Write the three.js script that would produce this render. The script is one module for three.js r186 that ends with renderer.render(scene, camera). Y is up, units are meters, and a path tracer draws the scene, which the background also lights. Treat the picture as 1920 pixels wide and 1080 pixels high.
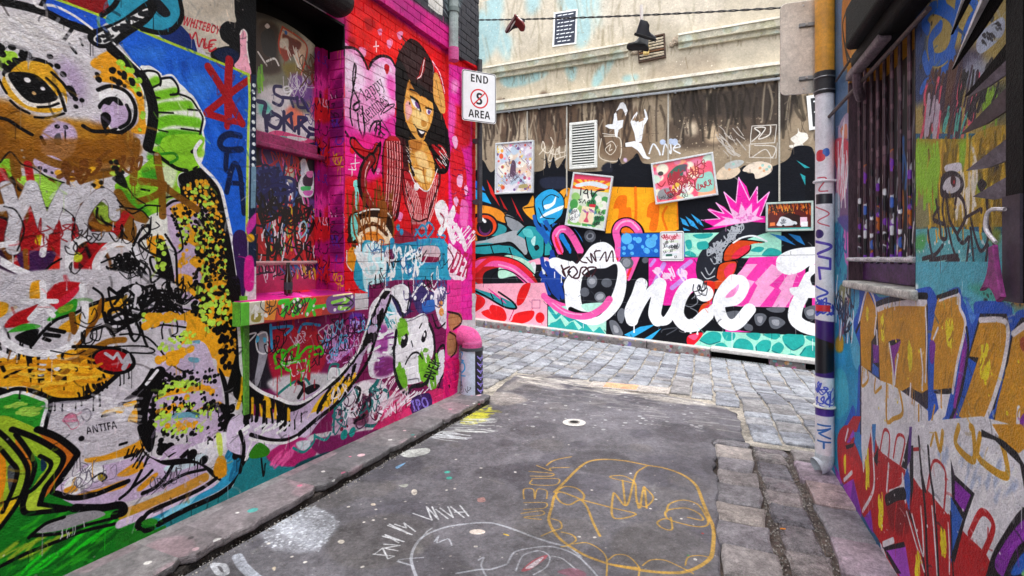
import * as THREE from 'three';
import { mergeGeometries } from 'three/addons/utils/BufferGeometryUtils.js';
import { RoundedBoxGeometry } from 'three/addons/geometries/RoundedBoxGeometry.js';

// ------------------------------------------------------------------ camera, sky, sun, exposure
const scene = new THREE.Scene();
const camera = new THREE.PerspectiveCamera(2 * Math.atan(540 / 975) * 180 / Math.PI, 16 / 9, 0.05, 200);
camera.position.set(0, 1.65, 0);
camera.rotation.y = Math.atan(440 / 975);
camera.setViewOffset(1920, 1080, 0, 55, 1920, 1080);      // rising-front lens shift: verticals stay upright
scene.add(camera);
const renderer = new THREE.WebGLRenderer({ antialias: true });
renderer.toneMapping = THREE.LinearToneMapping;
renderer.toneMappingExposure = 2.4;
renderer.shadowMap.enabled = true;
{ // even overcast sky, a little brighter overhead
  const w = 64, h = 32, d = new Float32Array(w * h * 4);
  for (let y = 0; y < h; y++) for (let x = 0; x < w; x++) {
    const up = Math.max(0, Math.sin((y + 0.5) / h * Math.PI - Math.PI / 2)), k = 0.95 + 0.45 * up, i = (y * w + x) * 4;
    d[i] = 0.97 * k; d[i + 1] = 1.0 * k; d[i + 2] = 1.06 * k; d[i + 3] = 1;
  }
  const t = new THREE.DataTexture(d, w, h, THREE.RGBAFormat, THREE.FloatType);
  t.mapping = THREE.EquirectangularReflectionMapping; t.magFilter = THREE.LinearFilter; t.needsUpdate = true;
  scene.background = t; scene.environment = t;
}
const sun = new THREE.DirectionalLight(new THREE.Color(1, 0.97, 0.92), 1.0);
sun.position.set(0.4, 12, -2.0); sun.target.position.set(-1.4, 0, -5);
sun.castShadow = true; sun.shadow.radius = 40;
Object.assign(sun.shadow.camera, { left: -12, right: 12, top: 12, bottom: -12, near: 0.5, far: 40 });
sun.shadow.mapSize.set(2048, 2048);
scene.add(sun, sun.target);

// ------------------------------------------------------------------ helpers
let seedState = 7;
const seed = (s) => { seedState = s >>> 0; };
const rnd = () => { seedState = (seedState + 0x6d2b79f5) | 0; let t = Math.imul(seedState ^ (seedState >>> 15), 1 | seedState); t = (t + Math.imul(t ^ (t >>> 7), 61 | t)) ^ t; return ((t ^ (t >>> 14)) >>> 0) / 4294967296; };
const rr = (a, b) => a + (b - a) * rnd();
const taken = {};
function numbered(name) { taken[name] = (taken[name] ?? -1) + 1; return taken[name] ? name + '_' + String(taken[name]).padStart(3, '0') : name; }
function shade(o) { o.traverse?.((m) => { if (m.isMesh) { m.castShadow = true; m.receiveShadow = true; } }); return o; }
function thing(name, label, category, pos = [0, 0, 0], group) {
  const o = new THREE.Group(); o.name = numbered(name); o.position.set(...pos); o.userData = { label, category }; if (group) o.userData.group = group; scene.add(o); return o;
}
function part(parent, name, geo, mat, pos, label) {
  const m = new THREE.Mesh(Array.isArray(geo) ? merge(geo) : geo, mat); m.name = name; m.castShadow = m.receiveShadow = true;
  if (pos) m.position.set(...pos); if (label) m.userData.label = label; parent.add(m); return m;
}
function single(name, label, category, geo, mat, group) { const m = part(scene, numbered(name), geo, mat); m.userData = { label, category }; if (group) m.userData.group = group; return m; }
function setting(name, geo, mat) { const m = part(scene, name, geo, mat); m.userData.kind = 'structure'; return m; }
function merge(list) { return mergeGeometries(list.map((g) => { const q = g.index ? g.toNonIndexed() : g; for (const k of Object.keys(q.attributes)) if (!['position', 'normal', 'uv'].includes(k)) q.deleteAttribute(k); return q; })); }
const box = (w, h, d, x = 0, y = 0, z = 0) => new THREE.BoxGeometry(w, h, d).translate(x, y, z);
const rbox = (w, h, d, r, x = 0, y = 0, z = 0) => new RoundedBoxGeometry(w, h, d, 2, r).translate(x, y, z);
const span = (x0, x1, y0, y1, z0, z1) => box(x1 - x0, y1 - y0, z1 - z0, (x0 + x1) / 2, (y0 + y1) / 2, (z0 + z1) / 2);
const V = (x, y, z) => new THREE.Vector3(x, y, z);
function rod(a, b, r, seg = 12, r2 = r) { const d = b.clone().sub(a), g = new THREE.CylinderGeometry(r2, r, d.length(), seg); g.applyQuaternion(new THREE.Quaternion().setFromUnitVectors(V(0, 1, 0), d.clone().normalize())); return g.translate((a.x + b.x) / 2, (a.y + b.y) / 2, (a.z + b.z) / 2); }
const tube = (pts, r, n = 24, seg = 10) => new THREE.TubeGeometry(new THREE.CatmullRomCurve3(pts), n, r, seg);
/** uv from any two world-ish coordinates */
function mapUV(g, fu, fv) { const p = g.attributes.position, uv = new Float32Array(p.count * 2); for (let i = 0; i < p.count; i++) { uv[2 * i] = fu(p.getX(i), p.getY(i), p.getZ(i)); uv[2 * i + 1] = fv(p.getX(i), p.getY(i), p.getZ(i)); } g.setAttribute('uv', new THREE.BufferAttribute(uv, 2)); return g; }
/** box projection in metres */
function metreUV(g, s = 1) {
  if (g.index) g = g.toNonIndexed(); g.computeVertexNormals(); const p = g.attributes.position, n = g.attributes.normal, uv = new Float32Array(p.count * 2);
  for (let i = 0; i < p.count; i++) { const ax = Math.abs(n.getX(i)), ay = Math.abs(n.getY(i)), az = Math.abs(n.getZ(i)); const x = p.getX(i), y = p.getY(i), z = p.getZ(i);
    uv[2 * i] = (ax >= ay && ax >= az ? z : x) * s; uv[2 * i + 1] = (ay > ax && ay > az ? z : y) * s; }
  g.setAttribute('uv', new THREE.BufferAttribute(uv, 2)); return g;
}
/** a block with a chamfered, slightly domed face, from four corners in the plane of `frame(u, v, h)` */
function block(frame, c, h, bevel, uvOf, dome = 0, base = -0.02, hj = 0) {
  const n = c.length, cx = c.reduce((a, p) => a + p[0], 0) / n, cy = c.reduce((a, p) => a + p[1], 0) / n;
  const out = c.map((p) => frame(p[0], p[1], base)), mid = c.map((p) => frame(p[0], p[1], h - bevel)), top = c.map((p) => { const l = Math.hypot(p[0] - cx, p[1] - cy), k = 1 - bevel * 1.3 / l; return [cx + (p[0] - cx) * k, cy + (p[1] - cy) * k]; });
  const th = top.map(() => h + (hj ? rr(-hj, hj) : 0)), tp = top.map((p, i) => frame(p[0], p[1], th[i])), ce = frame(cx, cy, h + dome);
  const P = [], U = [], tri = (a, b, d, ua, ub, ud) => { P.push(...a, ...b, ...d); U.push(...ua, ...ub, ...ud); }, uv = (p) => uvOf(p[0], p[1]);
  const A = frame(0, 0, 0), X = frame(1e-3, 0, 0), Y = frame(0, 1e-3, 0), Z = frame(0, 0, 1e-3), s = (q) => [q[0] - A[0], q[1] - A[1], q[2] - A[2]], [x, y, z] = [s(X), s(Y), s(Z)];
  const det = x[0] * (y[1] * z[2] - y[2] * z[1]) - x[1] * (y[0] * z[2] - y[2] * z[0]) + x[2] * (y[0] * z[1] - y[1] * z[0]);
  const quad = (a, b, d, e, ua, ub, ud, ue) => { if (det > 0) { tri(a, b, d, ua, ub, ud); tri(a, d, e, ua, ud, ue); } else { tri(a, d, b, ua, ud, ub); tri(a, e, d, ua, ue, ud); } };
  for (let i = 0; i < n; i++) { const j = (i + 1) % n;
    quad(out[i], out[j], mid[j], mid[i], uv(c[i]), uv(c[j]), uv(c[j]), uv(c[i]));
    quad(mid[i], mid[j], tp[j], tp[i], uv(c[i]), uv(c[j]), uv(top[j]), uv(top[i]));
    if (det > 0) tri(tp[i], tp[j], ce, uv(top[i]), uv(top[j]), uv([cx, cy])); else tri(tp[j], tp[i], ce, uv(top[j]), uv(top[i]), uv([cx, cy]));
  }
  const g = new THREE.BufferGeometry(); g.setAttribute('position', new THREE.Float32BufferAttribute(P, 3)); g.setAttribute('uv', new THREE.Float32BufferAttribute(U, 2)); g.computeVertexNormals(); return g;
}
/** the same outline with every side broken once, so that no two stones are alike */
const rugged = (c, j, cut = 0.03) => c.flatMap((p, i) => { const q = c[(i + 1) % c.length], k = rr(0.3, 0.7); return [[p[0] + (c[(i + 2) % 4][0] - p[0]) * rr(0, cut), p[1] + (c[(i + 2) % 4][1] - p[1]) * rr(0, cut)], [p[0] + (q[0] - p[0]) * k + rr(-j, j), p[1] + (q[1] - p[1]) * k + rr(-j, j)]]; });
// ---- tileable noise
function valueNoise(n, cells, s) {
  seed(s); const g = new Float32Array(cells * cells).map(() => rnd()), out = new Float32Array(n * n), f = (t) => t * t * (3 - 2 * t);
  for (let y = 0; y < n; y++) for (let x = 0; x < n; x++) { const gx = x / n * cells, gy = y / n * cells, ix = Math.floor(gx), iy = Math.floor(gy), a = f(gx - ix), b = f(gy - iy), q = (i, j) => g[((iy + j) % cells) * cells + (ix + i) % cells];
    out[y * n + x] = (q(0, 0) * (1 - a) + q(1, 0) * a) * (1 - b) + (q(0, 1) * (1 - a) + q(1, 1) * a) * b; }
  return out;
}
function layers(n, list, s) { const out = new Float32Array(n * n); let sum = 0; list.forEach(([c, w], i) => { const v = valueNoise(n, c, s + i * 11); sum += w; for (let k = 0; k < out.length; k++) out[k] += v[k] * w; }); for (let k = 0; k < out.length; k++) out[k] /= sum; return out; }
function texOf(n, fn, srgb = false) { const d = new Uint8Array(n * n * 4); for (let i = 0; i < n * n; i++) { const c = fn(i); d[4 * i] = c[0]; d[4 * i + 1] = c[1]; d[4 * i + 2] = c[2]; d[4 * i + 3] = 255; } const t = new THREE.DataTexture(d, n, n); t.wrapS = t.wrapT = THREE.RepeatWrapping; t.magFilter = THREE.LinearFilter; t.minFilter = THREE.LinearMipmapLinearFilter; t.generateMipmaps = true; if (srgb) t.colorSpace = THREE.SRGBColorSpace; t.needsUpdate = true; return t; }
const N = 512;
const roughA = layers(N, [[8, 1], [32, 1], [96, 1.2], [256, 1.2]], 3), coarseA = layers(N, [[4, 2], [9, 1.5], [24, 1], [80, 0.5]], 71), stoneA = layers(N, [[6, 1], [20, 1], [60, 1], [200, 1.4]], 33);
const bumpTex = texOf(N, (i) => { const v = 255 * roughA[i]; return [v, v, v]; }), coarseTex = texOf(N, (i) => { const v = 255 * coarseA[i]; return [v, v, v]; }), stoneBump = texOf(N, (i) => { const v = 255 * stoneA[i]; return [v, v, v]; });
const greys = {}, grey = (amp) => greys[Math.round(amp * 10)] ??= texOf(N, (i) => { const k = 255 * 0.72 * (1 + amp * (2 * stoneA[i] - 1) * 1.6 + amp * (2 * coarseA[i] - 1)), v = Math.max(0, Math.min(255, k)); return [v, v, v]; }, true);
const tint = (rgb) => { const c = new THREE.Color().setRGB(rgb[0] / 255, rgb[1] / 255, rgb[2] / 255, THREE.SRGBColorSpace); return c.multiplyScalar(1 / 0.477); };   // 0.477: mean of the grey map, linear
const stone = (rgb, amp, o = {}, s = 1) => mat({ color: tint(rgb), map: s === 1 ? grey(amp) : rep(grey(amp), s), ...o });
const rep = (t, x, y = x) => { const c = t.clone(); c.repeat.set(x, y); c.needsUpdate = true; return c; };
const mat = (o) => new THREE.MeshStandardMaterial({ roughness: 0.85, ...o });
const mural = (o) => new THREE.MeshPhysicalMaterial({ roughness: 0.6, specularIntensity: 0.22, ...o });
const paint = (hex, rough = 0.6, o = {}) => mat({ color: hex, roughness: rough, ...o });
const worn = (rgb, amp, rough = 0.85, s = 1, bump = 0.003) => stone(rgb, amp, { bumpMap: rep(bumpTex, s * 1.5), bumpScale: bump, roughness: rough }, s);

// ------------------------------------------------------------------ painting on a wall, in millimetres of that wall
let ctx, board;
function canvasFor(u0, u1, v0, v1, width, base) {
  const c = document.createElement('canvas'), k = width / (u1 - u0); c.width = width; c.height = Math.round((v1 - v0) * k); ctx = c.getContext('2d');
  ctx.fillStyle = base; ctx.fillRect(0, 0, c.width, c.height); ctx.lineCap = ctx.lineJoin = 'round';
  board = { c, k: k / 1000, u0: u0 * 1000, v1: v1 * 1000, blur: 0, w: u1 - u0, h: v1 - v0, uv: [(u) => (u - u0) / (u1 - u0), (v) => (v - v0) / (v1 - v0)] }; seed(width + Math.round(u0 * 10)); return board;
}
const X_ = (x) => (x - board.u0) * board.k, Y_ = (y) => (board.v1 - y) * board.k;
const opacity = (a) => { ctx.globalAlpha = a; }, soft = (mm) => { board.blur = mm; ctx.filter = mm > 0 ? `blur(${Math.max(0.3, mm * board.k * 0.5).toFixed(2)}px)` : 'none'; };
function trace(p, closed, smooth) {
  const n = p.length / 2, q = (i) => { const j = closed ? (i + n) % n : Math.max(0, Math.min(n - 1, i)); return [X_(p[2 * j]), Y_(p[2 * j + 1])]; };
  ctx.beginPath(); ctx.moveTo(...q(0));
  for (let i = 0; i < (closed ? n : n - 1); i++) { const b = q(i + 1); if (!smooth) { ctx.lineTo(...b); continue; } const z = q(i - 1), a = q(i), c = q(i + 2);
    ctx.bezierCurveTo(a[0] + (b[0] - z[0]) / 6, a[1] + (b[1] - z[1]) / 6, b[0] - (c[0] - a[0]) / 6, b[1] - (c[1] - a[1]) / 6, b[0], b[1]); }
  if (closed) ctx.closePath();
}
function within(p, pad, f) {
  if (!board.blur) { f(); return; } let a = 1e9, b = -1e9, c = 1e9, d = -1e9; for (let i = 0; i < p.length; i += 2) { a = Math.min(a, X_(p[i])); b = Math.max(b, X_(p[i])); c = Math.min(c, Y_(p[i + 1])); d = Math.max(d, Y_(p[i + 1])); }
  const m = pad * board.k + board.blur * board.k * 1.6 + 8 + (b - a + d - c) * 0.12; ctx.save(); ctx.beginPath(); ctx.rect(a - m, c - m, b - a + 2 * m, d - c + 2 * m); const fl = ctx.filter; ctx.filter = 'none'; ctx.clip(); ctx.filter = fl; f(); ctx.restore();
}
const blob = (col, p) => within(p, 0, () => { trace(p, true, true); ctx.fillStyle = col; ctx.fill(); });
const poly = (col, p) => within(p, 0, () => { trace(p, true, false); ctx.fillStyle = col; ctx.fill(); });
const curve = (col, w, p) => within(p, w, () => { trace(p, false, true); ctx.strokeStyle = col; ctx.lineWidth = w * board.k; ctx.stroke(); });
const line = (col, w, p) => within(p, w, () => { trace(p, false, false); ctx.strokeStyle = col; ctx.lineWidth = w * board.k; ctx.stroke(); });
function oval(col, x, y, ax, ay, bx, by) { ctx.save(); ctx.transform(ax * board.k, -ay * board.k, bx * board.k, -by * board.k, X_(x), Y_(y)); ctx.beginPath(); ctx.arc(0, 0, 1, 0, 7); ctx.restore(); ctx.fillStyle = col; ctx.fill(); }
function spot(col, x, y, r) { const a = r * board.k * rr(0.8, 1.1), b = r * board.k * rr(0.85, 1.15), t = rr(0, 3); within([x, y], r * 1.3, () => { ctx.fillStyle = col; ctx.beginPath(); ctx.ellipse(X_(x), Y_(y), a, b, t, 0, 7); ctx.fill(); }); }
const dots = (col, r, p) => { for (let i = 0; i < p.length; i += 2) spot(col, p[i], p[i + 1], r); };
function inside(p, x, y) { let r = false; for (let i = 0, n = p.length / 2, j = n - 1; i < n; j = i++) { const xi = p[2 * i], yi = p[2 * i + 1], xj = p[2 * j], yj = p[2 * j + 1]; if ((yi > y) !== (yj > y) && x < (xj - xi) * (y - yi) / (yj - yi) + xi) r = !r; } return r; }
function randomIn(p) { let a = 1e9, b = -1e9, c = 1e9, d = -1e9; for (let i = 0; i < p.length; i += 2) { a = Math.min(a, p[i]); b = Math.max(b, p[i]); c = Math.min(c, p[i + 1]); d = Math.max(d, p[i + 1]); } for (let t = 0; t < 40; t++) { const x = rr(a, b), y = rr(c, d); if (inside(p, x, y)) return [x, y]; } return [(a + b) / 2, (c + d) / 2]; }
const scatter = (col, n, r0, r1, p) => { for (let i = 0; i < n; i++) { const [x, y] = randomIn(p); spot(col, x, y, rr(r0, r1)); } };
const scribble = (col, n, w, s, p) => { for (let i = 0; i < n; i++) { const [x, y] = randomIn(p), q = [], ph = rr(0, 6), st = rr(1.5, 2.6), k0 = rr(0.14, 0.3), m = 6 + (i % 4); for (let k = 0; k < m; k++) q.push(x + (k - m / 2) * s * 0.13 + Math.cos(k * st + ph) * s * k0, y + Math.sin(k * st + ph) * s * rr(0.2, 0.5) + (k - m / 2) * s * 0.03); curve(col, w * rr(0.7, 1.1), q); } };
/** strokes of about one direction; the angle is measured on the wall, clockwise from the reading direction */
const hatch = (col, n, w, s, deg, p) => { for (let i = 0; i < n; i++) { const [x, y] = randomIn(p), a = (deg + rr(-12, 12)) * Math.PI / 180, l = s * rr(0.3, 0.7), dx = Math.cos(a) * l, dy = -Math.sin(a) * l, j = rr(-0.12, 0.12) * s; curve(col, w * rr(0.6, 1.2), [x - dx, y - dy, x + j * Math.sin(a), y + j * Math.cos(a), x + dx, y + dy]); } };
const drips = (col, w, s, p) => { for (let i = 0; i < p.length; i += 2) { const l = s * rr(0.4, 1.1); line(col, w, [p[i], p[i + 1], p[i] + rr(-3, 3), p[i + 1] - l]); spot(col, p[i], p[i + 1] - l, w * 0.7); } };
function words(col, font, x, y, ax, ay, bx, by, str) {
  const f = { sans: 'bold 100px sans-serif', italic_serif: 'italic 100px serif', serif: 'bold 100px serif', plain: '100px sans-serif' }[font] ?? 'bold 100px sans-serif';
  ctx.save(); ctx.font = f; const w = ctx.measureText(str).width, k = board.k; ctx.transform(ax * k / w, -ay * k / w, -bx * k / 72, by * k / 72, X_(x), Y_(y)); ctx.fillStyle = col; ctx.fillText(str, 0, 0); ctx.restore();
}
/** brush and spray marks: short strokes that pick up the paint already there and carry it a little way, lighter or darker by a shade */
function brushwork(n, len, w, amp, alpha = 0.5) {
  soft(0); const { c } = board, d = ctx.getImageData(0, 0, c.width, c.height).data, k = board.k;
  for (let i = 0; i < n; i++) {
    const x = rnd() * c.width, y = rnd() * c.height, o = 4 * ((y | 0) * c.width + (x | 0)), f = 1 + rr(-amp, amp), t = rr(-6, 6), a = rr(0, 6.3), l = len * k * rr(0.3, 1), bend = rr(-0.5, 0.5);
    ctx.globalAlpha = alpha * rr(0.4, 1); ctx.strokeStyle = `rgb(${Math.min(255, d[o] * f + t) | 0},${Math.min(255, d[o + 1] * f) | 0},${Math.min(255, d[o + 2] * f - t) | 0})`; ctx.lineWidth = w * k * rr(0.4, 1.2);
    ctx.beginPath(); ctx.moveTo(x, y); ctx.quadraticCurveTo(x + Math.cos(a + bend) * l * 0.5, y + Math.sin(a + bend) * l * 0.5, x + Math.cos(a) * l, y + Math.sin(a) * l); ctx.stroke();
  }
  ctx.globalAlpha = 1;
}
/** runs: thin drips of the paint already there */
function runs(n, len, w) {
  soft(0); const { c } = board, d = ctx.getImageData(0, 0, c.width, c.height).data, k = board.k;
  for (let i = 0; i < n; i++) { const x = rnd() * c.width, y = rnd() * c.height, o = 4 * ((y | 0) * c.width + (x | 0)), l = len * k * rr(0.2, 1); ctx.globalAlpha = rr(0.5, 0.95); ctx.strokeStyle = `rgb(${d[o]},${d[o + 1]},${d[o + 2]})`; ctx.lineWidth = w * k * rr(0.5, 1); ctx.beginPath(); ctx.moveTo(x, y); ctx.lineTo(x + rr(-1, 1), y + l); ctx.stroke(); }
  ctx.globalAlpha = 1;
}
/** grain and patchiness of old paint, then a texture of the finished board */
function finish(grain = 0.1, patch = 0.1, chips = 0) {
  soft(0); opacity(1);
  if (chips) for (let i = 0; i < chips; i++) { ctx.globalAlpha = rr(0.2, 0.7); const g = rr(110, 235) | 0; spot(`rgb(${g},${g - 6},${g - 10})`, board.u0 + rr(0, 1000 * board.w), board.v1 - rr(0, 1000 * board.h), rr(1, 6)); }
  ctx.globalAlpha = 1; const { c } = board, im = ctx.getImageData(0, 0, c.width, c.height), d = im.data;
  for (let y = 0, i = 0; y < c.height; y++) for (let x = 0; x < c.width; x++, i += 4) { const k = 1 + grain * (2 * roughA[(y % N) * N + x % N] - 1) * 1.6 + patch * (2 * coarseA[((y >> 1) % N) * N + (x >> 1) % N] - 1); d[i] *= k; d[i + 1] *= k; d[i + 2] *= k; }
  ctx.putImageData(im, 0, 0);
  const t = new THREE.CanvasTexture(c); t.colorSpace = THREE.SRGBColorSpace; t.anisotropy = 8; return t;
}

// ------------------------------------------------------------------ ground
const street = (x, z) => { const t = Math.min(1, Math.max(0, (-6.3 - z) / 2.6)), k = t * t * (3 - 2 * t); return (-0.063 * (x + 1.98) - 0.115) * k; };
const G = (u, v, h) => [u, street(u, -v) + h, -v];
const asphaltEdge = [[-2.665, -0.2], [-2.67, -5.32], [-2.78, -5.5], [-2.9, -6.1], [-2.98, -6.75], [-2.55, -6.98], [-2.12, -6.92], [-1.7, -6.6], [-1.28, -6.46], [-0.9, -6.5], [-0.5, -6.38], [-0.2, -6.2], [-0.1, -6.05], [-0.07, -5.7], [-0.03, -5.2], [-0.28, -5.1], [-0.24, -4.5], [-0.2, -3.9], [-0.16, -3.3], [-0.12, -2.7], [0.02, -0.2]];
const brokenEdge = (() => { seed(77); const o = []; for (let i = 0; i < asphaltEdge.length; i++) { const a = asphaltEdge[i], b = asphaltEdge[(i + 1) % asphaltEdge.length], l = Math.hypot(b[0] - a[0], b[1] - a[1]), n = i === 0 || i === asphaltEdge.length - 1 ? 1 : Math.max(1, Math.round(l / 0.09)); for (let k = 0; k < n; k++) { const t = k / n, w = k ? 0.022 : 0.006; o.push([a[0] + (b[0] - a[0]) * t + rr(-w, w), a[1] + (b[1] - a[1]) * t + rr(-w, w)]); } } return o; })();
const inAsphalt = (x, z) => inside(asphaltEdge.flat(), x, z);
canvasFor(-3.1, 0.3, 0.2, 7.1, 1000, '#5e5c61');
{ // tarmac: binder, worn stone grit, pale scuffs
  soft(26); opacity(0.5); for (let i = 0; i < 150; i++) spot(['#38363a', '#605e63', '#5a5654', '#45434a'][i % 4], rr(-3100, 300), rr(200, 7100), rr(60, 320));
  soft(0); for (let i = 0; i < 16000; i++) { opacity(rr(0.15, 0.6)); const g = rr(40, 150) | 0; spot(`rgb(${g},${g - 2},${g})`, rr(-3100, 300), rr(200, 7100), rr(2, 6)); }
  opacity(0.45); soft(10); for (let i = 0; i < 60; i++) { const x = rr(-2800, -100), y = rr(5300, 6900); curve('#a6a49f', rr(8, 40), [x, y, x + rr(40, 260), y + rr(-30, 30)]); }
  opacity(0.3); for (let i = 0; i < 50; i++) { const x = rr(-2600, -200), y = rr(1500, 5200); curve(['#8b8a86', '#3f3d42', '#7d7a70'][i % 3], rr(6, 40), [x, y, x + rr(-150, 150), y + rr(-120, 120)]); }
  soft(0); opacity(0.55); for (let i = 0; i < 120; i++) spot(['#cfc8bf', '#c3bdb4', '#b7a99a', '#d8d2ca'][i % 4], rr(-2650, -150), rr(1300, 6500), rr(3, 8));
  opacity(1);
}
soft(23);
opacity(.45);
blob('#d2d8e2',[-2721,2411,-2721,2507,-2652,2599,-2485,2594,-2313,2504,-2249,2347,-2263,2217,-2442,2260,-2636,2306]);
opacity(.35);
blob('#c6ccd6',[-2710,2272,-2620,2457,-2292,2393,-2215,2210,-2442,2136]);
soft(0);
opacity(.5);
scatter('#dfe4ec',260,3,10,[-2775,2387,-2648,2642,-2309,2524,-2188,2222,-2534,2125]);
opacity(.8);
curve('#cfd3da',28,[-2616,1889,-2524,1853,-2485,1870,-2563,1913,-2627,1897]);
curve('#aab0bc',55,[-2576,2003,-2472,1954,-2371,1922,-2284,1899]);
opacity(.85);
line('#d6d8dc',9,[-1901,2329,-1780,2362,-1798,2326,-1892,2400,-1894,2332]);
line('#d6d8dc',9,[-1912,2436,-1819,2463,-1885,2403,-1796,2413]);
line('#d6d8dc',10,[-1974,2503,-1821,2505,-1969,2522,-1843,2483]);
line('#d6d8dc',10,[-2023,2617,-1824,2588,-2025,2634,-1854,2590]);
line('#d6d8dc',10,[-1995,2647,-1899,2638,-1952,2685,-1828,2628]);
line('#d6d8dc',11,[-1969,2808,-1811,2785,-1941,2920,-1777,2809,-1908,2935]);
line('#d6d8dc',11,[-1864,2914,-1728,2841]);
line('#d6d8dc',11,[-1850,2941,-1706,2869,-1811,2978]);
line('#d6d8dc',11,[-1795,2986,-1643,2897]);
line('#d6d8dc',11,[-1748,3027,-1625,2925]);
line('#d6d8dc',11,[-1733,2933,-1662,2966]);
opacity(.6);
curve('#b9bec6',17,[-1567,2259,-1674,2369,-1734,2486,-1750,2605,-1698,2729,-1602,2825,-1474,2901,-1384,2906,-1268,2889,-1144,2862,-1031,2849,-915,2841,-833,2776]);
curve('#b9bec6',11,[-1747,2573,-1761,2649,-1757,2702]);
curve('#b9bec6',9,[-1736,2327,-1641,2329,-1737,2340,-1628,2417]);
curve('#b9bec6',10,[-1660,2581,-1670,2640,-1638,2575,-1604,2638,-1546,2586]);
curve('#b9bec6',13,[-1389,2365,-1291,2447,-1239,2471,-1182,2549]);
curve('#b9bec6',11,[-1338,2520,-1323,2555,-1301,2482,-1227,2400]);
opacity(.5);
hatch('#ccd0d4',20,21,300,-10,[-2707,4209,-2495,4347,-2402,4185,-2521,4053]);
soft(49);
opacity(.55);
blob('#b9b3a7',[-2808,5937,-2871,6727,-2693,6994,-2495,6897,-2644,6565,-2670,5999]);
blob('#b9b3a7',[-2215,6759,-1917,6893,-1504,6675,-1143,6544,-1429,6345,-1880,6506]);
blob('#c3bcae',[-1281,6412,-868,6397,-365,6433,-132,6133,-352,6201,-928,6179]);
blob('#a9a39a',[-2714,6449,-2387,6597,-2087,6262,-2444,6251]);
blob('#b5aa9c',[-2890,5617,-2707,5838,-2327,5610,-2543,5270]);
soft(15);
opacity(.5);
hatch('#cfc8ba',40,40,434,2,[-2871,6727,-2082,6818,-365,6433,-349,6146,-1934,6331,-2656,6312]);
hatch('#8d8a88',30,30,390,2,[-2746,6434,-1934,6331,-349,6146,-321,5642,-1755,5745,-2595,5750]);
soft(0);
opacity(.5);
scatter('#c9c22c',180,10,31,[-2764,4787,-2743,5299,-2551,5152,-2416,4696,-2554,4450]);
opacity(.5);
hatch('#c9ccc8',30,21,281,-20,[-2707,4662,-2422,4890,-2291,4397,-2499,4303]);
hatch('#b9b420',16,31,232,-20,[-2727,4752,-2680,5209,-2502,4957,-2592,4570]);
opacity(.4);
scatter('#e3e5e2',90,8,24,[-2919,5604,-2394,6124,-362,6374,-301,5295,-2267,4407]);
opacity(.8);
curve('#b58a2e',16,[-795,3035,-874,3171,-970,3358,-1039,3432,-1084,3337,-1157,3357,-1222,3460,-1205,3585,-1119,3600,-1037,3521,-1022,3439]);
curve('#b58a2e',19,[-1022,3439,-1195,3495,-1217,3417,-1181,3263,-1145,3104,-1087,3004,-1003,2909,-919,2854,-809,2801,-699,2781,-641,2780,-525,2806]);
curve('#b58a2e',23,[-1238,3476,-1225,3675,-1207,3952,-1168,4118,-1069,4208,-913,4248,-718,4231,-594,4229,-446,4157,-336,4001,-273,3756,-227,3575,-186,3411,-176,3220,-181,3070,-234,2950,-301,2868,-383,2825,-488,2797,-641,2780]);
curve('#b58a2e',15,[-718,4231,-771,4065,-761,3859,-732,3486,-833,3613,-850,3605,-775,3289,-652,3392,-804,3412,-1022,3439]);
curve('#b58a2e',15,[-770,3855,-923,3875,-932,3911,-849,3948,-752,3863,-701,3650,-651,3481]);
curve('#b58a2e',15,[-643,3485,-677,3823,-603,3503]);
curve('#b58a2e',12,[-677,3823,-588,3679,-615,3518,-686,3570]);
curve('#b58a2e',14,[-843,3873,-740,3482]);
curve('#b58a2e',14,[-475,3501,-474,3623,-399,3721,-302,3700,-243,3567,-219,3449,-262,3394,-355,3387,-455,3415,-477,3520,-370,3608,-283,3568,-253,3488,-341,3485]);
curve('#b58a2e',13,[-430,3408,-478,3405,-509,3336,-469,3283,-415,3291,-442,3440]);
curve('#b58a2e',10,[-1126,3112,-1069,3101,-1035,3028,-1069,2978,-1114,2892]);
curve('#b58a2e',11,[-1020,2984,-952,2981,-912,2934,-937,2861,-968,2832]);
curve('#b58a2e',9,[-914,2887,-847,2932,-759,2896,-702,2821,-664,2667]);
curve('#b58a2e',9,[-692,2812,-664,2881,-600,2895,-527,2818,-512,2735]);
curve('#b58a2e',9,[-510,2839,-479,2908,-413,2938,-340,2916,-255,2876]);
curve('#b58a2e',9,[-301,2934,-295,3018,-243,3063,-181,3070]);
opacity(.75);
curve('#b58a2e',16,[-1455,3898,-1445,3993,-1404,4073,-1332,4153]);
curve('#b58a2e',13,[-1528,3865,-1390,3813,-1408,3861,-1278,3934]);
curve('#b58a2e',13,[-1537,3733,-1364,3770,-1356,3719,-1495,3657]);
curve('#b58a2e',12,[-1467,3616,-1294,3695,-1264,3607,-1327,3554,-1442,3527,-1459,3595]);
curve('#b58a2e',11,[-1395,3292,-1452,3426,-1391,3453,-1328,3323,-1365,3465,-1297,3472,-1253,3357]);
curve('#b58a2e',10,[-1372,3239,-1241,3298,-1222,3224,-1336,3152]);
curve('#b58a2e',10,[-1331,3096,-1225,3182,-1198,3136,-1295,3055,-1185,3077]);
opacity(.6);
curve('#b9bec6',12,[-1181,2564,-1189,2672,-1123,2747,-1017,2810,-885,2795,-788,2727,-708,2647]);
curve('#b9bec6',9,[-1112,2515,-1133,2655,-1071,2740,-998,2715,-977,2616,-1015,2521]);
curve('#c8cdd2',9,[-985,2722,-922,2721,-826,2657]);
opacity(.8);
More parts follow.
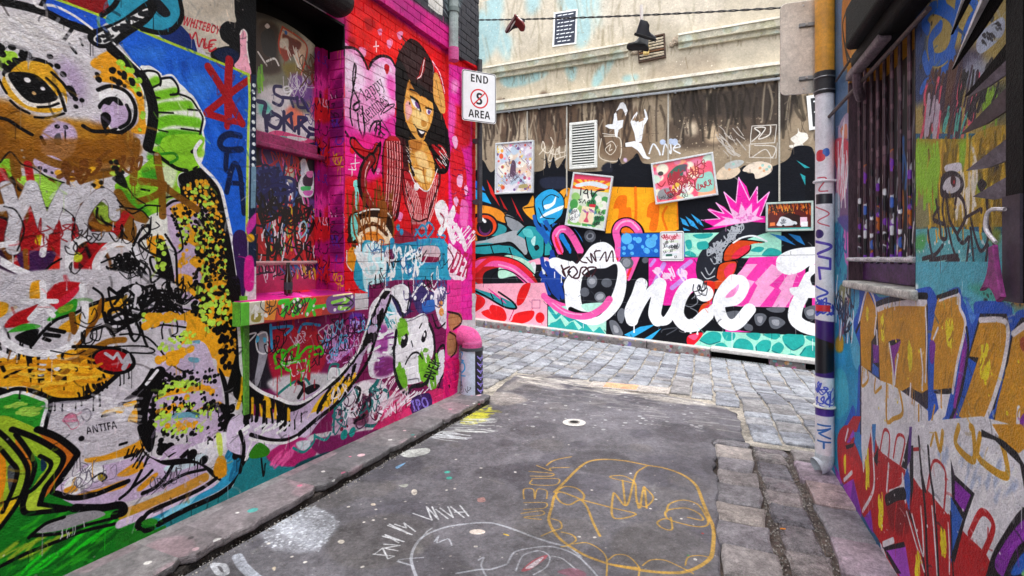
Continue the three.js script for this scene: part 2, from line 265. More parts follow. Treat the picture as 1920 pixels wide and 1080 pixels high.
blob('#a8404c',[-1086,2527,-1065,2643,-1016,2722,-1009,2682,-1046,2558]);
blob('#d2d6da',[-1076,2557,-1043,2667,-1021,2691,-1035,2589]);
opacity(.4);
blob('#8c3048',[-909,2594,-843,2663,-765,2646,-793,2596]);
opacity(.9);
oval('#d6c8bc',-1483,2778,44,20,14,-27);
oval('#cfc8c0',-1415,2633,11,5,5,-9);
oval('#d8b24a',-761,2918,1,0,0,-1);
dots('#c9c4bc',10,[-1911,3634,-1631,3676,-1439,4411,-1630,4541,-1006,3615,-813,4018,-567,3656,-578,3505,-378,3450,-257,3015,-905,2978,-820,3008]);
dots('#9c2a2a',10,[-241,3318]);
dots('#2a7a3a',7,[-297,3039]);
curve('#d8b01c',10,[-1326,2821,-1294,2819]);
oval('#d3c9bb',-2155,2355,18,8,15,-17);
oval('#cfc6b8',-2142,3068,19,9,27,-39);
oval('#bfb2a0',-2285,2800,16,7,12,-15);
dots('#c9c4bc',10,[-2414,2706,-2185,2588,-2148,2632,-2090,2677,-2224,2752,-2525,2167,-2295,2123,-1875,2210,-2188,2116,-2115,2924,-2178,3708,-1906,3636,-1829,3479,-1950,3189,-1909,3231]);
blob('#6fa0c8',[-2536,3381,-2516,3479,-2503,3425,-2502,3353]);
dots('#2f9a88',25,[-2110,3460,-2039,3372]);
blob('#8f9288',[-2309,3111,-2260,3157,-2245,3103]);
blob('#bfb29c',[-2308,2002,-2298,2019,-2275,1990]);
blob('#a87a74',[-1688,3161,-1655,3197,-1620,3148,-1656,3121]);
opacity(.7);
blob('#c9ccc4',[-2697,3652,-2542,3825,-2462,3725,-2564,3581]);
soft(0); for (let i = 0; i < 26000; i++) { opacity(rr(0.25, 0.75)); const g = rr(56, 112) | 0; spot(`rgb(${g},${g - 2},${g + 1})`, rr(-3000, 200), rr(1200, 7000), rr(1.6, 3.6)); }   // stone tops that the chalk did not reach
for (let i = 0; i < 9000; i++) { opacity(rr(0.15, 0.5)); const g = rr(115, 175) | 0; spot(`rgb(${g},${g - 3},${g - 4})`, rr(-3000, 200), rr(1200, 7000), rr(1.4, 3)); }
const tarmac = finish(0.26, 0.3);
{
  const dirt = stone([86, 76, 68], 0.35, { bumpMap: rep(bumpTex, 3), bumpScale: 0.01, roughness: 0.55 });
  const g = new THREE.PlaneGeometry(60, 60, 80, 80).rotateX(-Math.PI / 2); const p = g.attributes.position;
  for (let i = 0; i < p.count; i++) { const x = p.getX(i), z = p.getZ(i); p.setY(i, (Math.abs(x) < 12 && z > -12 ? street(Math.max(-9, Math.min(7, x)), z) : 0) - 0.09); }
  g.computeVertexNormals(); setting('ground', metreUV(g), dirt);
  const fine = new THREE.PlaneGeometry(11, 5.7, 60, 40).rotateX(-Math.PI / 2).translate(-1.7, 0, -7.96), q = fine.attributes.position;
  for (let i = 0; i < q.count; i++) q.setY(i, street(q.getX(i), q.getZ(i)) - 0.022);
  setting('paving_bed', metreUV(fine), stone([160, 152, 140], 0.35, { bumpMap: rep(bumpTex, 4), bumpScale: 0.006, roughness: 0.8 }));
  const s = new THREE.Shape(brokenEdge.map(([x, z]) => new THREE.Vector2(x, -z)));
  let a = new THREE.ShapeGeometry(s).rotateX(-Math.PI / 2);
  a = new THREE.ExtrudeGeometry(s, { depth: 0.06, bevelEnabled: true, bevelSize: 0.012, bevelThickness: 0.012, bevelSegments: 1 }).rotateX(-Math.PI / 2).translate(0, -0.072, 0);
  const b = board; setting('lane_asphalt', mapUV(a, (x) => b.uv[0](x), (x, y, z) => b.uv[1](-z)), mat({ map: tarmac, bumpMap: rep(bumpTex, 7, 14), bumpScale: 0.006, roughness: 0.55 }));
  setting('lane_asphalt_near', metreUV(span(-2.64, 0.1, -0.06, -0.002, -0.2, 5)), stone([80, 78, 82], 0.3, { bumpMap: rep(bumpTex, 3), bumpScale: 0.006, roughness: 0.75 }));
}
// bluestone setts of the cross street
const bluestone = [[132, 135, 142], [146, 149, 155], [120, 122, 129], [154, 154, 156], [138, 136, 136]].map((c) => stone(c, 0.26, { bumpMap: rep(stoneBump, 2), bumpScale: 0.008, roughness: 0.62 }));
const stoneUV = () => { const a = rnd(), b = rnd(); return (u, v) => [u * 1.3 + a, v * 1.3 + b]; };
{
  seed(41); const kx = 0.0743, all = [];
  for (let i = 0; i < 42; i++) {
    const xc = -8.2 + i * 0.272; let z = -4.98 - rr(0, 0.2);
    while (z > -10.4) {
      const l = rr(0.17, 0.33), z1 = Math.max(z - l, -10.42), zc = (z + z1) / 2, x = xc + kx * (zc + 8), w = 0.272 - rr(0.018, 0.03);
      const ok = (zz, xx) => !inAsphalt(xx, zz) && !(xx < -3.0 && zz > -5.9) && !(xx > 0.5 && zz > -5.05) && !(xx < -2.6 && zz > -5.45) && !(xx > -0.3 && xx < 0.62 && zz > -5.12);
      if (z - z1 > 0.08 && [[-1, -1], [1, -1], [-1, 1], [1, 1], [0, 0]].every(([a, b]) => ok(zc + b * (z - z1) * 0.42, x + a * w * 0.42))) {
        const j = () => rr(-0.012, 0.012), q = (s, zz) => [x + s * w / 2 + kx * (zz - zc) + j(), -zz + j()], gap = rr(0.001, 0.006);
        all.push({ c: [q(-1, z - gap), q(1, z - gap), q(1, z1 + gap), q(-1, z1 + gap)], size: (z - z1) / (x * x + z * z), x, z: zc, vis: x > -6.6 && x < 1.6 });
      }
      z = z1;
    }
  }
  const made = all.map((s) => ({ ...s, g: block(G, rugged(s.c, 0.009), rr(-0.004, 0.01), 0.009, stoneUV(), rr(0.002, 0.008), -0.05, 0.004) }));
  made.sort((a, b) => (b.vis - a.vis) || b.size - a.size);
  const bed = scene.getObjectByName('paving_bed');
  made.slice(0, 300).forEach((s, i) => part(bed, 'sett', s.g, bluestone[(i * 7 + (i >> 2)) % 5]));
  if (made.length > 300) part(bed, 'setts_beyond', made.slice(300).map((s) => s.g), bluestone[1]).userData.kind = 'stuff';
}
// gutter of larger stones along the right-hand wall; the middle row is a worn, wet channel
{
  seed(97); const lineX = (u, z) => u + 0.0743 * (z + 4.72);
  const bed = setting('gutter', metreUV(new THREE.BoxGeometry(0.95, 0.03, 7.2).translate(0.17, -0.05, -1.6).rotateY(0)), stone([88, 76, 68], 0.5, { bumpMap: rep(bumpTex, 5), bumpScale: 0.012, roughness: 0.35 }));
  bed.rotation.y = 0.074; bed.position.x = 0.1; bed.position.y = 0.0;
  bed.updateMatrix(); const inv = bed.matrix.clone().invert();
  const wet = [[118, 112, 114], [102, 99, 104], [130, 122, 120]].map((c) => stone(c, 0.36, { bumpMap: rep(stoneBump, 1.5), bumpScale: 0.02, roughness: 0.22 }));
  const dry = [[150, 143, 141], [134, 130, 134], [162, 153, 147], [126, 123, 126]].map((c) => stone(c, 0.3, { bumpMap: rep(stoneBump, 2), bumpScale: 0.018, roughness: 0.5 }));
  const tinted = [[166, 150, 160], [142, 152, 162], [172, 152, 150]].map((c) => stone(c, 0.34, { bumpMap: rep(stoneBump, 2), bumpScale: 0.018, roughness: 0.5 }));
  const rows = [[-0.245, 0.04, 0.004, dry, 0.22, 0.36], [0.085, 0.315, -0.014, wet, 0.2, 0.34], [0.36, 0.63, 0.004, dry, 0.26, 0.46]];
  rows.forEach(([a, b, h, mats, l0, l1], r) => { let z = 1.4; let i = 0; while (z > -5.0) { const z1 = Math.max(z - rr(l0, l1), -5.1), j = () => rr(-0.022, 0.022), hh = h + rr(-0.006, 0.006);
    const wide = r === 2 ? b + 0.02 : b; const c = [[lineX(a, z) + j(), -z + 0.004 + j() * 0.3], [lineX(wide, z) + j(), -z + 0.004 + j() * 0.3], [lineX(wide, z1) + j(), -z1 - 0.004 + j() * 0.3], [lineX(a, z1) + j(), -z1 - 0.004 + j() * 0.3]];
    const mm = r === 2 && i % 3 !== 1 ? tinted : mats; if (z - z1 > 0.1) part(bed, 'paving_stone', block((u, v, t) => [u, t, -v], rugged(c, 0.014, 0.02), hh, r === 1 ? 0.018 : 0.013, stoneUV(), r === 1 ? 0.004 : 0.008, -0.06, 0.005).applyMatrix4(inv), mm[i++ % mm.length]); z = z1; } });
}
{ // grit washed into the joints of the gutter and against the kerb
  seed(211); const n = 2600, m = new THREE.InstancedMesh(new THREE.IcosahedronGeometry(1, 0), mat({ color: 0xffffff, roughness: 0.9 }), n), q = new THREE.Object3D(), col = new THREE.Color();
  for (let i = 0; i < n; i++) {
    const z = rr(-5.05, -1.2), lane = i % 5, drift = 0.0743 * (z + 4.72), x = lane < 2 ? rr(0.035, 0.095) + drift : lane < 4 ? rr(0.3, 0.375) + drift : rr(-2.7, -2.62), r = rr(0.002, 0.0065);
    q.position.set(x, lane === 4 ? rr(0.0, 0.004) : rr(-0.034, -0.022), z); q.rotation.set(rr(0, 6), rr(0, 6), rr(0, 6)); q.scale.set(r, r * rr(0.5, 0.9), r * rr(0.7, 1.2)); q.updateMatrix(); m.setMatrixAt(i, q.matrix);
    const g = rr(0.08, 0.42); m.setColorAt(i, col.setRGB(g * 1.05, g * 0.97, g * 0.88));
  }
  m.name = 'grit'; m.castShadow = m.receiveShadow = true; m.userData = { kind: 'stuff', label: 'fine stone grit lying in the gutter joints and along the kerb', category: 'grit' }; scene.add(m);
}
// kerb stones along the left wall
{
  seed(13); const kerbMat = [[108, 104, 106], [120, 112, 115], [98, 95, 98]].map((c, k) => { canvasFor(0, 1, 0, 1, 256, `rgb(${c})`); soft(20); opacity(0.4); for (let i = 0; i < 14; i++) spot(['#b08a94', '#7d7a7c', '#5f5a5c', '#8a8688', '#959290'][(i + k) % 5], rr(0, 1000), rr(0, 1000), rr(40, 160)); soft(2); opacity(0.8); for (let i = 0; i < 24; i++) spot(['#e6e3e0', '#d86a8c', '#4f4b4d', '#3a9a94', '#d8b0b8', '#3b3638'][(i * 5 + k) % 6], rr(0, 1000), rr(0, 1000), rr(6, 28)); const t = finish(0.22, 0.25); t.wrapS = t.wrapT = THREE.RepeatWrapping; return mat({ map: t, bumpMap: rep(stoneBump, 2), bumpScale: 0.012, roughness: 0.75 }); });
  const bed = setting('kerb', span(-3.07, -2.745, -0.08, 0.034, -5.3, 4), mat({ color: 0x2a2624, roughness: 0.9 }));
  const faceMat = stone([60, 53, 50], 0.5, { bumpMap: rep(stoneBump, 3), bumpScale: 0.03, roughness: 0.8 }, 3);
  let z = 1.2, i = 0; while (z > -5.3) { const z1 = Math.max(z - rr(0.55, 1.0), -5.36), pts = 16, shp = new THREE.Shape(); shp.moveTo(-3.079, -z1 - 0.006); shp.lineTo(-3.079, -z + 0.006);
    for (let k = 0; k <= pts; k++) shp.lineTo(-2.69 + rr(-0.01, 0.008) + 0.005 * Math.sin(k * 1.1 + z * 7) - (k === 0 || k === pts ? rr(0.01, 0.04) : 0), -(z - 0.006 - (z - z1 - 0.012) * k / pts));
    const g = new THREE.ExtrudeGeometry(shp, { depth: 0.022, bevelEnabled: true, bevelSize: 0.012, bevelThickness: 0.014, bevelSegments: 2 }).rotateX(-Math.PI / 2).translate(0, 0.044 + rr(-0.004, 0.004), 0);
    const low = new THREE.Shape(); low.moveTo(-2.9, -z1); low.lineTo(-2.9, -z); for (let k = 0; k <= 14; k++) low.lineTo(-2.705 + rr(-0.02, 0.012), -(z - (z - z1) * k / 14)); if (z - z1 > 0.15) part(bed, 'kerb_face', metreUV(new THREE.ExtrudeGeometry(low, { depth: 0.07, bevelEnabled: true, bevelSize: 0.01, bevelThickness: 0.008, bevelSegments: 1 }).rotateX(-Math.PI / 2).translate(0, -0.048, 0)), faceMat);
    if (z - z1 > 0.15) part(bed, 'kerb_stone', metreUV(g), kerbMat[i++ % 3]); z = z1; }
}

// ------------------------------------------------------------------ left building: painted render, brick pier, boarded window
canvasFor(0.6, 5.8, 0, 4.9, 2048, '#cfc9ce');
poly('#d2ccd2',[1020,2968,2539,3799,2539,-609,1020,265]);
soft(42);
blob('#b9a3c4',[1407,2624,1479,2629,1525,2536,1513,2437,1467,2451,1428,2533]);
blob('#c3b2cb',[1561,2367,1753,2414,1823,2356,1561,2229]);
blob('#dcd7d6',[1147,2729,1390,2820,1502,2758,1338,2645,1192,2621]);
soft(28);
opacity(.92);
blob('#94580f',[1147,2308,1248,2353,1338,2313,1525,2345,1686,2355,1760,2342,1740,2228,1502,2123,1147,2089]);
blob('#b87414',[1445,2299,1686,2340,1726,2269,1525,2209]);
blob('#a8660f',[1147,2350,1220,2370,1268,2296,1192,2229]);
blob('#7c4a10',[1165,2211,1313,2231,1338,2154,1165,2092]);
hatch('#6d3f0c',24,24,132,10,[1174,2297,1726,2364,1713,2187,1174,2105]);
hatch('#c98a24',16,24,120,8,[1174,2297,1726,2364,1713,2223,1174,2153]);
hatch('#5a3208',10,16,98,80,[1239,2228,1726,2335,1726,2145,1239,2068]);
opacity(1);
soft(7);
blob('#cbb0d2',[1343,2238,1380,2304,1428,2328,1479,2307,1490,2242,1456,2156,1354,2137]);
soft(0);
poly('#1c55cf',[1354,2920,1401,2942,1641,2918,1579,2847,1549,2835,1456,2841,1359,2851]);
blob('#8b0f14',[1390,2950,1673,3082,1654,3002,1610,2940,1579,2923,1479,2917]);
curve('#b4d235',13,[1380,2919,1502,2921,1635,2919]);
blob('#2b97b6',[1660,3076,2004,3236,2024,3102,1965,2999,1889,2949,1795,2934,1726,2899,1622,2896,1635,2965]);
blob('#14161c',[1816,3134,1881,3148,1949,3102,1949,3070,1911,3050,1859,3078]);
poly('#1b5fd3',[1667,2822,1760,2927,2481,2903,2466,1794,2317,1789,2136,2095,2069,2329,2162,2513,2119,2618,1996,2695,1896,2710,1788,2705]);
opacity(.5);
hatch('#0f49b4',16,34,172,70,[1753,2781,2455,2836,2455,2135,2189,2436]);
hatch('#2f74e4',16,34,155,60,[1753,2781,2455,2836,2455,2135,2189,2436]);
opacity(1);
blob('#122a6e',[1889,2945,2004,3038,2077,3028,2107,2966,2107,2908,1972,2915]);
poly('#cdc2b1',[2036,3284,2405,3459,2395,3012,2189,2921,2102,2989,2012,3049]);
soft(21);
opacity(.5);
blob('#b8aa96',[2136,3232,2317,3279,2225,3187,2119,3176]);
soft(35);
blob('#3c86e6',[1740,2791,1896,2863,1934,2823,1788,2764]);
blob('#3c86e6',[2053,2760,2189,2804,2225,2698,2119,2618]);
blob('#0f47ae',[2270,2754,2466,2821,2455,2225,2317,2205]);
opacity(1);
soft(0);
blob('#0b0a0d',[2395,3437,2582,3525,2582,2894,2486,2900,2308,2903,2216,2914,2216,2965,2298,3021,2336,3043,2280,3065,2270,3130,2317,3192,2385,3216,2375,3287]);
blob('#0e1c3c',[2225,2951,2317,3023,2405,3016,2375,2935,2308,2912]);
blob('#f4a9bd',[2415,3153,2440,3185,2466,3173,2466,3074,2476,3005,2497,2904,2375,2917,2415,3002]);
curve('#b4d235',17,[1760,2927,1896,2917,2136,2911,2317,2906,2481,2899]);
curve('#f4e9e4',10,[2415,3144,2440,3188,2468,3165,2468,3074,2486,2982]);
curve('#070608',40,[1174,2812,1263,2828,1354,2836,1456,2821,1555,2823]);
curve('#070608',17,[1354,2894,1338,2849,1333,2827]);
curve('#e9e4e6',13,[1313,2882,1323,2855,1354,2855,1359,2871,1401,2883,1479,2870,1555,2837]);
curve('#070608',28,[2004,3221,2024,3102,1965,2995,1889,2949,1795,2934]);
curve('#070608',24,[1680,3056,1654,2995,1597,2924]);
blob('#070608',[1537,2772,1555,2827,1686,2937,1809,3085,1859,3123,1881,3087,1837,2993,1719,2856,1654,2781,1585,2749]);
blob('#eceaea',[1561,2781,1585,2825,1686,2923,1809,3048,1830,3054,1812,3005,1726,2917,1641,2805,1597,2774]);
dots('#1a1a1e',15,[1585,2790,1622,2847,1660,2876,1706,2909,1726,2946,1760,2975,1795,3020]);
hatch('#1a1a1e',18,14,41,-30,[1573,2793,1809,3033,1816,3006,1622,2790]);
blob('#f1f3ea',[1781,2687,1837,2732,1896,2710,2004,2697,2086,2641,2136,2573,2167,2498,2136,2416,2171,2366,2119,2208,1896,2142,1823,2356]);
soft(10);
curve('#79c521',45,[1881,2674,1837,2631]);
curve('#79c521',53,[1988,2637,1881,2583,1845,2572]);
curve('#79c521',54,[2069,2580,1934,2536,1874,2497]);
curve('#6fbf1e',63,[2119,2487,1972,2467,1874,2420]);
curve('#5fb31a',63,[2136,2400,1972,2381,1881,2338]);
curve('#3f9a14',38,[1957,2354,1881,2323]);
curve('#9ad63a',63,[2136,2309,1972,2294,1881,2262]);
curve('#54ad1a',70,[2086,2210,1972,2247,1859,2227]);
soft(0);
curve('#f2f0f0',13,[1788,2705,1837,2736,1896,2717,1907,2702,1965,2728,2008,2682,2008,2643,2077,2647,2128,2587,2167,2515,2154,2445,2162,2389,2145,2336]);
curve('#070608',13,[1795,2688,1830,2711,1881,2716,1900,2680,1896,2648]);
curve('#070608',14,[1904,2689,1957,2710,1996,2679,2000,2632,1957,2611]);
curve('#070608',13,[2004,2630,2077,2622,2119,2577,2154,2528,2145,2460,2128,2390]);
curve('#070608',10,[1896,2656,1845,2614]);
curve('#070608',12,[2061,2553,2136,2566]);
curve('#070608',10,[1896,2575,1852,2565]);
curve('#070608',11,[1972,2508,1874,2488]);
curve('#070608',11,[2020,2427,2136,2437]);
curve('#070608',9,[1889,2389,1941,2390]);
soft(4);
blob('#f0a31f',[1555,2675,1635,2753,1686,2743,1753,2664,1802,2575,1816,2429,1823,2356,1740,2348,1781,2421,1760,2548,1686,2585,1573,2578,1597,2627,1555,2641]);
soft(0);
curve('#070608',58,[1648,2765,1726,2721,1795,2670,1837,2593,1859,2493,1852,2392,1830,2282]);
curve('#f3f0f1',10,[1654,2802,1726,2750,1788,2705]);
scatter('#a6d93c',16,11,18,[1641,2741,1726,2728,1816,2624,1830,2357,1781,2361,1795,2528,1686,2671]);
scatter('#070608',12,11,17,[1573,2606,1648,2672,1753,2634,1809,2532,1774,2567,1686,2585]);
curve('#070608',15,[1434,2732,1467,2799]);
curve('#070608',14,[1456,2721,1484,2685]);
curve('#070608',11,[1502,2765,1513,2736]);
dots('#070608',16,[1585,2585,1648,2651,1686,2603,1743,2627,1709,2653]);
dots('#070608',15,[1234,2622,1292,2609,1377,2630,1375,2587,1407,2593,1431,2561]);
dots('#070608',12,[1510,2455,1484,2416,1482,2455]);
dots('#070608',19,[1470,2479,1462,2496,1192,2606]);
blob('#e5aa26',[1206,2487,1244,2555,1313,2594,1375,2587,1434,2508,1445,2425,1407,2369,1313,2348,1244,2376,1201,2425]);
curve('#070608',23,[1183,2558,1220,2541,1210,2489]);
scatter('#a6d93c',14,11,18,[1174,2585,1273,2621,1258,2578,1201,2522,1174,2477]);
scatter('#070608',9,10,16,[1174,2597,1313,2629,1268,2582,1201,2486,1174,2525]);
curve('#070608',19,[1210,2501,1263,2574,1313,2597,1359,2598]);
blob('#f2e9de',[1210,2489,1263,2518,1318,2523,1375,2490,1401,2446,1428,2467,1439,2404,1354,2375,1288,2370,1234,2423]);
blob('#070608',[1220,2492,1263,2519,1328,2523,1380,2479,1407,2434,1354,2397,1297,2390,1253,2428]);
blob('#e9a928',[1278,2560,1359,2575,1369,2540,1323,2538]);
dots('#f2eef0',13,[1290,2489]);
dots('#ddd8dc',9,[1349,2466]);
dots('#c9a06a',8,[1315,2434]);
curve('#070608',14,[1385,2555,1428,2519,1451,2486]);
curve('#070608',15,[1364,2519,1407,2480,1428,2427,1439,2384]);
curve('#070608',12,[1229,2375,1258,2349,1297,2335]);
curve('#070608',11,[1330,2372,1375,2387,1412,2413]);
curve('#070608',11,[1318,2321,1375,2334,1434,2369]);
curve('#070608',10,[1187,2463,1201,2431,1215,2405]);
blob('#efecee',[1585,2512,1641,2564,1713,2556,1760,2497,1746,2390,1686,2337,1635,2343]);
blob('#c6add0',[1597,2446,1654,2489,1713,2477,1733,2424,1686,2355,1641,2351]);
curve('#070608',20,[1582,2529,1641,2567,1719,2558,1763,2490,1753,2399,1693,2334,1635,2325,1561,2309,1516,2326]);
curve('#070608',18,[1719,2486,1736,2446,1726,2393,1686,2355]);
blob('#070608',[1582,2449,1616,2497,1673,2516,1703,2485,1680,2475,1654,2489,1635,2463,1610,2463,1591,2430]);
blob('#070608',[1594,2396,1616,2423,1641,2408,1641,2373,1622,2333,1673,2352,1660,2331,1610,2330]);
curve('#070608',16,[1183,2287,1220,2284,1263,2258,1307,2236]);
dots('#070608',11,[1406,2298,1441,2302]);
curve('#070608',6,[1439,2301,1439,2232]);
blob('#55505c',[1396,2249,1417,2267,1423,2215,1396,2210]);
curve('#070608',15,[1343,2231,1356,2202]);
curve('#b8862e',11,[1726,2342,1726,2276]);
curve('#9bbf2c',11,[1767,2314,1767,2277]);
curve('#a4121c',56,[2193,2852,2261,2776,2317,2707,2375,2627,2430,2556]);
curve('#a4121c',57,[2338,2948,2329,2815,2327,2675,2329,2589]);
curve('#a4121c',40,[2329,2589,2319,2508]);
curve('#a4121c',42,[2497,2876,2395,2782,2298,2684,2180,2564]);
curve('#a4121c',45,[2180,2558,2298,2555,2425,2559]);
soft(3);
curve('#0d1d45',42,[2415,2468,2346,2466,2289,2432,2270,2386,2298,2357,2356,2363,2425,2381]);
curve('#0d1d45',36,[2317,2334,2313,2230,2346,2218]);
curve('#0d1d45',37,[2317,2083,2356,2245,2385,2276,2415,2219,2430,2096,2445,1955]);
curve('#0d1d45',32,[2327,2145,2435,2151]);
soft(0);
words('#c4202e','sans',2024,3050,237,32,15,59,'WHITEBOY');
curve('#c4202e',9,[2073,3014,2086,2990,2111,3037,2128,2957,2154,3017,2171,2973]);
curve('#c4202e',9,[2171,3023,2162,2962,2216,2994]);
curve('#c4202e',10,[2243,3042,2202,3018,2198,2954,2243,2991]);
curve('#c4202e',8,[2198,2996,2234,3013]);
poly('#17223c',[2499,2904,2544,2919,2544,1595,2476,1596]);
soft(2);
dots('#e8eef0',15,[2523,2839,2518,2792,2523,2747,2520,2696,2518,2645,2518,2586,2523,2537,2518,2495,2523,2436,2516,2380,2518,2335,2516,2289]);
soft(0);
poly('#6e8fa6',[2502,2278,2544,2284,2534,1998,2497,1995]);
curve('#b9d84a',19,[2481,2899,2488,2720,2478,2500,2471,2227,2466,1866,2455,1596]);
soft(14);
blob('#d2ccd2',[1165,2026,1445,2048,1525,2032,1753,1929,1926,1852,1972,1477,1165,1519]);
soft(6);
blob('#7d4a12',[1165,2020,1258,2034,1288,1925,1248,1798,1220,1711,1165,1722]);
blob('#a3131a',[1268,1861,1318,1897,1369,1792,1456,1823,1525,1854,1513,1759,1467,1717,1434,1624,1401,1552,1354,1586,1307,1625,1248,1601,1220,1626]);
blob('#86b92e',[1302,2040,1434,2020,1412,1905,1369,1818,1328,1841]);
blob('#5d7a1e',[1525,1936,1597,1950,1648,1891,1673,1808,1561,1788,1525,1827]);
blob('#6b3a10',[1525,1868,1635,1890,1699,1809,1726,1723,1597,1706,1479,1663]);
blob('#2c1530',[1165,1686,1248,1687,1359,1676,1412,1650,1380,1572,1288,1562,1165,1626]);
blob('#8c1018',[1479,1690,1561,1719,1622,1706,1573,1608,1513,1555,1467,1583]);
blob('#1a1418',[1165,1829,1220,1833,1225,1748,1165,1734]);
blob('#97b83a',[1561,1912,1635,1926,1660,1864,1597,1832]);
blob('#d8461e',[1369,1637,1445,1663,1445,1517,1369,1508]);
hatch('#070608',14,13,108,60,[1192,1988,1686,1981,1686,1549,1192,1566]);
hatch('#b3141b',14,24,119,60,[1239,1859,1622,1861,1597,1552,1239,1589]);
hatch('#6b3a10',12,22,120,70,[1210,1990,1686,1966,1686,1621,1220,1687]);
soft(14);
opacity(.8);
blob('#8f5510',[1165,2175,1753,2296,1753,2172,1622,2086,1479,2079,1338,2122,1165,2068]);
opacity(1);
soft(0);
blob('#c9b2d0',[1323,2132,1390,2150,1479,2093,1479,2039,1390,2046,1318,2093]);
blob('#8fd030',[1192,2090,1234,2104,1239,2037,1192,2012]);
blob('#a3da4a',[1248,2020,1297,2039,1359,2035,1412,1997,1390,1897,1348,1855,1318,1865,1313,1953]);
blob('#8ccf2b',[1660,2035,1726,2102,1788,2155,1881,2262,1934,2365,2154,2412,2136,2309,2086,2300,2136,2227,2102,2189,2012,2159,1996,2093,2028,2033,1934,1976,1919,1820,1823,1845,1781,1902,1726,1949]);
soft(14);
blob('#d9e8b8',[1896,2195,1972,2184,1996,2156,1941,1993,1911,2082]);
blob('#4fa81f',[1686,2038,1823,1935,1852,1892,1795,1903,1686,1981]);
blob('#3f9a20',[1795,2141,1859,2166,1896,2111,1816,2092]);
blob('#e4e8dc',[1823,1845,1926,1914,1926,1821,1837,1756]);
soft(0);
curve('#070608',12,[1795,2037,1837,2035]);
curve('#070608',11,[1934,2007,2004,2023,2028,2001]);
curve('#070608',10,[2119,2216,2094,2196,2136,2206]);
curve('#070608',22,[2111,2321,2086,2300]);
curve('#070608',23,[1837,2261,1896,2234,1988,2187,2053,2181]);
curve('#2f8a1a',16,[1881,2246,1972,2271,1996,2244,1957,2213]);
soft(3);
blob('#c9b0cf',[1926,1929,2036,2002,2154,1998,2261,1838,2336,1424,1972,1414,1988,1618,1965,1744]);
blob('#e7e6de',[1823,1875,1926,1914,1934,1774,1881,1696,1795,1724]);
soft(0);
blob('#070608',[2004,2142,2069,2180,2176,2212,2252,2127,2298,1986,2346,1772,2390,1562,2405,1348,2346,1353,2308,1615,2270,1787,2225,1903,2154,1973,2086,1991,2028,2001,2012,2071]);
scatter('#e8a020',70,7,15,[2028,2105,2171,2141,2261,2025,2308,1788,2225,1903,2053,2004]);
soft(3);
blob('#f0a81e',[2053,1763,2119,1847,2189,1918,2243,1871,2298,1702,2317,1442,2189,1449,2136,1568,2069,1634,2136,1699]);
blob('#f0a81e',[1957,1947,2036,1986,2119,1962,2069,1893,1996,1887]);
blob('#f0a81e',[1996,1555,2086,1536,2069,1456,1988,1461]);
blob('#f0a81e',[1830,1755,1911,1781,1926,1681,1866,1665]);
soft(0);
scatter('#f0a81e',30,8,16,[2004,1888,2119,1896,2069,1569,1996,1618]);
scatter('#070608',150,8,15,[2086,1910,2207,1969,2280,1839,2346,1440,2069,1456,2111,1699]);
scatter('#b9e04c',90,9,15,[2053,1988,2225,1937,2308,1754,2346,1440,2154,1451,2111,1732,2036,1858]);
scatter('#070608',120,8,15,[2020,2001,2189,2001,2298,1788,2375,1439,2189,1449,2136,1732]);
scatter('#b9e04c',26,8,13,[2020,2096,2189,2102,2261,1974,2069,1973]);
scatter('#070608',50,6,12,[1949,1947,2086,1959,2053,1730,2004,1761]);
scatter('#b9e04c',22,7,12,[2004,1888,2086,1910,2053,1730,1996,1697]);
curve('#070608',14,[1926,1952,1972,1988,2036,2002]);
curve('#070608',11,[1988,1871,2012,1809,2028,1714,1980,1674]);
curve('#f4f1f2',23,[2141,2376,2104,2311,2136,2235,2225,2161,2280,2087,2317,1945,2356,1773,2393,1570,2407,1437]);
blob('#32194f',[2361,1790,2466,1803,2457,1434,2415,1437]);
soft(6);
dots('#f2b01c',33,[2497,1791]);
blob('#d8208c',[2455,1650,2518,1650,2518,1449,2450,1453]);
blob('#c8309c',[2466,1884,2539,1962,2539,1889,2476,1813]);
soft(0);
opacity(.93);
soft(3);
curve('#82500f',40,[1307,2154,1354,2131,1407,2114,1479,2116,1561,2147,1622,2178]);
curve('#82500f',38,[1244,2192,1244,2105,1251,2039]);
curve('#82500f',38,[1508,2050,1591,2085,1686,2125]);
curve('#82500f',40,[1770,2300,1760,2195,1753,2069]);
curve('#82500f',42,[1881,2239,1892,2156,1907,2058,1911,1897]);
curve('#82500f',42,[1795,2082,1896,2080,1972,2035,2119,1953]);
curve('#82500f',37,[1919,2083,1889,2025,1830,1989,1781,1969]);
curve('#82500f',49,[1680,2002,1726,1934,1809,1874,1740,1891,1673,1893]);
curve('#82500f',63,[1713,1868,1740,1811,1726,1752]);
curve('#82500f',33,[1268,1948,1263,1873]);
curve('#9c5f16',27,[1555,1829,1635,1806,1673,1865]);
blob('#e3a01e',[1555,2035,1573,2062,1603,2049,1597,2013,1561,2015]);
dots('#070608',12,[1561,2029,1597,2048,1603,2021]);
blob('#eeb31e',[1537,2108,1561,2126,1579,2108,1555,2084]);
dots('#e8a51e',16,[1412,2072,1467,2051]);
scatter('#bfe04c',10,10,18,[1641,2174,1706,2164,1686,2096,1648,2090]);
scatter('#070608',12,10,18,[1628,2179,1713,2187,1699,2083,1654,2048]);
blob('#070608',[1654,2077,1699,2105,1726,2036,1686,2045]);
opacity(.95);
blob('#b3141b',[1174,2045,1210,2057,1220,1979,1174,1968]);
curve('#b3141b',31,[1292,2095,1302,2021]);
blob('#b3141b',[1307,1864,1333,1790,1302,1757,1273,1625,1239,1625,1268,1737]);
blob('#8c1018',[1174,1824,1215,1820,1220,1748,1174,1728]);
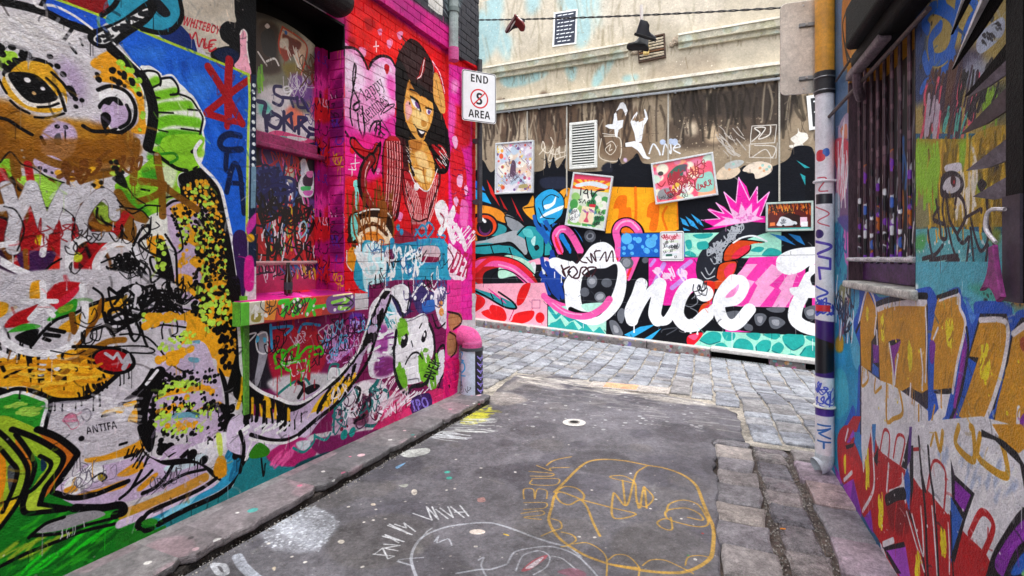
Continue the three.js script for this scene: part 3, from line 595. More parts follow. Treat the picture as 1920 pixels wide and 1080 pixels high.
curve('#b3141b',41,[1713,1889,1667,1800,1622,1742]);
curve('#c81820',41,[1616,1720,1555,1629,1513,1572]);
curve('#b3141b',31,[1479,1798,1513,1765,1467,1757]);
curve('#b3141b',30,[1369,1760,1407,1702,1428,1624,1390,1566]);
blob('#d3281e',[1380,1624,1434,1663,1434,1551,1375,1540]);
blob('#3b1a4c',[1253,1675,1338,1688,1401,1676,1359,1586,1288,1575]);
curve('#8a4d12',22,[1283,1687,1288,1606]);
dots('#e4c41e',26,[1338,1739]);
dots('#c9d42a',25,[1490,1657]);
curve('#070608',10,[1364,1895,1428,1887,1473,1904]);
curve('#070608',8,[1390,1773,1479,1791]);
opacity(.9);
soft(2);
curve('#2a1a20',57,[1215,1979,1234,1901,1248,1835,1234,1748,1239,1693]);
curve('#2a1a20',57,[1307,1990,1333,1892,1364,1792,1401,1898,1445,2001]);
curve('#2a1a20',60,[1660,1878,1654,1949,1610,1994,1561,1953,1519,1881,1508,1819,1537,1766,1597,1762,1641,1763]);
opacity(.97);
soft(3);
curve('#d2ced6',52,[1215,1979,1234,1901,1248,1835,1234,1748,1239,1693]);
curve('#d2ced6',50,[1244,1822,1288,1938,1307,1997]);
curve('#d2ced6',54,[1307,1990,1333,1892,1364,1792,1401,1898,1445,2001]);
curve('#d2ced6',46,[1445,2001,1467,1957,1445,1849,1442,1716,1439,1584]);
blob('#d2ced6',[1445,2008,1525,2032,1561,2009,1502,1927,1456,1956]);
curve('#d2ced6',55,[1660,1878,1654,1949,1610,1994,1561,1953,1519,1881,1508,1819,1537,1766,1597,1762,1641,1763]);
curve('#d2ced6',32,[1192,1879,1229,1889]);
soft(1);
curve('#f0edf2',27,[1359,1759,1348,1669]);
curve('#f0edf2',37,[1525,1759,1479,1724,1456,1650,1467,1570,1513,1528,1561,1519]);
curve('#f0edf2',38,[1774,1620,1753,1701,1699,1737,1641,1721,1591,1664,1573,1602,1610,1531,1673,1507]);
curve('#f0edf2',33,[1174,1656,1239,1607,1313,1562,1354,1503]);
curve('#f0edf2',27,[1192,1710,1248,1724]);
opacity(1);
soft(0);
blob('#7d4a12',[1210,1553,1253,1564,1288,1531,1278,1500,1210,1504]);
blob('#e8a21c',[1338,1567,1364,1579,1380,1508,1338,1503]);
curve('#070608',9,[1338,1567,1380,1618,1423,1650]);
curve('#070608',9,[1597,1629,1660,1657,1686,1650,1686,1600]);
curve('#070608',10,[1622,1608,1648,1561,1686,1578,1706,1541,1660,1529,1648,1544,1686,1492]);
scribble('#070608',9,11,90,[1660,1693,1746,1694,1753,1577,1660,1550]);
dots('#070608',19,[1686,1578,1706,1549,1673,1543]);
curve('#070608',14,[1753,1723,1795,1814,1830,1831,1837,1801,1788,1754]);
curve('#070608',14,[1823,1770,1881,1658,1934,1634,1845,1658,1866,1574,1934,1565]);
curve('#070608',10,[1686,1930,1781,1924,1823,1950,1896,1953]);
curve('#070608',11,[1579,1914,1585,1859,1660,1821]);
blob('#e9a020',[1823,1755,1866,1779,1911,1773,1934,1697,1896,1650,1845,1680]);
blob('#070608',[1881,1749,1926,1743,1965,1619,1980,1477,1941,1479,1881,1574]);
scatter('#b9e04c',14,11,17,[1866,1757,1926,1743,1941,1572,1881,1574]);
curve('#070608',14,[1926,1790,1965,1728,1988,1674,1996,1476]);
curve('#070608',16,[1767,1502,1788,1598,1830,1545,1866,1483]);
curve('#070608',14,[1852,1552,1919,1542,1972,1548]);
soft(7);
blob('#d0cad2',[1165,1543,1972,1509,1941,1089,1859,951,1781,820,1753,680,1165,862]);
blob('#c8b3cf',[1896,1158,2136,1073,2189,998,2261,916,2298,685,2317,524,1881,656,1837,820,1881,962]);
blob('#c9b8d2',[1823,1372,2136,1337,2086,1260,1896,1251]);
soft(3);
blob('#f0ab1d',[1165,1184,1263,1204,1348,1189,1479,1194,1561,1188,1549,1114,1597,1064,1673,1027,1622,974,1525,941,1434,954,1364,993,1288,1049,1165,1083]);
blob('#e79e19',[1307,1537,1354,1535,1348,1445,1302,1455]);
blob('#e7a31d',[1513,1379,1597,1420,1726,1432,1686,1370,1561,1326,1479,1281,1412,1309]);
blob('#eba61c',[1174,1452,1220,1443,1210,1395,1174,1386]);
blob('#b9151d',[1210,1352,1248,1397,1328,1434,1348,1471,1401,1415,1496,1495,1502,1528,1390,1520,1307,1360,1220,1333]);
blob('#d6203a',[1401,1435,1502,1515,1479,1462,1412,1401]);
blob('#2f9a22',[1369,1360,1479,1449,1479,1382,1401,1350]);
blob('#3aa32a',[1220,1315,1278,1345,1338,1331,1318,1315,1248,1311]);
blob('#7fae2a',[1412,1408,1467,1423,1467,1396,1417,1381]);
soft(0);
blob('#070608',[1244,1287,1288,1312,1333,1313,1323,1270,1307,1240,1278,1251]);
hatch('#070608',14,8,49,80,[1183,1295,1328,1269,1307,1215,1201,1232]);
curve('#070608',15,[1307,1240,1348,1298,1401,1350,1479,1375,1513,1392]);
curve('#070608',20,[1513,1399,1597,1427,1699,1448]);
curve('#070608',20,[1375,1308,1434,1287]);
curve('#070608',20,[1359,1284,1412,1270]);
curve('#070608',17,[1354,1265,1375,1253]);
curve('#070608',18,[1549,1279,1622,1298,1726,1315,1837,1341]);
curve('#7d4a12',28,[1467,1370,1479,1281]);
curve('#8a5212',26,[1603,1433,1573,1338,1531,1275,1496,1218]);
curve('#070608',22,[1295,1192,1307,1095]);
curve('#070608',25,[1338,1178,1343,1056]);
curve('#070608',24,[1390,1169,1428,1084,1434,1036]);
curve('#070608',15,[1369,1121,1401,1076]);
curve('#070608',14,[1258,1204,1253,1168]);
curve('#070608',14,[1192,1179,1206,1140]);
curve('#070608',12,[1210,1109,1248,1126,1275,1139]);
curve('#d6d3da',29,[1354,1176,1343,1101]);
curve('#d6d3da',30,[1390,1169,1407,1114]);
curve('#070608',14,[1428,1176,1428,1136]);
curve('#070608',12,[1479,1140,1487,1085]);
curve('#070608',24,[1183,1061,1220,1040,1263,1036,1338,996,1401,959,1467,941,1537,939,1610,977,1673,1024]);
hatch('#070608',18,10,45,75,[1479,966,1635,1028,1648,1004,1537,925]);
drips('#070608',6,56,[1396,953,1428,942,1484,931,1508,929,1561,922,1591,939]);
blob('#ef9a1c',[1537,1130,1561,1188,1610,1180,1561,1140,1561,1071]);
curve('#070608',19,[1549,1087,1543,1143,1561,1181,1616,1183]);
oval('#070608',1659,1105,107,-36,-9,-73);
oval('#a80f18',1654,1106,89,-30,-7,-56);
line('#bdb8c2',15,[1616,1151,1654,1116,1673,1142,1699,1087,1726,1126,1740,1080]);
curve('#b8b3bd',28,[1706,1057,1726,1097]);
drips('#070608',6,76,[1686,1032,1706,1028,1729,1030]);
soft(3);
curve('#9a6318',33,[1412,1067,1479,1127,1561,1181,1635,1212,1706,1209]);
curve('#8a5212',25,[1445,1133,1513,1175]);
soft(0);
curve('#f0edf2',33,[1174,1350,1206,1280,1258,1229,1328,1199,1401,1193,1467,1223,1513,1297,1525,1391,1513,1514]);
curve('#f0edf2',25,[1273,1451,1401,1441]);
curve('#f0edf2',27,[1348,1535,1348,1439,1302,1367]);
curve('#f0edf2',23,[1348,1439,1390,1371]);
curve('#f0edf2',19,[1183,1229,1229,1197,1239,1208]);
curve('#070608',17,[1473,1208,1549,1197,1610,1180]);
curve('#070608',9,[1660,1179,1740,1171,1823,1154,1866,1125,1837,1114,1740,1134]);
curve('#070608',10,[1686,1240,1753,1235,1823,1207,1881,1145,1941,1058,2004,992,2069,963,2136,999,2154,1054,2102,1111,2036,1138,1988,1184]);
curve('#070608',9,[1911,1187,1907,1249,1941,1307,1988,1287,1996,1215,1965,1195,2036,1186,2086,1203]);
curve('#070608',10,[2036,1346,2136,1312,2180,1250,2176,1217]);
curve('#070608',21,[1610,1363,1635,1282,1686,1269,1726,1308,1686,1377,1635,1367,1660,1308,1753,1305,1823,1387]);
curve('#070608',18,[1713,1382,1726,1286,1746,1232]);
curve('#070608',19,[1673,1464,1753,1503,1823,1470,1795,1375,1866,1414,1926,1386,1972,1399]);
curve('#070608',18,[1781,1472,1859,1491,1896,1397,1988,1358,2044,1313]);
curve('#070608',16,[1635,1494,1686,1449,1753,1415,1823,1447,1896,1466,2004,1428,2020,1371]);
curve('#070608',15,[1760,1341,1823,1320,1926,1348,1996,1318]);
curve('#070608',12,[1603,1370,1603,1454,1561,1498]);
curve('#070608',13,[1788,1294,1809,1201,1827,1154]);
curve('#070608',11,[1635,1282,1660,1237]);
curve('#070608',13,[1733,1241,1760,1194,1788,1234,1767,1303]);
curve('#070608',12,[1753,1430,1896,1435,2053,1401,2119,1420]);
scribble('#070608',12,11,161,[1635,1537,2036,1522,2020,1331,1660,1351]);
curve('#070608',15,[1660,1408,1726,1475,1809,1388,1881,1459,1972,1367,2053,1425]);
curve('#070608',13,[1713,1331,1781,1413,1837,1318,1926,1433,2004,1317]);
curve('#070608',17,[1635,1325,1699,1354,1781,1331,1866,1368,1972,1344]);
curve('#070608',11,[1852,1256,1896,1266,1941,1261,2069,1230]);
dots('#d9d4dc',29,[1770,1480]);
curve('#d9d4dc',13,[1770,1465,1760,1385]);
soft(2);
blob('#eda41d',[2069,1472,2395,1491,2405,1189,2395,889,2261,916,2243,1005,2154,1054,2102,1144,2020,1124,2053,1264,1972,1296,2136,1370]);
blob('#070608',[2317,1494,2415,1490,2425,919,2455,805,2395,783,2317,784,2356,932,2385,1050,2375,1280]);
blob('#c9b6d0',[2069,1149,2171,1117,2225,957,2119,945,2069,1019,1988,1097]);
blob('#6aa3b8',[2069,1052,2136,1032,2119,1010,2069,1028]);
blob('#6aa3b8',[2086,1146,2136,1147,2128,1124]);
soft(0);
scatter('#070608',150,11,22,[2086,1488,2405,1473,2405,923,2298,909,2261,1155,2086,1325]);
scatter('#b9e04c',60,11,17,[2119,1486,2356,1475,2317,1217,2189,1190,2119,1322]);
scatter('#b9e04c',28,10,16,[1852,1150,2020,1212,2119,1199,2086,1130,1881,1107]);
scatter('#b9e04c',22,9,14,[1809,1343,1988,1326,2004,1277,1795,1293]);
scatter('#eda41d',22,14,26,[1809,1329,2004,1317,1896,1266,1809,1269]);
scatter('#eda41d',20,16,27,[1881,1069,2004,1095,2119,1109,1972,1037]);
curve('#070608',80,[1889,991,1830,912,1798,830,1788,744,1795,653]);
curve('#070608',26,[1852,1014,1809,947,1753,901,1686,859]);
curve('#eeeaf0',19,[1881,1008,1823,944]);
blob('#eda41d',[1881,870,1957,899,2136,875,2171,834,1941,848,1866,836]);
blob('#eda41d',[2136,727,2261,737,2280,689,2119,707]);
blob('#eda41d',[1837,775,1911,786,1972,778,1934,741]);
dots('#eda41d',21,[1972,778,2020,769,2077,751,2189,834,2216,807,2053,813]);
scatter('#070608',60,9,17,[1881,993,2053,950,2004,889,1866,874,1816,751,1852,680]);
scatter('#b9e04c',40,9,15,[1881,878,1957,930,2154,888,2136,875,1965,890,1866,836]);
scatter('#070608',40,10,18,[1837,790,2036,769,2261,737,2280,689,2053,709,1852,726]);
scatter('#b9e04c',34,10,15,[1845,713,1896,759,2004,738,2261,694,2270,658,2004,698,1852,688]);
dots('#070608',17,[2171,909,2198,900,2234,905,2234,871]);
blob('#070608',[2261,950,2317,853,2336,675,2317,628,2298,788]);
curve('#6aa3b8',33,[1980,721,2069,704,2119,682]);
blob('#070608',[2280,689,2336,692,2346,497,2308,509,2298,616]);
scatter('#070608',14,16,31,[2243,699,2356,670,2356,512,2261,541]);
curve('#070608',18,[1686,859,1726,871,1781,902]);
curve('#eda41d',34,[1616,832,1660,837,1693,832]);
curve('#070608',15,[1603,824,1660,823]);
curve('#070608',14,[1686,751,1740,765]);
blob('#eda41d',[1726,776,1767,824,1774,748,1740,699]);
curve('#eda41d',25,[1713,852,1760,855]);
blob('#2b9427',[1165,1017,1253,1023,1354,961,1351,881,1333,829,1263,894,1165,946]);
hatch('#9ccb4a',10,14,50,0,[1210,994,1328,951,1323,908,1220,942]);
curve('#f1eef0',15,[1174,1021,1220,1028,1263,1030,1338,981,1369,954,1354,893,1341,833]);
curve('#070608',17,[1183,1037,1263,1045,1375,972,1364,865,1354,816]);
blob('#d97d9c',[1428,853,1445,875,1479,876,1490,842,1496,800,1467,795,1434,838]);
soft(0);
curve('#5a5560',4,[1439,870,1479,872,1490,822,1467,795,1445,822,1434,851]);
curve('#77717c',4,[1508,878,1537,880,1549,840,1525,815,1508,851]);
soft(6);
blob('#cfc8d1',[1434,832,1795,727,1823,539,1513,591,1479,604,1490,694]);
soft(0);
poly('#167a1e',[1020,602,1401,528,1686,313,1926,84,1686,68,1390,38,1020,253]);
soft(6);
hatch('#2aa31f',26,24,157,-22,[1165,456,1622,341,1753,107,1288,161]);
hatch('#0f5c17',20,20,143,-22,[1165,396,1686,255,1686,97,1192,214]);
hatch('#8fae2a',8,17,112,-22,[1165,337,1412,288,1423,256,1192,262]);
hatch('#20d020',10,16,108,-24,[1239,212,1597,240,1622,200,1288,161]);
soft(0);
curve('#070608',18,[1183,255,1288,267,1407,264,1525,260,1660,231]);
blob('#a3c32d',[1165,910,1288,874,1401,737,1428,675,1412,602,1354,547,1288,461,1248,503,1165,456]);
blob('#c8691c',[1318,840,1401,776,1467,695,1479,658,1434,587,1385,528,1343,487,1333,492,1401,587,1423,670]);
blob('#1f8426',[1263,819,1307,736,1359,648,1338,611,1288,555,1297,708]);
blob('#ef9418',[1165,784,1210,738,1206,594,1165,551]);
blob('#4d5257',[1220,698,1253,686,1248,626,1225,587]);
blob('#d87a1e',[1244,813,1288,730,1307,667,1288,580,1283,651]);
blob('#b9d23a',[1288,511,1338,541,1343,500,1338,464,1439,417,1380,420,1297,457]);
blob('#f5c81e',[1165,504,1248,540,1244,493,1201,439,1165,444]);
curve('#070608',25,[1234,865,1313,804,1390,727,1431,668,1412,609,1359,545,1338,477]);
curve('#070608',30,[1328,837,1407,774,1484,676,1479,644,1428,576,1390,513]);
curve('#070608',20,[1183,874,1220,820,1268,731,1292,659,1283,588,1253,513,1192,431]);
curve('#070608',20,[1248,836,1288,755,1318,669,1302,593,1283,563]);
curve('#070608',18,[1192,793,1229,720,1253,668,1239,593,1201,499]);
curve('#070608',19,[1338,706,1380,660,1369,618,1318,562,1278,546]);
curve('#070608',23,[1283,538,1273,493,1288,455,1354,432,1445,404]);
curve('#070608',20,[1338,477,1401,437,1479,390]);
curve('#070608',11,[1187,542,1239,544,1278,546]);
blob('#16304a',[1343,692,1364,659,1359,635,1343,634]);
blob('#cdb5d6',[1399,516,1479,564,1525,601,1597,568,1816,541,1941,474,2086,472,2189,328,2069,292,1866,311,1753,320,1622,348,1479,413]);
soft(4);
blob('#f2eff4',[1434,528,1502,575,1573,584,1622,524,1585,503,1479,463]);
blob('#e49a1c',[1434,508,1479,510,1490,479,1445,484]);
blob('#e49a1c',[1525,628,1622,615,1753,629,1795,638,1809,573,1686,579,1549,599]);
blob('#e49a1c',[1673,490,1781,524,1809,476,1726,463]);
blob('#e49a1c',[1479,457,1597,449,1713,446,1699,408,1525,431]);
blob('#e49a1c',[1774,378,1866,425,1881,404,1795,355]);
blob('#eeeaf2',[1881,503,2102,507,2171,518,2261,455,2189,362,2086,448,1926,487]);
blob('#cfe0ea',[1926,441,2136,447,2171,385,1972,393]);
opacity(.85);
curve('#d08a18',69,[1713,258,1823,253,1972,259,2162,280]);
opacity(1);
curve('#d9c4e2',46,[1686,219,1823,216,2053,218,2207,238]);
soft(0);
oval('#a08a1c',1600,504,20,-8,0,-22);
curve('#070608',9,[1555,514,1597,526,1622,495,1603,482]);
curve('#070608',26,[1401,502,1456,459,1513,435,1585,426,1660,431,1726,434]);
curve('#070608',18,[1713,570,1753,570]);
curve('#070608',14,[1686,647,1719,647]);
curve('#070608',17,[1753,394,1809,416,1852,445]);
curve('#070608',17,[1686,356,1740,385,1795,467]);
curve('#070608',23,[1802,337,1866,341,1926,379,1972,440]);
curve('#070608',19,[1919,335,2036,353,2171,335]);
curve('#070608',40,[1479,396,1597,344,1686,320,1706,275,1660,281]);
scribble('#6b6474',6,4,103,[1479,617,1660,538,1597,477,1479,497]);
scribble('#4a4552',4,5,125,[1823,464,2136,414,2053,339,1859,344]);
blob('#9c989e',[1323,350,1423,375,1561,347,1616,301,1525,301,1412,314]);
curve('#070608',17,[1297,337,1359,372,1434,370]);
curve('#070608',16,[1307,339,1423,296,1525,287,1673,261]);
hatch('#c9c5cc',8,5,37,90,[1407,304,1525,301,1537,268,1412,275]);
blob('#070608',[1781,672,1816,564,1896,490,2053,443,2189,345,2261,259,2298,202,2225,265,2119,387,1941,443,1852,514,1809,559]);
dots('#070608',32,[1949,542,1965,513,2036,481,2086,456,2162,396,1911,547]);
blob('#070608',[1774,718,1866,691,1859,572,1823,569]);
hatch('#070608',14,10,43,-60,[1713,599,1809,603,1866,493,1753,504]);
words('#1c181f','sans',1531,750,142,-11,-7,42,'ANTIFA');
dots('#0d0a10',13,[1508,736]);
curve('#b8506c',4,[1428,853,1462,877,1484,851,1496,807,1467,795,1451,820,1434,845]);
curve('#8a8490',4,[1508,871,1537,877,1555,838,1531,817,1513,843]);
scatter('#070608',34,8,16,[1845,698,2053,652,2280,552,2261,489,1972,581,1859,572]);
scatter('#b9e04c',24,8,13,[1852,695,2004,666,2261,566,1972,613]);
scatter('#f0a81e',14,10,18,[1896,698,2136,645,2053,604]);
hatch('#c9b0d0',10,24,130,-15,[1896,606,2189,563,2225,450,1926,503]);
curve('#070608',14,[2189,529,2225,501,2261,515]);
drips('#070608',8,50,[2053,580,2189,512,2102,426,2119,403]);
blob('#237f86',[2317,160,2455,284,2507,411,2582,387,2582,53,2225,79,1926,84,1896,114]);
soft(4);
blob('#2f9cc8',[1809,185,2053,202,2261,216,2317,333,2356,477,2466,461,2455,338,2395,217,2280,166,2053,154,1896,122]);
hatch('#7fd0e6',10,25,132,-28,[1896,160,2225,214,2317,238,1972,141]);
hatch('#1c6f98',10,22,130,-60,[2336,483,2466,425,2415,227,2317,246]);
curve('#e9d2ee',39,[1795,199,1896,199,2053,210,2225,222]);
blob('#d8911c',[2261,387,2308,354,2317,255,2261,242,2225,307]);
blob('#e6e2ea',[2225,501,2317,524,2317,420,2243,410]);
scatter('#070608',12,15,38,[2375,480,2466,479,2466,370,2385,274]);
blob('#cfe05a',[2243,529,2280,518,2289,395,2261,396]);
soft(0);
curve('#070608',27,[1795,176,1837,217,1972,220,2136,224,2243,249]);
curve('#070608',35,[1889,125,2053,137,2261,140,2385,185,2455,284,2497,396]);
curve('#f1eef0',21,[2365,149,2445,225,2486,327,2502,413]);
curve('#070608',29,[1795,199,1774,179,1795,132,1852,112]);
blob('#2a8a22',[1795,169,1830,182,1881,152,1866,128]);
blob('#1f7a20',[1673,175,1781,138,1823,103,1926,100,1896,53,1753,63,1673,89]);
poly('#dd111c',[3200,4697,7999,7882,7999,1080,3200,1371]);
poly('#3a3a40',[3528,5604,7999,9198,7999,4810,5663,4024,5123,3964,3701,3982]);
soft(37);
poly('#cf1f82',[3596,3980,4171,4210,5182,4246,5182,3954,4789,3946]);
poly('#4f5a5e',[4789,4538,5366,4808,5182,4415,5065,4335]);
blob('#b01a78',[3849,4074,4171,4171,4536,4170,4302,3991]);
soft(4);
poly('#d9d6d0',[4585,4443,4869,4576,4869,4305,4763,4281,4585,4289]);
soft(0);
hatch('#7a8488',22,21,145,35,[4896,4588,5182,4722,5182,4276,4951,4303]);
soft(72);
blob('#d3208c',[3215,3673,3429,3700,3462,3510,3413,3356,3215,3286]);
blob('#f01a18',[3528,3742,4087,3903,4536,3838,4789,3787,4087,3493,3528,3535]);
soft(17);
blob('#b30d14',[3648,3769,3774,3810,3792,3757,3701,3685]);
blob('#b30d14',[3446,3520,3528,3552,3528,3500,3478,3459]);
soft(0);
blob('#f590bd',[3579,3485,3630,3510,3674,3496,3648,3428,3596,3433]);
blob('#f590bd',[3833,3738,3868,3770,3900,3770,3887,3722,3858,3704]);
blob('#f590bd',[4118,3826,4171,3866,4214,3870,4182,3792,4139,3782]);
blob('#f590bd',[3965,3696,4025,3738,4056,3712,4015,3640,3975,3656]);
curve('#ffe6f0',11,[3811,3631,3811,3534]);
curve('#ffe6f0',11,[3774,3569,3849,3603]);
blob('#f3a1d4',[3350,3378,3495,3448,3613,3416,3701,3328,3774,3436,3887,3512,4025,3536,4108,3474,4097,3112,4066,3002,3985,2956,3887,2809,3701,2590,3366,2528]);
soft(43);
blob('#f8d4ee',[3398,3351,3528,3397,3630,3316,3665,3186,3528,3075,3398,3105]);
blob('#f8d4ee',[3774,3364,3965,3477,4066,3410,4066,3155,3849,3144]);
blob('#e2319f',[3350,2802,3528,2776,3701,2768,4087,3032,4214,2881,3887,2563,3350,2359]);
blob('#ea58b4',[3965,3377,4087,3365,4087,3160,3985,3208]);
soft(0);
curve('#16090f',25,[3413,3429,3528,3460,3630,3422,3701,3340]);
curve('#16090f',28,[3719,3369,3774,3448,3887,3525,4025,3548,4118,3478]);
curve('#16090f',22,[3413,2716,3462,2671,3528,2627]);
blob('#c21222',[3922,3438,3955,3474,4005,3466,3985,3402,3955,3380]);
words('#1c1018','italic_serif',3674,3047,263,210,-106,58,'lappy');
words('#1c1018','italic_serif',3662,2842,343,273,-126,65,'alentines');
words('#1c1018','italic_serif',3879,2746,138,142,-187,51,'ay');
curve('#1c1018',19,[3587,3023,3536,2986,3503,2954,3536,2928,3587,2976,3562,3039,3519,3096,3503,3194,3519,3302,3533,3330,3541,3298,3528,3190,3478,2993,3470,2877,3495,2792]);
curve('#1c1018',20,[3558,2911,3587,2790,3639,2696,3657,2806,3634,2918,3622,2985]);
curve('#1c1018',21,[3719,2790,3774,2881,3868,2909,3858,2803,3774,2694,3807,2810,3822,2899]);
curve('#1c1018',11,[3877,2979,3955,3074,4066,3129,4056,3101,3916,3002]);
blob('#0d0708',[4097,3471,4150,3644,4280,3810,4370,3871,4536,3866,4711,3774,4789,3643,4789,3412,4951,3251,5065,2917,4192,2746,4108,3115]);
blob('#e9a84d',[4302,3406,4370,3467,4536,3381,4711,3361,4763,3246,4711,3090,4634,2973,4536,2855,4417,2885,4280,2988,4231,3121,4247,3231]);
soft(14);
blob('#f5cf86',[4370,3131,4536,3201,4660,3120,4585,2990,4417,2980]);
blob('#f0b0b0',[4258,3181,4325,3226,4370,3131,4280,3028]);
blob('#b8762c',[4280,3373,4370,3454,4536,3367,4370,3319]);
soft(0);
blob('#0d0708',[4325,3453,4536,3423,4789,3383,4789,3325,4634,3340,4440,3353]);
blob('#2a0f10',[4150,3644,4370,3858,4585,3828,4763,3692,4789,3441,4536,3450,4325,3453,4258,3524]);
hatch('#3b2526',20,18,212,30,[4150,3618,4370,3844,4736,3683,4302,3486]);
line('#d2262c',22,[4597,3749,4536,3561,4452,3493]);
blob('#8e1418',[4499,3577,4585,3744,4597,3637,4511,3512]);
curve('#f6e4e4',11,[4585,3731,4536,3561,4464,3497]);
blob('#e3a653',[4763,3620,4829,3677,4896,3619,4979,3466,5013,3311,4924,3258,4842,3310,4763,3404]);
curve('#8a5a20',12,[4815,3593,4869,3464,4924,3332]);
blob('#f3ecec',[4359,3269,4487,3243,4511,3181,4393,3204]);
blob('#6b3a86',[4428,3255,4499,3233,4487,3195,4428,3214]);
curve('#0d0708',25,[4343,3278,4464,3264,4523,3184]);
curve('#0d0708',18,[4336,3350,4464,3360,4523,3336]);
blob('#efe6e8',[4634,3227,4724,3236,4685,3183,4634,3185]);
blob('#6b3a86',[4660,3226,4711,3225,4685,3190,4654,3193]);
curve('#0d0708',19,[4614,3239,4736,3251]);
blob('#c98a3a',[4536,3090,4634,3086,4609,3038,4536,3028]);
blob('#221013',[4452,2988,4511,2974,4609,2996,4560,2908,4487,2914]);
blob('#f3eeee',[4483,2981,4597,2986,4536,2945]);
curve('#14090a',16,[4405,3011,4464,2984,4634,2988]);
dots('#14090a',14,[4329,3207]);
poly('#e2249a',[5079,3857,5629,3979,5629,895,5065,956]);
soft(43);
blob('#d81a2c',[5182,3401,5561,3405,5561,3047,5242,2983]);
blob('#f58ac8',[5152,3699,5304,3715,5242,3572,5138,3572]);
blob('#f04fae',[5094,3438,5242,3386,5182,3094,5079,3071]);
soft(0);
curve('#fbd6ec',16,[4736,3769,4896,3677,4993,3500]);
soft(34);
blob('#ee1f8a',[3398,2657,3926,2768,3945,2473,3811,2379,3528,2271,3398,2321]);
blob('#ea1d2a',[3398,2321,3701,2316,3701,2102,3398,1941]);
soft(0);
dots('#d6141f',34,[3495,2575,3811,2270,3478,2196]);
blob('#d6141f',[3774,2278,3815,2295,3858,2282,3820,2222]);
curve('#fff0f6',10,[3536,2548,3536,2421]);
curve('#fff0f6',8,[3478,2458,3587,2488]);
curve('#fff0f6',8,[3491,2443,3491,2357]);
curve('#fff0f6',8,[3446,2407,3536,2416]);
blob('#f287bf',[3811,2464,3849,2483,3868,2461,3833,2419]);
blob('#f287bf',[4133,2089,4171,2105,4214,2082,4182,2015,4133,2037]);
blob('#8adfd8',[3511,2303,3553,2332,3579,2265,3570,2091,3536,2087,3528,2225]);
curve('#16090c',102,[3511,2647,3630,2577,3774,2591,3830,2663]);
curve('#c0131f',67,[3511,2647,3630,2589,3774,2603,3820,2673]);
blob('#16090c',[3737,2561,3868,2731,3877,2635,3783,2412]);
blob('#c0131f',[3765,2554,3849,2678,3830,2553,3783,2460]);
curve('#16090c',111,[3755,2552,3657,2452,3613,2316,3665,2193,3774,2084]);
curve('#93131c',73,[3752,2545,3665,2442,3639,2320,3683,2195,3783,2085]);
curve('#e9b6b6',12,[3728,2523,3674,2431,3657,2334,3683,2255,3792,2122]);
blob('#3a0a10',[3926,2743,4280,2816,4370,2539,4214,2344,4128,2037,3945,2024,3906,2244]);
blob('#b81a24',[3945,2747,4171,2794,4214,2436,4087,2034,3955,2050,3922,2246]);
blob('#5c0f16',[4192,2511,4370,2552,4736,2409,4896,2649,4896,2473,4736,2194,4634,2016,4536,1899,4370,1879,4347,2052,4236,2229]);
blob('#bf1c28',[4225,2490,4347,2495,4634,2368,4869,2572,4842,2437,4685,2204,4634,1988,4511,1898,4393,1880,4370,2054,4258,2231]);
curve('#f2cfcf',8,[3965,2751,3977,2553,3961,2300,3937,2048]);
curve('#3a060b',9,[3983,2755,3995,2556,3979,2302,3953,2050]);
curve('#f2cfcf',8,[4003,2759,4015,2560,3999,2305,3967,2051]);
curve('#3a060b',10,[4021,2763,4033,2563,4017,2307,3983,2052]);
curve('#f2cfcf',8,[4041,2767,4054,2566,4037,2310,3997,2053]);
curve('#3a060b',10,[4060,2771,4072,2569,4056,2312,4013,2054]);
curve('#f2cfcf',8,[4080,2775,4093,2573,4076,2314,4027,2055]);
curve('#3a060b',10,[4099,2779,4112,2576,4095,2317,4043,2056]);
curve('#f2cfcf',8,[4120,2783,4133,2579,4116,2319,4058,2057]);
curve('#3a060b',10,[4139,2787,4152,2583,4135,2321,4074,2059]);
curve('#f2cfcf',8,[4160,2792,4173,2586,4156,2324,4089,2060]);
curve('#3a060b',10,[4180,2795,4192,2589,4175,2326,4105,2061]);
curve('#f2cfcf',9,[4231,2451,4289,2234,4382,2001]);
curve('#f2cfcf',9,[4262,2435,4320,2229,4403,2002]);
curve('#f2cfcf',9,[4293,2418,4352,2224,4424,2003]);
curve('#f2cfcf',9,[4325,2401,4384,2219,4445,2005]);
curve('#f2cfcf',9,[4357,2383,4417,2215,4466,2006]);
curve('#f2cfcf',9,[4389,2366,4449,2210,4487,2007]);
curve('#f2cfcf',9,[4421,2348,4483,2204,4509,2008]);
curve('#f2cfcf',9,[4454,2330,4516,2199,4531,2010]);
curve('#f2cfcf',9,[4660,2371,4624,2254,4536,1955]);
curve('#f2cfcf',9,[4698,2410,4662,2258,4555,1956]);
curve('#f2cfcf',9,[4736,2449,4700,2262,4575,1957]);
curve('#f2cfcf',10,[4776,2489,4739,2266,4594,1958]);
curve('#f2cfcf',10,[4815,2529,4778,2270,4614,1959]);
curve('#f2cfcf',10,[4856,2570,4818,2274,4634,1960]);
curve('#3a060b',16,[4218,2489,4280,2313,4393,2164,4370,2054]);
curve('#3a060b',17,[4883,2632,4842,2422,4711,2206,4634,2016]);
curve('#3a060b',18,[4370,2054,4487,2035,4634,2072]);
blob('#f3e8e8',[4405,2408,4499,2435,4475,2356,4417,2349]);
blob('#0d0708',[4609,2940,5065,3038,5065,2646,4789,2596,4736,2767]);
hatch('#c01622',10,24,161,20,[4763,2858,5036,2881,5036,2671,4789,2661]);
hatch('#e6e0e0',6,12,122,20,[4896,2825,5036,2851,5036,2701,4869,2703]);
blob('#e4a348',[4280,2816,4585,2879,4736,2738,4789,2632,4763,2513,4634,2368,4440,2440,4325,2545,4302,2688]);
soft(14);
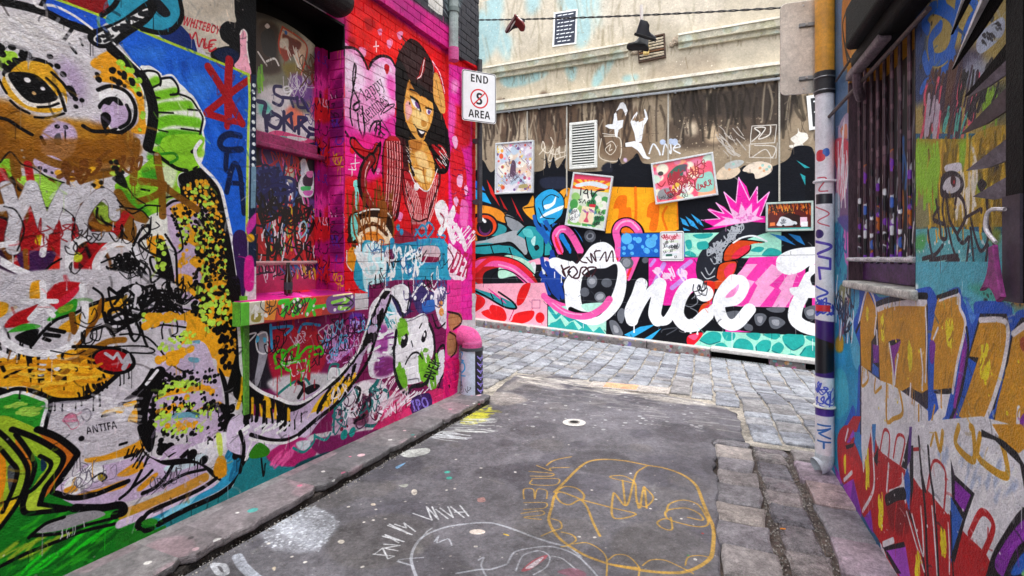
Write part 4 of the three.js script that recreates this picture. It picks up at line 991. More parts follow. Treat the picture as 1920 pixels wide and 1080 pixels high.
blob('#f4c983',[4417,2736,4585,2767,4660,2626,4511,2588]);
blob('#f7d898',[4393,2542,4536,2564,4585,2446,4464,2471]);
blob('#f7d898',[4634,2607,4736,2609,4711,2477,4622,2479]);
blob('#b9732c',[4302,2821,4536,2869,4511,2781,4370,2727]);
soft(0);
curve('#a8662a',15,[4572,2598,4585,2488,4629,2382]);
curve('#8a4f1f',11,[4359,2550,4440,2577,4560,2568]);
curve('#f6f0f0',15,[4325,2532,4417,2424,4634,2361,4763,2498,4842,2626]);
curve('#0d0708',45,[4280,2816,4325,2638,4393,2502]);
hatch('#d8d0d0',10,9,45,30,[4258,2785,4370,2754,4393,2542,4325,2532]);
soft(6);
hatch('#7a3c10',26,30,326,84,[3462,2138,4066,2186,4066,1854,3462,1843]);
soft(0);
blob('#2a1408',[3446,1989,3528,2052,3737,2087,3945,2093,4046,2031,4066,1829,3985,1801,3478,1787,3446,1853]);
blob('#f3d9b8',[3536,1903,3630,2002,3849,2023,3985,1926,4046,1802,3596,1778]);
curve('#5a2a0c',39,[3579,1894,3774,1964,3965,1875]);
blob('#ea8a2c',[3630,1814,3701,1888,3849,1883,3926,1799]);
curve('#f6efe6',15,[3495,2015,3719,2089,3926,2097,4046,2031]);
curve('#f6efe6',13,[3965,1925,4046,1802]);
blob('#7fdcd2',[3478,1991,3545,2042,3579,1998,3562,1858,3495,1810]);
hatch('#8a4a14',20,21,251,84,[3462,2092,4066,2135,4046,1802,3462,1786]);
blob('#ee9a20',[3438,1695,3495,1753,3579,1731,3604,1603,3528,1535,3446,1582]);
curve('#f6efe6',11,[3429,1718,3429,1605,3495,1542]);
curve('#2a1408',20,[3495,1764,3579,1731,3604,1603]);
blob('#2f9fc0',[3630,1791,3926,1774,4370,1838,5036,1830,5008,1291,3630,1368]);
blob('#1f7f9e',[3945,1725,4370,1785,4370,1596,4046,1599]);
blob('#d9bcc4',[4464,1759,4842,1781,4869,1621,4536,1622]);
poly('#8c1440',[4536,1678,4869,1665,4842,1606,4536,1615]);
soft(9);
blob('#c7eef4',[3648,1768,3906,1737,3945,1475,3665,1366]);
blob('#6a1a4a',[3945,1725,4046,1739,4066,1624,3945,1625]);
blob('#8f1a36',[4087,1804,4393,1812,4440,1868,4171,1936]);
soft(0);
curve('#2b90c0',29,[3926,1737,4347,1804,4896,1826,4910,1621,4585,1594]);
curve('#2b90c0',26,[4417,1881,4536,1996,4634,1946,4536,1885,4440,1950]);
curve('#2b90c0',27,[4634,1889,4609,1987,4685,2033,4763,1966,4660,1876]);
curve('#2b90c0',24,[4842,1912,5008,1904,4951,1857,4869,1884]);
dots('#2b90c0',36,[4139,1954,4192,1911,4046,1815]);
words('#1c2c8c','sans',3737,1686,169,-24,19,55,'NOT');
hatch('#f4f6f8',6,31,157,60,[3528,1730,3665,1721,3701,1602,3596,1603]);
curve('#f4f6f8',31,[3545,1719,3613,1638,3683,1686,3683,1769]);
curve('#f4f6f8',33,[3906,1687,3774,1662,3830,1565,3774,1493,3665,1508,3648,1579,3755,1602]);
curve('#f4f6f8',35,[3811,1480,3926,1526,3945,1650,4005,1600,4066,1484,4108,1689,4171,1741,4214,1519]);
curve('#f4f6f8',35,[4370,1731,4236,1650,4280,1517,4393,1555,4370,1448,4214,1388]);
curve('#f4f6f8',35,[3945,1475,4025,1498,4005,1373]);
dots('#f4f6f8',54,[4440,1514,4487,1705]);
curve('#f4f6f8',43,[4464,1732,4417,1514]);
blob('#f6e6ee',[4789,2199,4896,2296,5036,2266,5065,2103,4951,2006,4842,2087]);
curve('#f6f2f4',89,[4951,2258,4842,2203,4924,2093,5008,2039,4896,1944]);
curve('#b31a4a',20,[4896,2150,4979,2097,4951,2006]);
curve('#fbe8f0',106,[5182,2203,5094,2014,5182,1865]);
curve('#fbe8f0',89,[5242,2022,5366,1903,5462,1778]);
words('#fbe8f0','sans',5167,1895,344,-132,297,190,'SILER');
blob('#fbe0ec',[5065,1801,5212,1773,5495,1618,5495,1441,5335,1383,5094,1468]);
words('#b81550','sans',5065,1499,430,-91,196,273,'DER');
curve('#7a0c34',21,[5065,1771,5182,1650,5065,1529]);
poly('#62bd2c',[2411,1401,2472,1397,2472,820,2435,881,2415,1063]);
poly('#7a1650',[2472,1244,3701,1198,3701,1412,4087,1445,5065,1409,5065,-40,4347,68,2435,381,2435,1221]);
soft(20);
blob('#211c26',[2476,1216,2649,1178,2683,774,2582,740,2476,837]);
blob('#8f1a58',[3128,1185,3701,1150,3665,894,3366,850,3128,974]);
blob('#b01a38',[2671,1128,3128,1069,3185,816,2991,708,2694,772]);
blob('#5c2fa0',[3462,1174,3630,1157,3630,1016,3495,1034]);
blob('#d4d0d6',[2637,784,2913,785,3304,685,3185,538,2838,583,2718,671]);
soft(0);
curve('#c0202e',38,[2671,1090,2838,1087,3100,1052]);
hatch('#c01e30',18,29,147,80,[2694,1125,3128,1080,3142,760,2718,805]);
hatch('#a81c70',16,32,172,75,[3128,1143,3665,1107,3596,881,3157,885]);
curve('#3aa0dc',23,[2660,1177,2671,995]);
curve('#3aa0dc',22,[2671,1156,2850,1145,2789,1093]);
curve('#3aa0dc',23,[3128,1122,2965,1151,2913,1097]);
curve('#3aa0dc',22,[3185,1019,3215,929,3157,981]);
curve('#a9a2e6',24,[3274,1018,3304,882,3366,1016,3446,870]);
curve('#a9a2e6',22,[3478,1104,3579,1093,3528,1029,3613,1007]);
curve('#3ab0e6',27,[3350,985,3413,875,3429,997]);
curve('#b97ad0',19,[3215,811,3366,827,3495,897,3528,1006]);
scribble('#d99ad6',10,13,198,[3142,1142,3665,1107,3528,799,3185,816]);
scribble('#3a1030',8,13,185,[3128,1185,3665,1130,3596,834,3157,864]);
blob('#9d9aa6',[2560,1133,2626,1124,2637,991,2560,782,2528,808,2560,985]);
curve('#ece9ee',12,[2476,1135,2539,1136,2486,1088]);
curve('#ece9ee',12,[2550,1125,2626,1124,2626,993,2560,1004,2539,1081,2560,1124]);
blob('#58c0ea',[2544,1117,2566,1105,2560,1078,2539,1072]);
blob('#58c0ea',[2599,1100,2626,1087,2615,1060,2599,1072]);
curve('#46c91d',22,[2706,894,2694,953,2741,984,2789,966,2753,895,2813,972,2862,994,2913,996,2900,908,2991,964,3072,962]);
curve('#46c91d',22,[2706,865,2838,879,3018,867]);
curve('#46c91d',20,[2753,972,2789,849,2838,820]);
curve('#46c91d',21,[2900,818,2965,795,3005,849,3018,898]);
curve('#46c91d',19,[3018,929,3128,953,3157,896,3072,899]);
curve('#46c91d',18,[2850,956,2850,907,2939,901]);
curve('#1c7a74',20,[2718,671,2838,721,2965,734,3018,682]);
curve('#121016',34,[2913,604,2965,673,2913,725]);
blob('#121016',[2965,653,3072,670,3128,636,3018,599]);
curve('#1c7a74',20,[3244,719,3335,767,3244,784,3215,681]);
blob('#e8e6ea',[3244,762,3366,739,3429,771,3335,678,3215,671]);
blob('#c9a9c0',[3304,421,3528,570,3849,536,3985,394,3926,184,3774,129,3528,179,3274,211]);
soft(11);
blob('#e9dfe6',[3335,524,3528,558,3701,555,3926,408,3945,229,3811,155,3630,359,3398,363]);
blob('#6a3550',[3495,417,3665,445,3701,198,3528,225]);
blob('#a8325c',[3945,403,4302,266,4302,80,3887,96]);
soft(0);
blob('#e6dce6',[3366,427,3528,524,3630,430,3579,280,3429,321]);
blob('#e6dce6',[3719,408,3887,491,3985,369,3906,202,3755,231]);
curve('#1c6f70',27,[3304,421,3462,516,3528,547,3579,349,3429,366,3335,468]);
curve('#1c6f70',30,[3719,384,3849,548,3792,512,3719,456,3887,441,3985,369,3926,184,3811,131,3665,173]);
curve('#1c6f70',23,[3289,425,3274,233]);
curve('#141014',28,[3478,330,3596,485,3528,547]);
curve('#141014',31,[3528,236,3701,401,3719,313,3596,252,3528,317]);
scatter('#7a1838',26,11,28,[3335,413,3887,441,3887,145,3366,227]);
hatch('#e8d8e0',10,16,193,-30,[3887,565,4087,549,4171,246,4005,288]);
blob('#e9e4ec',[3719,1196,3945,1326,4171,1338,4171,584,4046,532,3811,556,3701,674]);
soft(23);
blob('#a84a9c',[3811,1018,3965,1012,3965,774,3811,823]);
blob('#7c2a6c',[3811,726,4046,710,4046,558,3811,580]);
blob('#9fd0e0',[3945,1251,4087,1176,4087,1074,3965,1124]);
blob('#c77fc0',[3737,907,3849,891,3811,799]);
soft(0);
hatch('#9fd0e0',8,28,140,60,[3755,1217,4087,1292,4066,1038,3774,1071]);
hatch('#2a9aa0',8,19,128,60,[3926,1252,4128,1263,4087,984,3926,1004]);
hatch('#8a3a8c',10,25,109,5,[3774,1047,4087,1036,4066,553,3792,584]);
hatch('#f6f4f8',12,25,125,5,[3755,1169,4150,1210,4087,549,3774,588]);
blob('#2a2350',[4046,1294,4214,1414,4370,1273,4347,1140,4536,1068,4370,1111,4192,1076,4087,1202]);
blob('#efedf2',[4046,1345,4171,1403,4302,1357,4325,1196,4236,1111,4128,1224]);
curve('#14121c',23,[4046,1294,4150,1210,4214,1048,4108,956]);
curve('#14121c',21,[4302,1411,4325,1276,4280,1133]);
blob('#3c2f6a',[4370,1300,4536,1428,4685,1309,4789,1275,4815,1157,4736,1077,4487,1087]);
curve('#efedf2',26,[4370,1273,4536,1387,4660,1297,4536,1207]);
curve('#efedf2',23,[4736,1163,4789,1275,4685,1338]);
dots('#f1f0f4',29,[4182,1253,4560,1212,4417,1250,4724,1236]);
blob('#2d62b0',[4560,1191,4789,1202,4789,1101,4585,1091]);
blob('#e8e0ea',[4789,1303,5036,1290,5036,869,4842,1009]);
dots('#e89a4a',48,[4910,1149,4924,1060]);
curve('#14121c',24,[4736,1049,4842,893,5008,932]);
blob('#ece8ee',[4118,929,4171,1052,4370,1051,4536,1082,4634,1045,4685,926,4763,816,4763,643,4634,439,4536,376,4258,409,4128,541,4087,754]);
curve('#8a8494',13,[4171,1026,4370,1031,4585,1064,4660,1014]);
soft(4);
hatch('#74b62a',22,44,101,70,[4150,1029,4302,985,4214,930,4150,847]);
hatch('#74b62a',24,52,149,70,[4511,574,4736,590,4660,378,4511,381]);
hatch('#6cae26',20,44,117,80,[4108,596,4258,515,4258,356,4128,463]);
blob('#5da020',[4585,714,4660,689,4634,664,4560,677]);
soft(0);
blob('#15131a',[4182,843,4269,909,4302,852,4269,790,4192,776]);
blob('#15131a',[4536,833,4609,900,4634,847,4597,782,4548,783]);
dots('#efecf0',21,[4236,872,4585,854]);
curve('#15131a',21,[4258,607,4347,685,4464,686,4560,607]);
curve('#15131a',18,[4359,817,4382,760]);
curve('#15131a',18,[4499,934,4548,977]);
curve('#15131a',43,[4108,943,4076,756,4087,575,4171,402,4280,312,4370,358,4585,337,4736,447,4789,639,4763,830,4685,954]);
curve('#15131a',16,[4046,786,4066,821,4087,767]);
blob('#dcd6de',[4711,395,4789,553,4896,636,5008,603,5008,364,4842,281,4789,206,4660,293]);
curve('#15131a',32,[4634,327,4789,524,4869,655,4979,668,5008,424,4896,298,4842,193,4711,196]);
hatch('#6cae26',10,43,138,70,[4763,528,4896,592,4869,421,4736,275]);
words('#15131a','sans',4763,327,147,174,-200,82,'BVEK');
curve('#7a7480',14,[4302,439,4464,419,4487,386]);
blob('#c9b0d0',[3528,604,3701,889,3774,1022,3906,1180,3985,1223,4025,1296,3985,1349,3906,1353,3811,1237,3701,1126,3630,923,3528,799,3304,663,2939,588,2838,563,2375,506,2375,365,2862,199,3128,362,3528,547]);
blob('#070608',[2375,964,2415,921,2445,843,2539,741,2718,642,2862,557,3018,558,3304,663,3528,799,3630,923,3719,1125,3849,1270,3906,1353,4025,1346,3945,1276,3849,1209,3774,1022,3701,889,3562,794,3335,634,3157,587,2939,517,2789,527,2582,629,2375,735]);
soft(4);
hatch('#f0b51c',18,30,151,92,[2395,783,2518,691,2862,527,2838,445,2375,612]);
hatch('#f2ba1c',12,38,166,-40,[3045,489,3462,607,3495,565,3128,467]);
blob('#d9c7e2',[2375,612,2838,445,3018,455,3128,415,2862,239,2375,365]);
soft(0);
hatch('#070608',16,27,143,88,[2395,712,2582,610,2888,510,2888,430,2395,589]);
hatch('#070608',24,26,78,-50,[3072,503,3528,719,3579,698,3128,436]);
hatch('#f2ba1c',10,23,52,-50,[3100,506,3495,691,3528,673,3157,471]);
scatter('#c9b0d0',16,21,46,[3719,1005,3906,1254,4005,1272,3811,994]);
scatter('#070608',14,21,36,[3701,912,3887,1181,3945,1151,3755,880]);
curve('#f4f1f3',24,[2395,1296,2415,1063,2425,919,2466,830,2582,722,2729,639,2850,575,3018,568,3304,674,3528,811,3630,934,3719,1113,3830,1272,3926,1358,4025,1353]);
curve('#070608',36,[2913,322,3100,391,3304,454,3495,577,3701,746,3849,1013,3965,1187,4025,1296]);
drips('#070608',13,74,[2455,590,2507,584,2626,524,2718,517,2825,448,2875,444,2939,476]);
hatch('#f5f4f6',12,20,61,-20,[2435,559,2838,425,2813,373,2435,470]);
blob('#d12a68',[4005,288,4347,255,4951,198,5008,-144,4302,27,3774,81,3849,156]);
soft(14);
hatch('#e9c8d8',12,23,196,-20,[3849,328,4302,320,4347,175,3926,159]);
blob('#f03a7a',[4302,160,4896,78,4896,5,4214,52]);
soft(0);
hatch('#f2ecf2',10,14,214,-20,[4214,288,4609,276,4634,228,4258,238]);
blob('#3a1d5c',[4370,236,4685,216,4711,53,4393,69]);
words('#8f7ad8','sans',4393,96,304,-25,-62,127,'IPO');
drips('#7a1430',17,100,[4269,248,4108,262]);
poly('#e0328f',[5050,1409,5366,1397,5273,93,4951,49,5036,869]);
soft(11);
blob('#b47a50',[5079,1015,5335,1006,5366,892,5123,828]);
blob('#a8734e',[5065,805,5242,766,5273,560,5065,564]);
blob('#e21a6a',[5008,484,5304,461,5242,131,4979,87]);
soft(0);
curve('#2a1018',26,[5065,1047,5304,993,5366,892,5182,836]);
curve('#2a1018',21,[5094,817,5242,735,5242,580,5123,524]);
dots('#2a1018',29,[5079,199]);
hatch('#c21466',12,34,105,60,[5008,484,5273,467,5212,107,4979,102]);
blob('#1f7f88',[2375,172,2476,295,2507,320,2626,298,2671,207,2900,146,2939,52,2375,84]);
soft(9);
blob('#b8246e',[2637,276,2913,302,3100,160,3018,84,2862,100,2694,180]);
blob('#d8dfe8',[2888,270,3018,249,3059,184,2939,193]);
blob('#7a1d58',[3072,232,3811,94,3811,58,3244,69,3128,98]);
blob('#0d4850',[2913,111,3215,90,3215,47,2913,61]);
hatch('#e85aa0',10,22,98,-30,[2649,234,2913,252,2913,182,2671,169]);
soft(0);
blob('#2f7f14',[2486,327,2560,376,2649,300,2626,261,2507,284]);
curve('#070608',27,[2497,451,2649,366,2789,322,2913,322]);
curve('#f1eef0',19,[2486,427,2649,347,2789,302,2900,306]);
curve('#1c8a86',19,[2862,239,2965,174,3059,215,3072,273]);
curve('#1c8a86',20,[3072,263,3185,196,3244,231]);
dots('#1c8a86',41,[3398,173,3495,166]);
curve('#070608',14,[2582,258,2599,131,2615,208]);
curve('#f1eef0',14,[2507,411,2476,340,2455,293]);
curve('#070608',28,[2415,494,2445,377,2415,227]);
poly('#62bd2c',[2425,1347,2470,1352,2470,856,2445,897,2427,1026]);
opacity(.85);
scribble('#1a1418',5,6,78,[1456,1796,1686,1808,1686,1549,1456,1557]);
scribble('#8c1018',4,8,98,[1248,1835,1456,1850,1434,1624,1258,1625]);
curve('#070608',7,[1206,1887,1248,1872,1278,1787,1253,1687]);
curve('#070608',6,[1428,1900,1479,1851,1467,1757,1502,1704]);
curve('#070608',9,[1673,1965,1740,1899,1795,1918,1837,1876]);
curve('#070608',8,[1726,2036,1760,1989,1816,1957]);
drips('#d2ced6',5,91,[1236,1687,1359,1778,1445,1584,1525,1527,1654,1842]);
drips('#070608',6,77,[1573,1899,1753,1870,1881,1948]);
drips('#82500f',6,73,[1263,2059,1338,2090,1513,2111,1760,2070]);
curve('#070608',7,[1192,2084,1229,2140,1268,2091,1313,2079,1369,2043,1434,2026]);
dots('#070608',8,[1338,2084,1359,2074,1385,2068]);
opacity(1);
opacity(.9);
curve('#6a3a10',6,[1229,1228,1220,1174,1258,1192]);
curve('#070608',6,[1479,1328,1537,1294,1597,1308]);
curve('#070608',6,[1380,1203,1479,1167,1525,1180]);
drips('#070608',5,51,[1302,1096,1343,1050,1434,1036,1263,1036]);
drips('#e9a81c',5,44,[1220,1077,1288,1043]);
hatch('#d88a14',20,15,95,10,[1210,1176,1525,1146,1622,1016,1434,977,1239,1085]);
hatch('#f7c43a',14,13,83,10,[1239,1146,1513,1121,1561,1002,1338,1025]);
opacity(.5);
hatch('#b9b0be',20,13,103,15,[1401,945,1726,936,1753,724,1401,815]);
hatch('#f2eef4',20,14,103,15,[1401,945,1726,936,1753,724,1401,815]);
opacity(1);
opacity(.5);
hatch('#bdb6bd',18,14,115,12,[1192,2736,1525,2795,1502,2677,1380,2634,1192,2621]);
hatch('#f0edf0',18,14,115,12,[1192,2736,1525,2795,1502,2677,1380,2634,1192,2621]);
opacity(1);
soft(14);
blob('#d81a2c',[5123,2868,5366,2945,5495,2551,5335,2184,5152,2323]);
blob('#f36ab8',[5366,2345,5528,2297,5495,2036,5335,2059]);
soft(0);
blob('#f9b4dc',[5258,2582,5335,2648,5404,2627,5366,2503,5279,2499]);
blob('#f9b4dc',[5182,2326,5242,2371,5298,2330,5248,2255]);
blob('#f9b4dc',[5430,2495,5495,2535,5521,2474,5479,2404]);
blob('#f9b4dc',[5152,3026,5227,3073,5288,3023,5227,2918]);
hatch('#7a0c48',14,11,132,3,[5094,2953,5528,3008,5495,2068,5094,2105]);
curve('#fbe8f0',64,[5182,2234,5094,2105,5212,2020,5123,1894]);
opacity(.9);
scribble('#58c0ea',5,13,146,[3128,1164,3665,1130,3630,876,3185,880]);
scribble('#e8d8ec',6,10,145,[2671,1156,3665,1083,3528,799,2718,824]);
scribble('#170c18',8,10,157,[2671,1175,3665,1107,3495,760,2718,786]);
scribble('#c0202e',4,16,148,[2694,1154,3157,1097,3128,742,2718,824]);
drips('#c0202e',10,135,[2718,805,2838,800,2965,714,3072,701]);
drips('#46c91d',10,101,[2753,856,2838,815,2939,795,3018,846]);
scribble('#1c6f70',5,14,185,[3304,575,3965,499,3926,134,3335,259]);
scribble('#f2e8f2',5,13,179,[3304,575,4302,373,4302,160,3335,259]);
scribble('#3a1030',5,13,158,[3366,538,3965,474,3926,134,3398,240]);
scribble('#3a2f6a',5,19,191,[4046,1345,5036,1350,5036,869,4789,899]);
opacity(1);
opacity(.9);
scribble('#0d0a10',6,15,204,[3630,1767,5008,1859,5008,1351,3630,1392]);
scribble('#f4f6f8',5,20,221,[3630,1744,5008,1829,5008,1381,3665,1390]);
scribble('#1f5f9c',6,15,188,[3665,1768,5008,1859,5008,1351,3665,1390]);
drips('#2b90c0',15,185,[3965,1600,4370,1596,4910,1621,3701,1412]);
drips('#f4f6f8',13,177,[3683,1508,4214,1519,3945,1475,4393,1447]);
drips('#7a3c10',12,207,[3495,1833,3613,1849,3887,1823,4005,1814]);
opacity(1);
opacity(.95);
scatter('#070608',60,7,12,[1881,993,2261,950,2280,689,1881,748]);
scatter('#b9e04c',40,6,11,[1881,947,2261,882,2261,643,1852,711]);
scribble('#070608',4,6,99,[1479,1368,1753,1312,1753,1180,1502,1217]);
drips('#070608',7,73,[1919,815,1972,786,2069,777,2189,730,2261,694,1881,901,2136,892]);
drips('#b9e04c',6,56,[1996,716,1896,744,2207,692]);
opacity(1);
opacity(.9);
scribble('#070608',8,7,111,[1686,1837,1972,1886,1988,1539,1726,1519]);
curve('#070608',13,[1753,1723,1795,1814,1837,1839,1830,1785,1781,1739,1823,1695,1881,1665,1941,1650]);
curve('#070608',12,[1795,1546,1781,1635,1837,1590,1852,1514,1919,1557,1941,1494]);
scribble('#6b3a10',4,19,115,[1338,2160,1753,2223,1740,2103,1401,2054]);
opacity(1);
brushwork(5200, 90, 14, 0.2); brushwork(5200, 34, 5, 0.3, 0.7); runs(900, 120, 5); const leftTex = finish(0.12, 0.09, 1500), LB = board;
const luv = (g) => mapUV(g, (x, y, z) => LB.uv[0](-z), (x, y) => LB.uv[1](y));
const muralLeft = mural({ map: leftTex, bumpMap: rep(bumpTex, 9), bumpScale: 0.007, roughness: 0.5 });
const muralBrick = [0.44, 0.55].map((r) => mural({ map: leftTex, bumpMap: rep(bumpTex, 14), bumpScale: 0.004, roughness: r }));
canvasFor(2.4, 3.6, 1.3, 3.7, 720, '#222');
poly('#2b2520',[2545,3856,3780,4532,3780,1084,2545,1216]);
soft(31);
poly('#85836f',[2732,3426,3067,3535,3352,3472,3476,3414,3476,2683,2732,2577]);
blob('#3a2416',[2732,3386,2912,3440,2924,3218,2937,3098,2732,3051]);
blob('#8c7a2c',[2962,3159,3108,3219,3205,3164,3040,3069]);
blob('#d6d3bc',[3067,3503,3292,3449,3234,3328,3177,3438]);
blob('#ded6da',[2732,2873,2924,2991,3040,2899,3040,2687,2743,2639]);
blob('#ee4aa0',[3263,3094,3476,3414,3476,2671,3292,2700]);
blob('#c31a78',[3322,3337,3508,3449,3508,3075,3382,3062]);
blob('#7a4a9a',[3040,3111,3234,3129,3263,2983,3067,2907]);
blob('#e24a34',[3040,2857,3177,2806,3121,2706,3014,2745]);
blob('#58c8b4',[2755,2820,2850,2806,2838,2722,2755,2721]);
blob('#e6dfe4',[2767,2724,3234,2842,3292,2656,2767,2585]);
blob('#f07a5c',[3014,2829,3177,2828,3108,2703,3001,2741]);
soft(5);
poly('#e9c6a6',[2943,3437,2981,3458,3212,3403,3149,3168,3108,3197,3040,3323,2937,3243]);
soft(9);
blob('#7a2208',[2962,3398,3040,3407,3149,3395,3067,3269,2988,3261]);
blob('#f3e4d0',[2937,3346,3014,3387,3014,3292,2949,3258]);
blob('#a8381c',[2924,3280,3040,3280,2988,3199]);
soft(0);
curve('#d4451c',14,[2943,3245,2924,3321,2956,3442,2988,3455,3205,3400,3149,3146]);
hatch('#f6eee0',10,10,96,60,[2988,3303,3149,3319,3149,3189,3014,3229]);
dots('#2a6ec0',16,[2994,3426]);
blob('#1b1512',[2767,3331,2874,3394,2899,3209,2790,3190]);
blob('#f1e9e4',[2796,3398,2820,3428,2844,3412,2820,3387]);
curve('#f3efea',15,[2738,3181,2814,3108]);
curve('#f3efea',16,[2814,3138,2887,3184,2924,3146]);
hatch('#6fb52c',10,17,86,88,[2732,3031,2814,3058,2790,2930,2743,2926]);
curve('#8fd02a',13,[2767,3023,2778,2907]);
scribble('#d9d2dc',5,7,195,[3014,3123,3234,3173,3205,3010,3040,2963]);
curve('#f0ecf0',14,[3054,2988,2988,2958,2975,2986,3014,3008,3047,2986,3014,2934,2988,2937]);
curve('#a8171c',21,[3191,3247,3292,3214,3476,3205]);
curve('#8c1014',28,[3322,3348,3263,3183,3292,3103]);
scribble('#5a3a1a',4,10,204,[3177,3308,3352,3370,3352,3166,3205,3120]);
curve('#231a52',25,[2949,2988,2887,2969,2887,2918,2962,2898,2937,2840,2874,2843]);
curve('#231a52',26,[2962,2909,3094,2935]);
curve('#231a52',26,[3040,2920,3067,2864]);
curve('#231a52',27,[3108,2950,3121,2878,3212,2903,3149,2951,3219,2871]);
curve('#231a52',33,[2738,2816,2802,2813,2790,2720,2874,2751]);
curve('#231a52',33,[2802,2723,2814,2615]);
curve('#231a52',31,[2862,2769,2826,2679,2912,2658,2949,2739,2874,2762]);
curve('#231a52',32,[2975,2798,2975,2652]);
curve('#231a52',31,[3054,2807,2988,2738,3080,2675]);
curve('#231a52',31,[3040,2793,3067,2694,3135,2731]);
curve('#231a52',32,[3121,2792,3121,2663]);
curve('#231a52',32,[3121,2792,3205,2802,3149,2745,3234,2688]);
curve('#231a52',31,[3234,2732,3322,2718,3292,2633,3219,2629,3234,2677,3307,2692]);
scribble('#4b3a8c',4,10,155,[3248,3023,3382,3039,3352,2827,3263,2827]);
hatch('#e6dfe6',8,11,214,88,[3382,3062,3444,3057,3444,2688,3398,2678]);
blob('#d9407c',[2887,2632,3040,2645,3292,2633,3040,2560,2802,2563]);
blob('#4cc4b0',[2924,2599,3014,2608,2962,2566]);
blob('#e4e0e4',[3014,2618,3205,2637,3149,2604,3040,2592]);
poly('#17151f',[2675,2487,3444,2642,3444,1604,2675,1611]);
soft(15);
blob('#4a2a6a',[2767,2485,3040,2539,3094,2421,2802,2352]);
blob('#3a4a8c',[2732,2321,3040,2370,3067,2055,2732,2025]);
blob('#b01e22',[2732,2005,3322,2077,3322,1650,2732,1650]);
blob('#c8c2a8',[2988,2362,3067,2363,3067,2268,3014,2260]);
blob('#5f3f86',[3234,2136,3322,2122,3322,1942,3234,1981]);
soft(0);
hatch('#f4eef6',34,14,105,82,[2743,2204,3234,2290,3292,1672,2743,1670]);
hatch('#e0242a',40,21,129,70,[2743,2006,3322,2032,3322,1672,2743,1670]);
hatch('#d8301e',16,17,130,100,[2924,2063,3149,2084,3149,1715,2924,1712]);
hatch('#2f6fb8',18,16,94,95,[2755,2205,3292,2142,3292,1695,2755,1729]);
hatch('#e4c41c',12,17,71,80,[2838,2095,3292,2075,3292,1650,2838,1650]);
hatch('#d85aa8',14,16,93,70,[2767,2466,3149,2517,3292,1672,2767,1690]);
hatch('#4fa86a',8,14,70,80,[2814,2193,3234,2180,3234,1694,2814,1690]);
scribble('#c0242c',6,11,230,[2767,2476,3121,2512,3121,2340,2814,2274]);
scribble('#141a4a',14,20,215,[2743,2333,3067,2374,3094,2057,2755,2027]);
scribble('#070608',16,18,270,[2743,2204,3322,2280,3322,1628,2743,1630]);
curve('#1a2260',27,[2755,2295,2887,2325,2862,2240,2962,2285,3067,2278,3054,2191,2887,2141]);
curve('#1a2260',25,[2743,2204,2790,2150,2887,2213,3040,2211]);
curve('#070608',25,[2767,1968,2862,1691,2988,2048,2887,1630]);
curve('#070608',22,[3067,2055,3121,1693,3292,1985]);
curve('#9ac8d8',15,[3121,1866,3149,1823,3205,1891,3177,1955,3121,1909]);
curve('#8ea8d8',13,[3277,2051,3307,2020,3292,1985,3263,2005]);
dots('#d8202c',26,[2981,1681,3054,1650]);
hatch('#e8e4f0',14,11,59,95,[2743,1907,3322,1920,3322,1650,2743,1650]);
poly('#c02a62',[2675,1619,3476,1621,3476,1348,2675,1397]);
hatch('#e8e0ea',16,9,82,80,[2732,1601,3352,1605,3352,1503,2732,1522]);
scribble('#2a1a30',8,12,141,[2732,1611,3352,1605,3352,1503,2732,1522]);
hatch('#d8b41c',6,20,75,80,[3067,1597,3382,1604,3382,1502,3067,1512]);
hatch('#3a6cb8',6,16,71,60,[2949,1598,3094,1607,3094,1532,2949,1536]);
curve('#e8c8c8',14,[2720,1606,3352,1613]);
blob('#eceaf0',[3142,2440,3191,2465,3234,2379,3277,2369,3277,2196,3212,2155,3135,2169,3118,2253,3149,2333]);
blob('#3a2a3c',[3170,2314,3263,2383,3263,2261,3177,2250]);
blob('#46c06a',[3149,2235,3248,2248,3234,2213,3156,2204]);
blob('#e87ab8',[3205,2363,3270,2379,3263,2327,3212,2326]);
blob('#d86ac0',[3170,2200,3270,2217,3248,2176,3191,2170]);
blob('#cfd0e0',[3156,2421,3191,2438,3177,2348,3142,2332]);
brushwork(1200, 60, 8, 0.2); runs(200, 90, 4); const winTex = finish(0.1, 0.08, 100), WB = board;
canvasFor(2.3, 3.56, 1.14, 1.42, 900, '#b9b2a8');
poly('#b02a24',[2357,1442,3543,1398,3543,1100,2357,1181]);
poly('#58b82a',[2357,1390,2427,1376,2427,1190,2357,1199]);
poly('#cfc9b8',[2427,1376,2563,1366,2541,1213,2427,1208]);
poly('#e08a2a',[2552,1385,2664,1378,2630,1221,2541,1231]);
poly('#d43a24',[2664,1387,3137,1356,3053,1176,2652,1219]);
blob('#9a8a30',[2447,1277,2520,1279,2509,1225,2447,1232]);
curve('#e8e6e0',12,[2447,1294,2478,1336,2468,1248]);
curve('#39c21e',36,[2675,1339,2745,1353,2698,1252,2782,1331,2843,1346,2794,1243]);
curve('#39c21e',34,[2831,1249,2894,1332,2959,1327,2919,1230,2999,1334]);
curve('#39c21e',31,[2946,1278,3137,1282]);
curve('#39c21e',28,[2999,1222,2946,1338]);
blob('#7a4a8c',[3137,1345,3411,1360,3427,1236,3166,1217]);
curve('#8fd84a',26,[3181,1300,3379,1318,3255,1251,3379,1241]);
curve('#1b1a1e',13,[3195,1278,3379,1274]);
curve('#1b1a1e',13,[3331,1343,3427,1281,3347,1232]);
curve('#1b1a1e',8,[2563,1311,2607,1317,2585,1263,2652,1303,2675,1254,2745,1305]);
scribble('#1b1a1e',5,9,132,[2574,1356,3137,1324,3109,1212,2585,1254]);
curve('#e8dc9a',13,[3195,1352,3411,1360]);
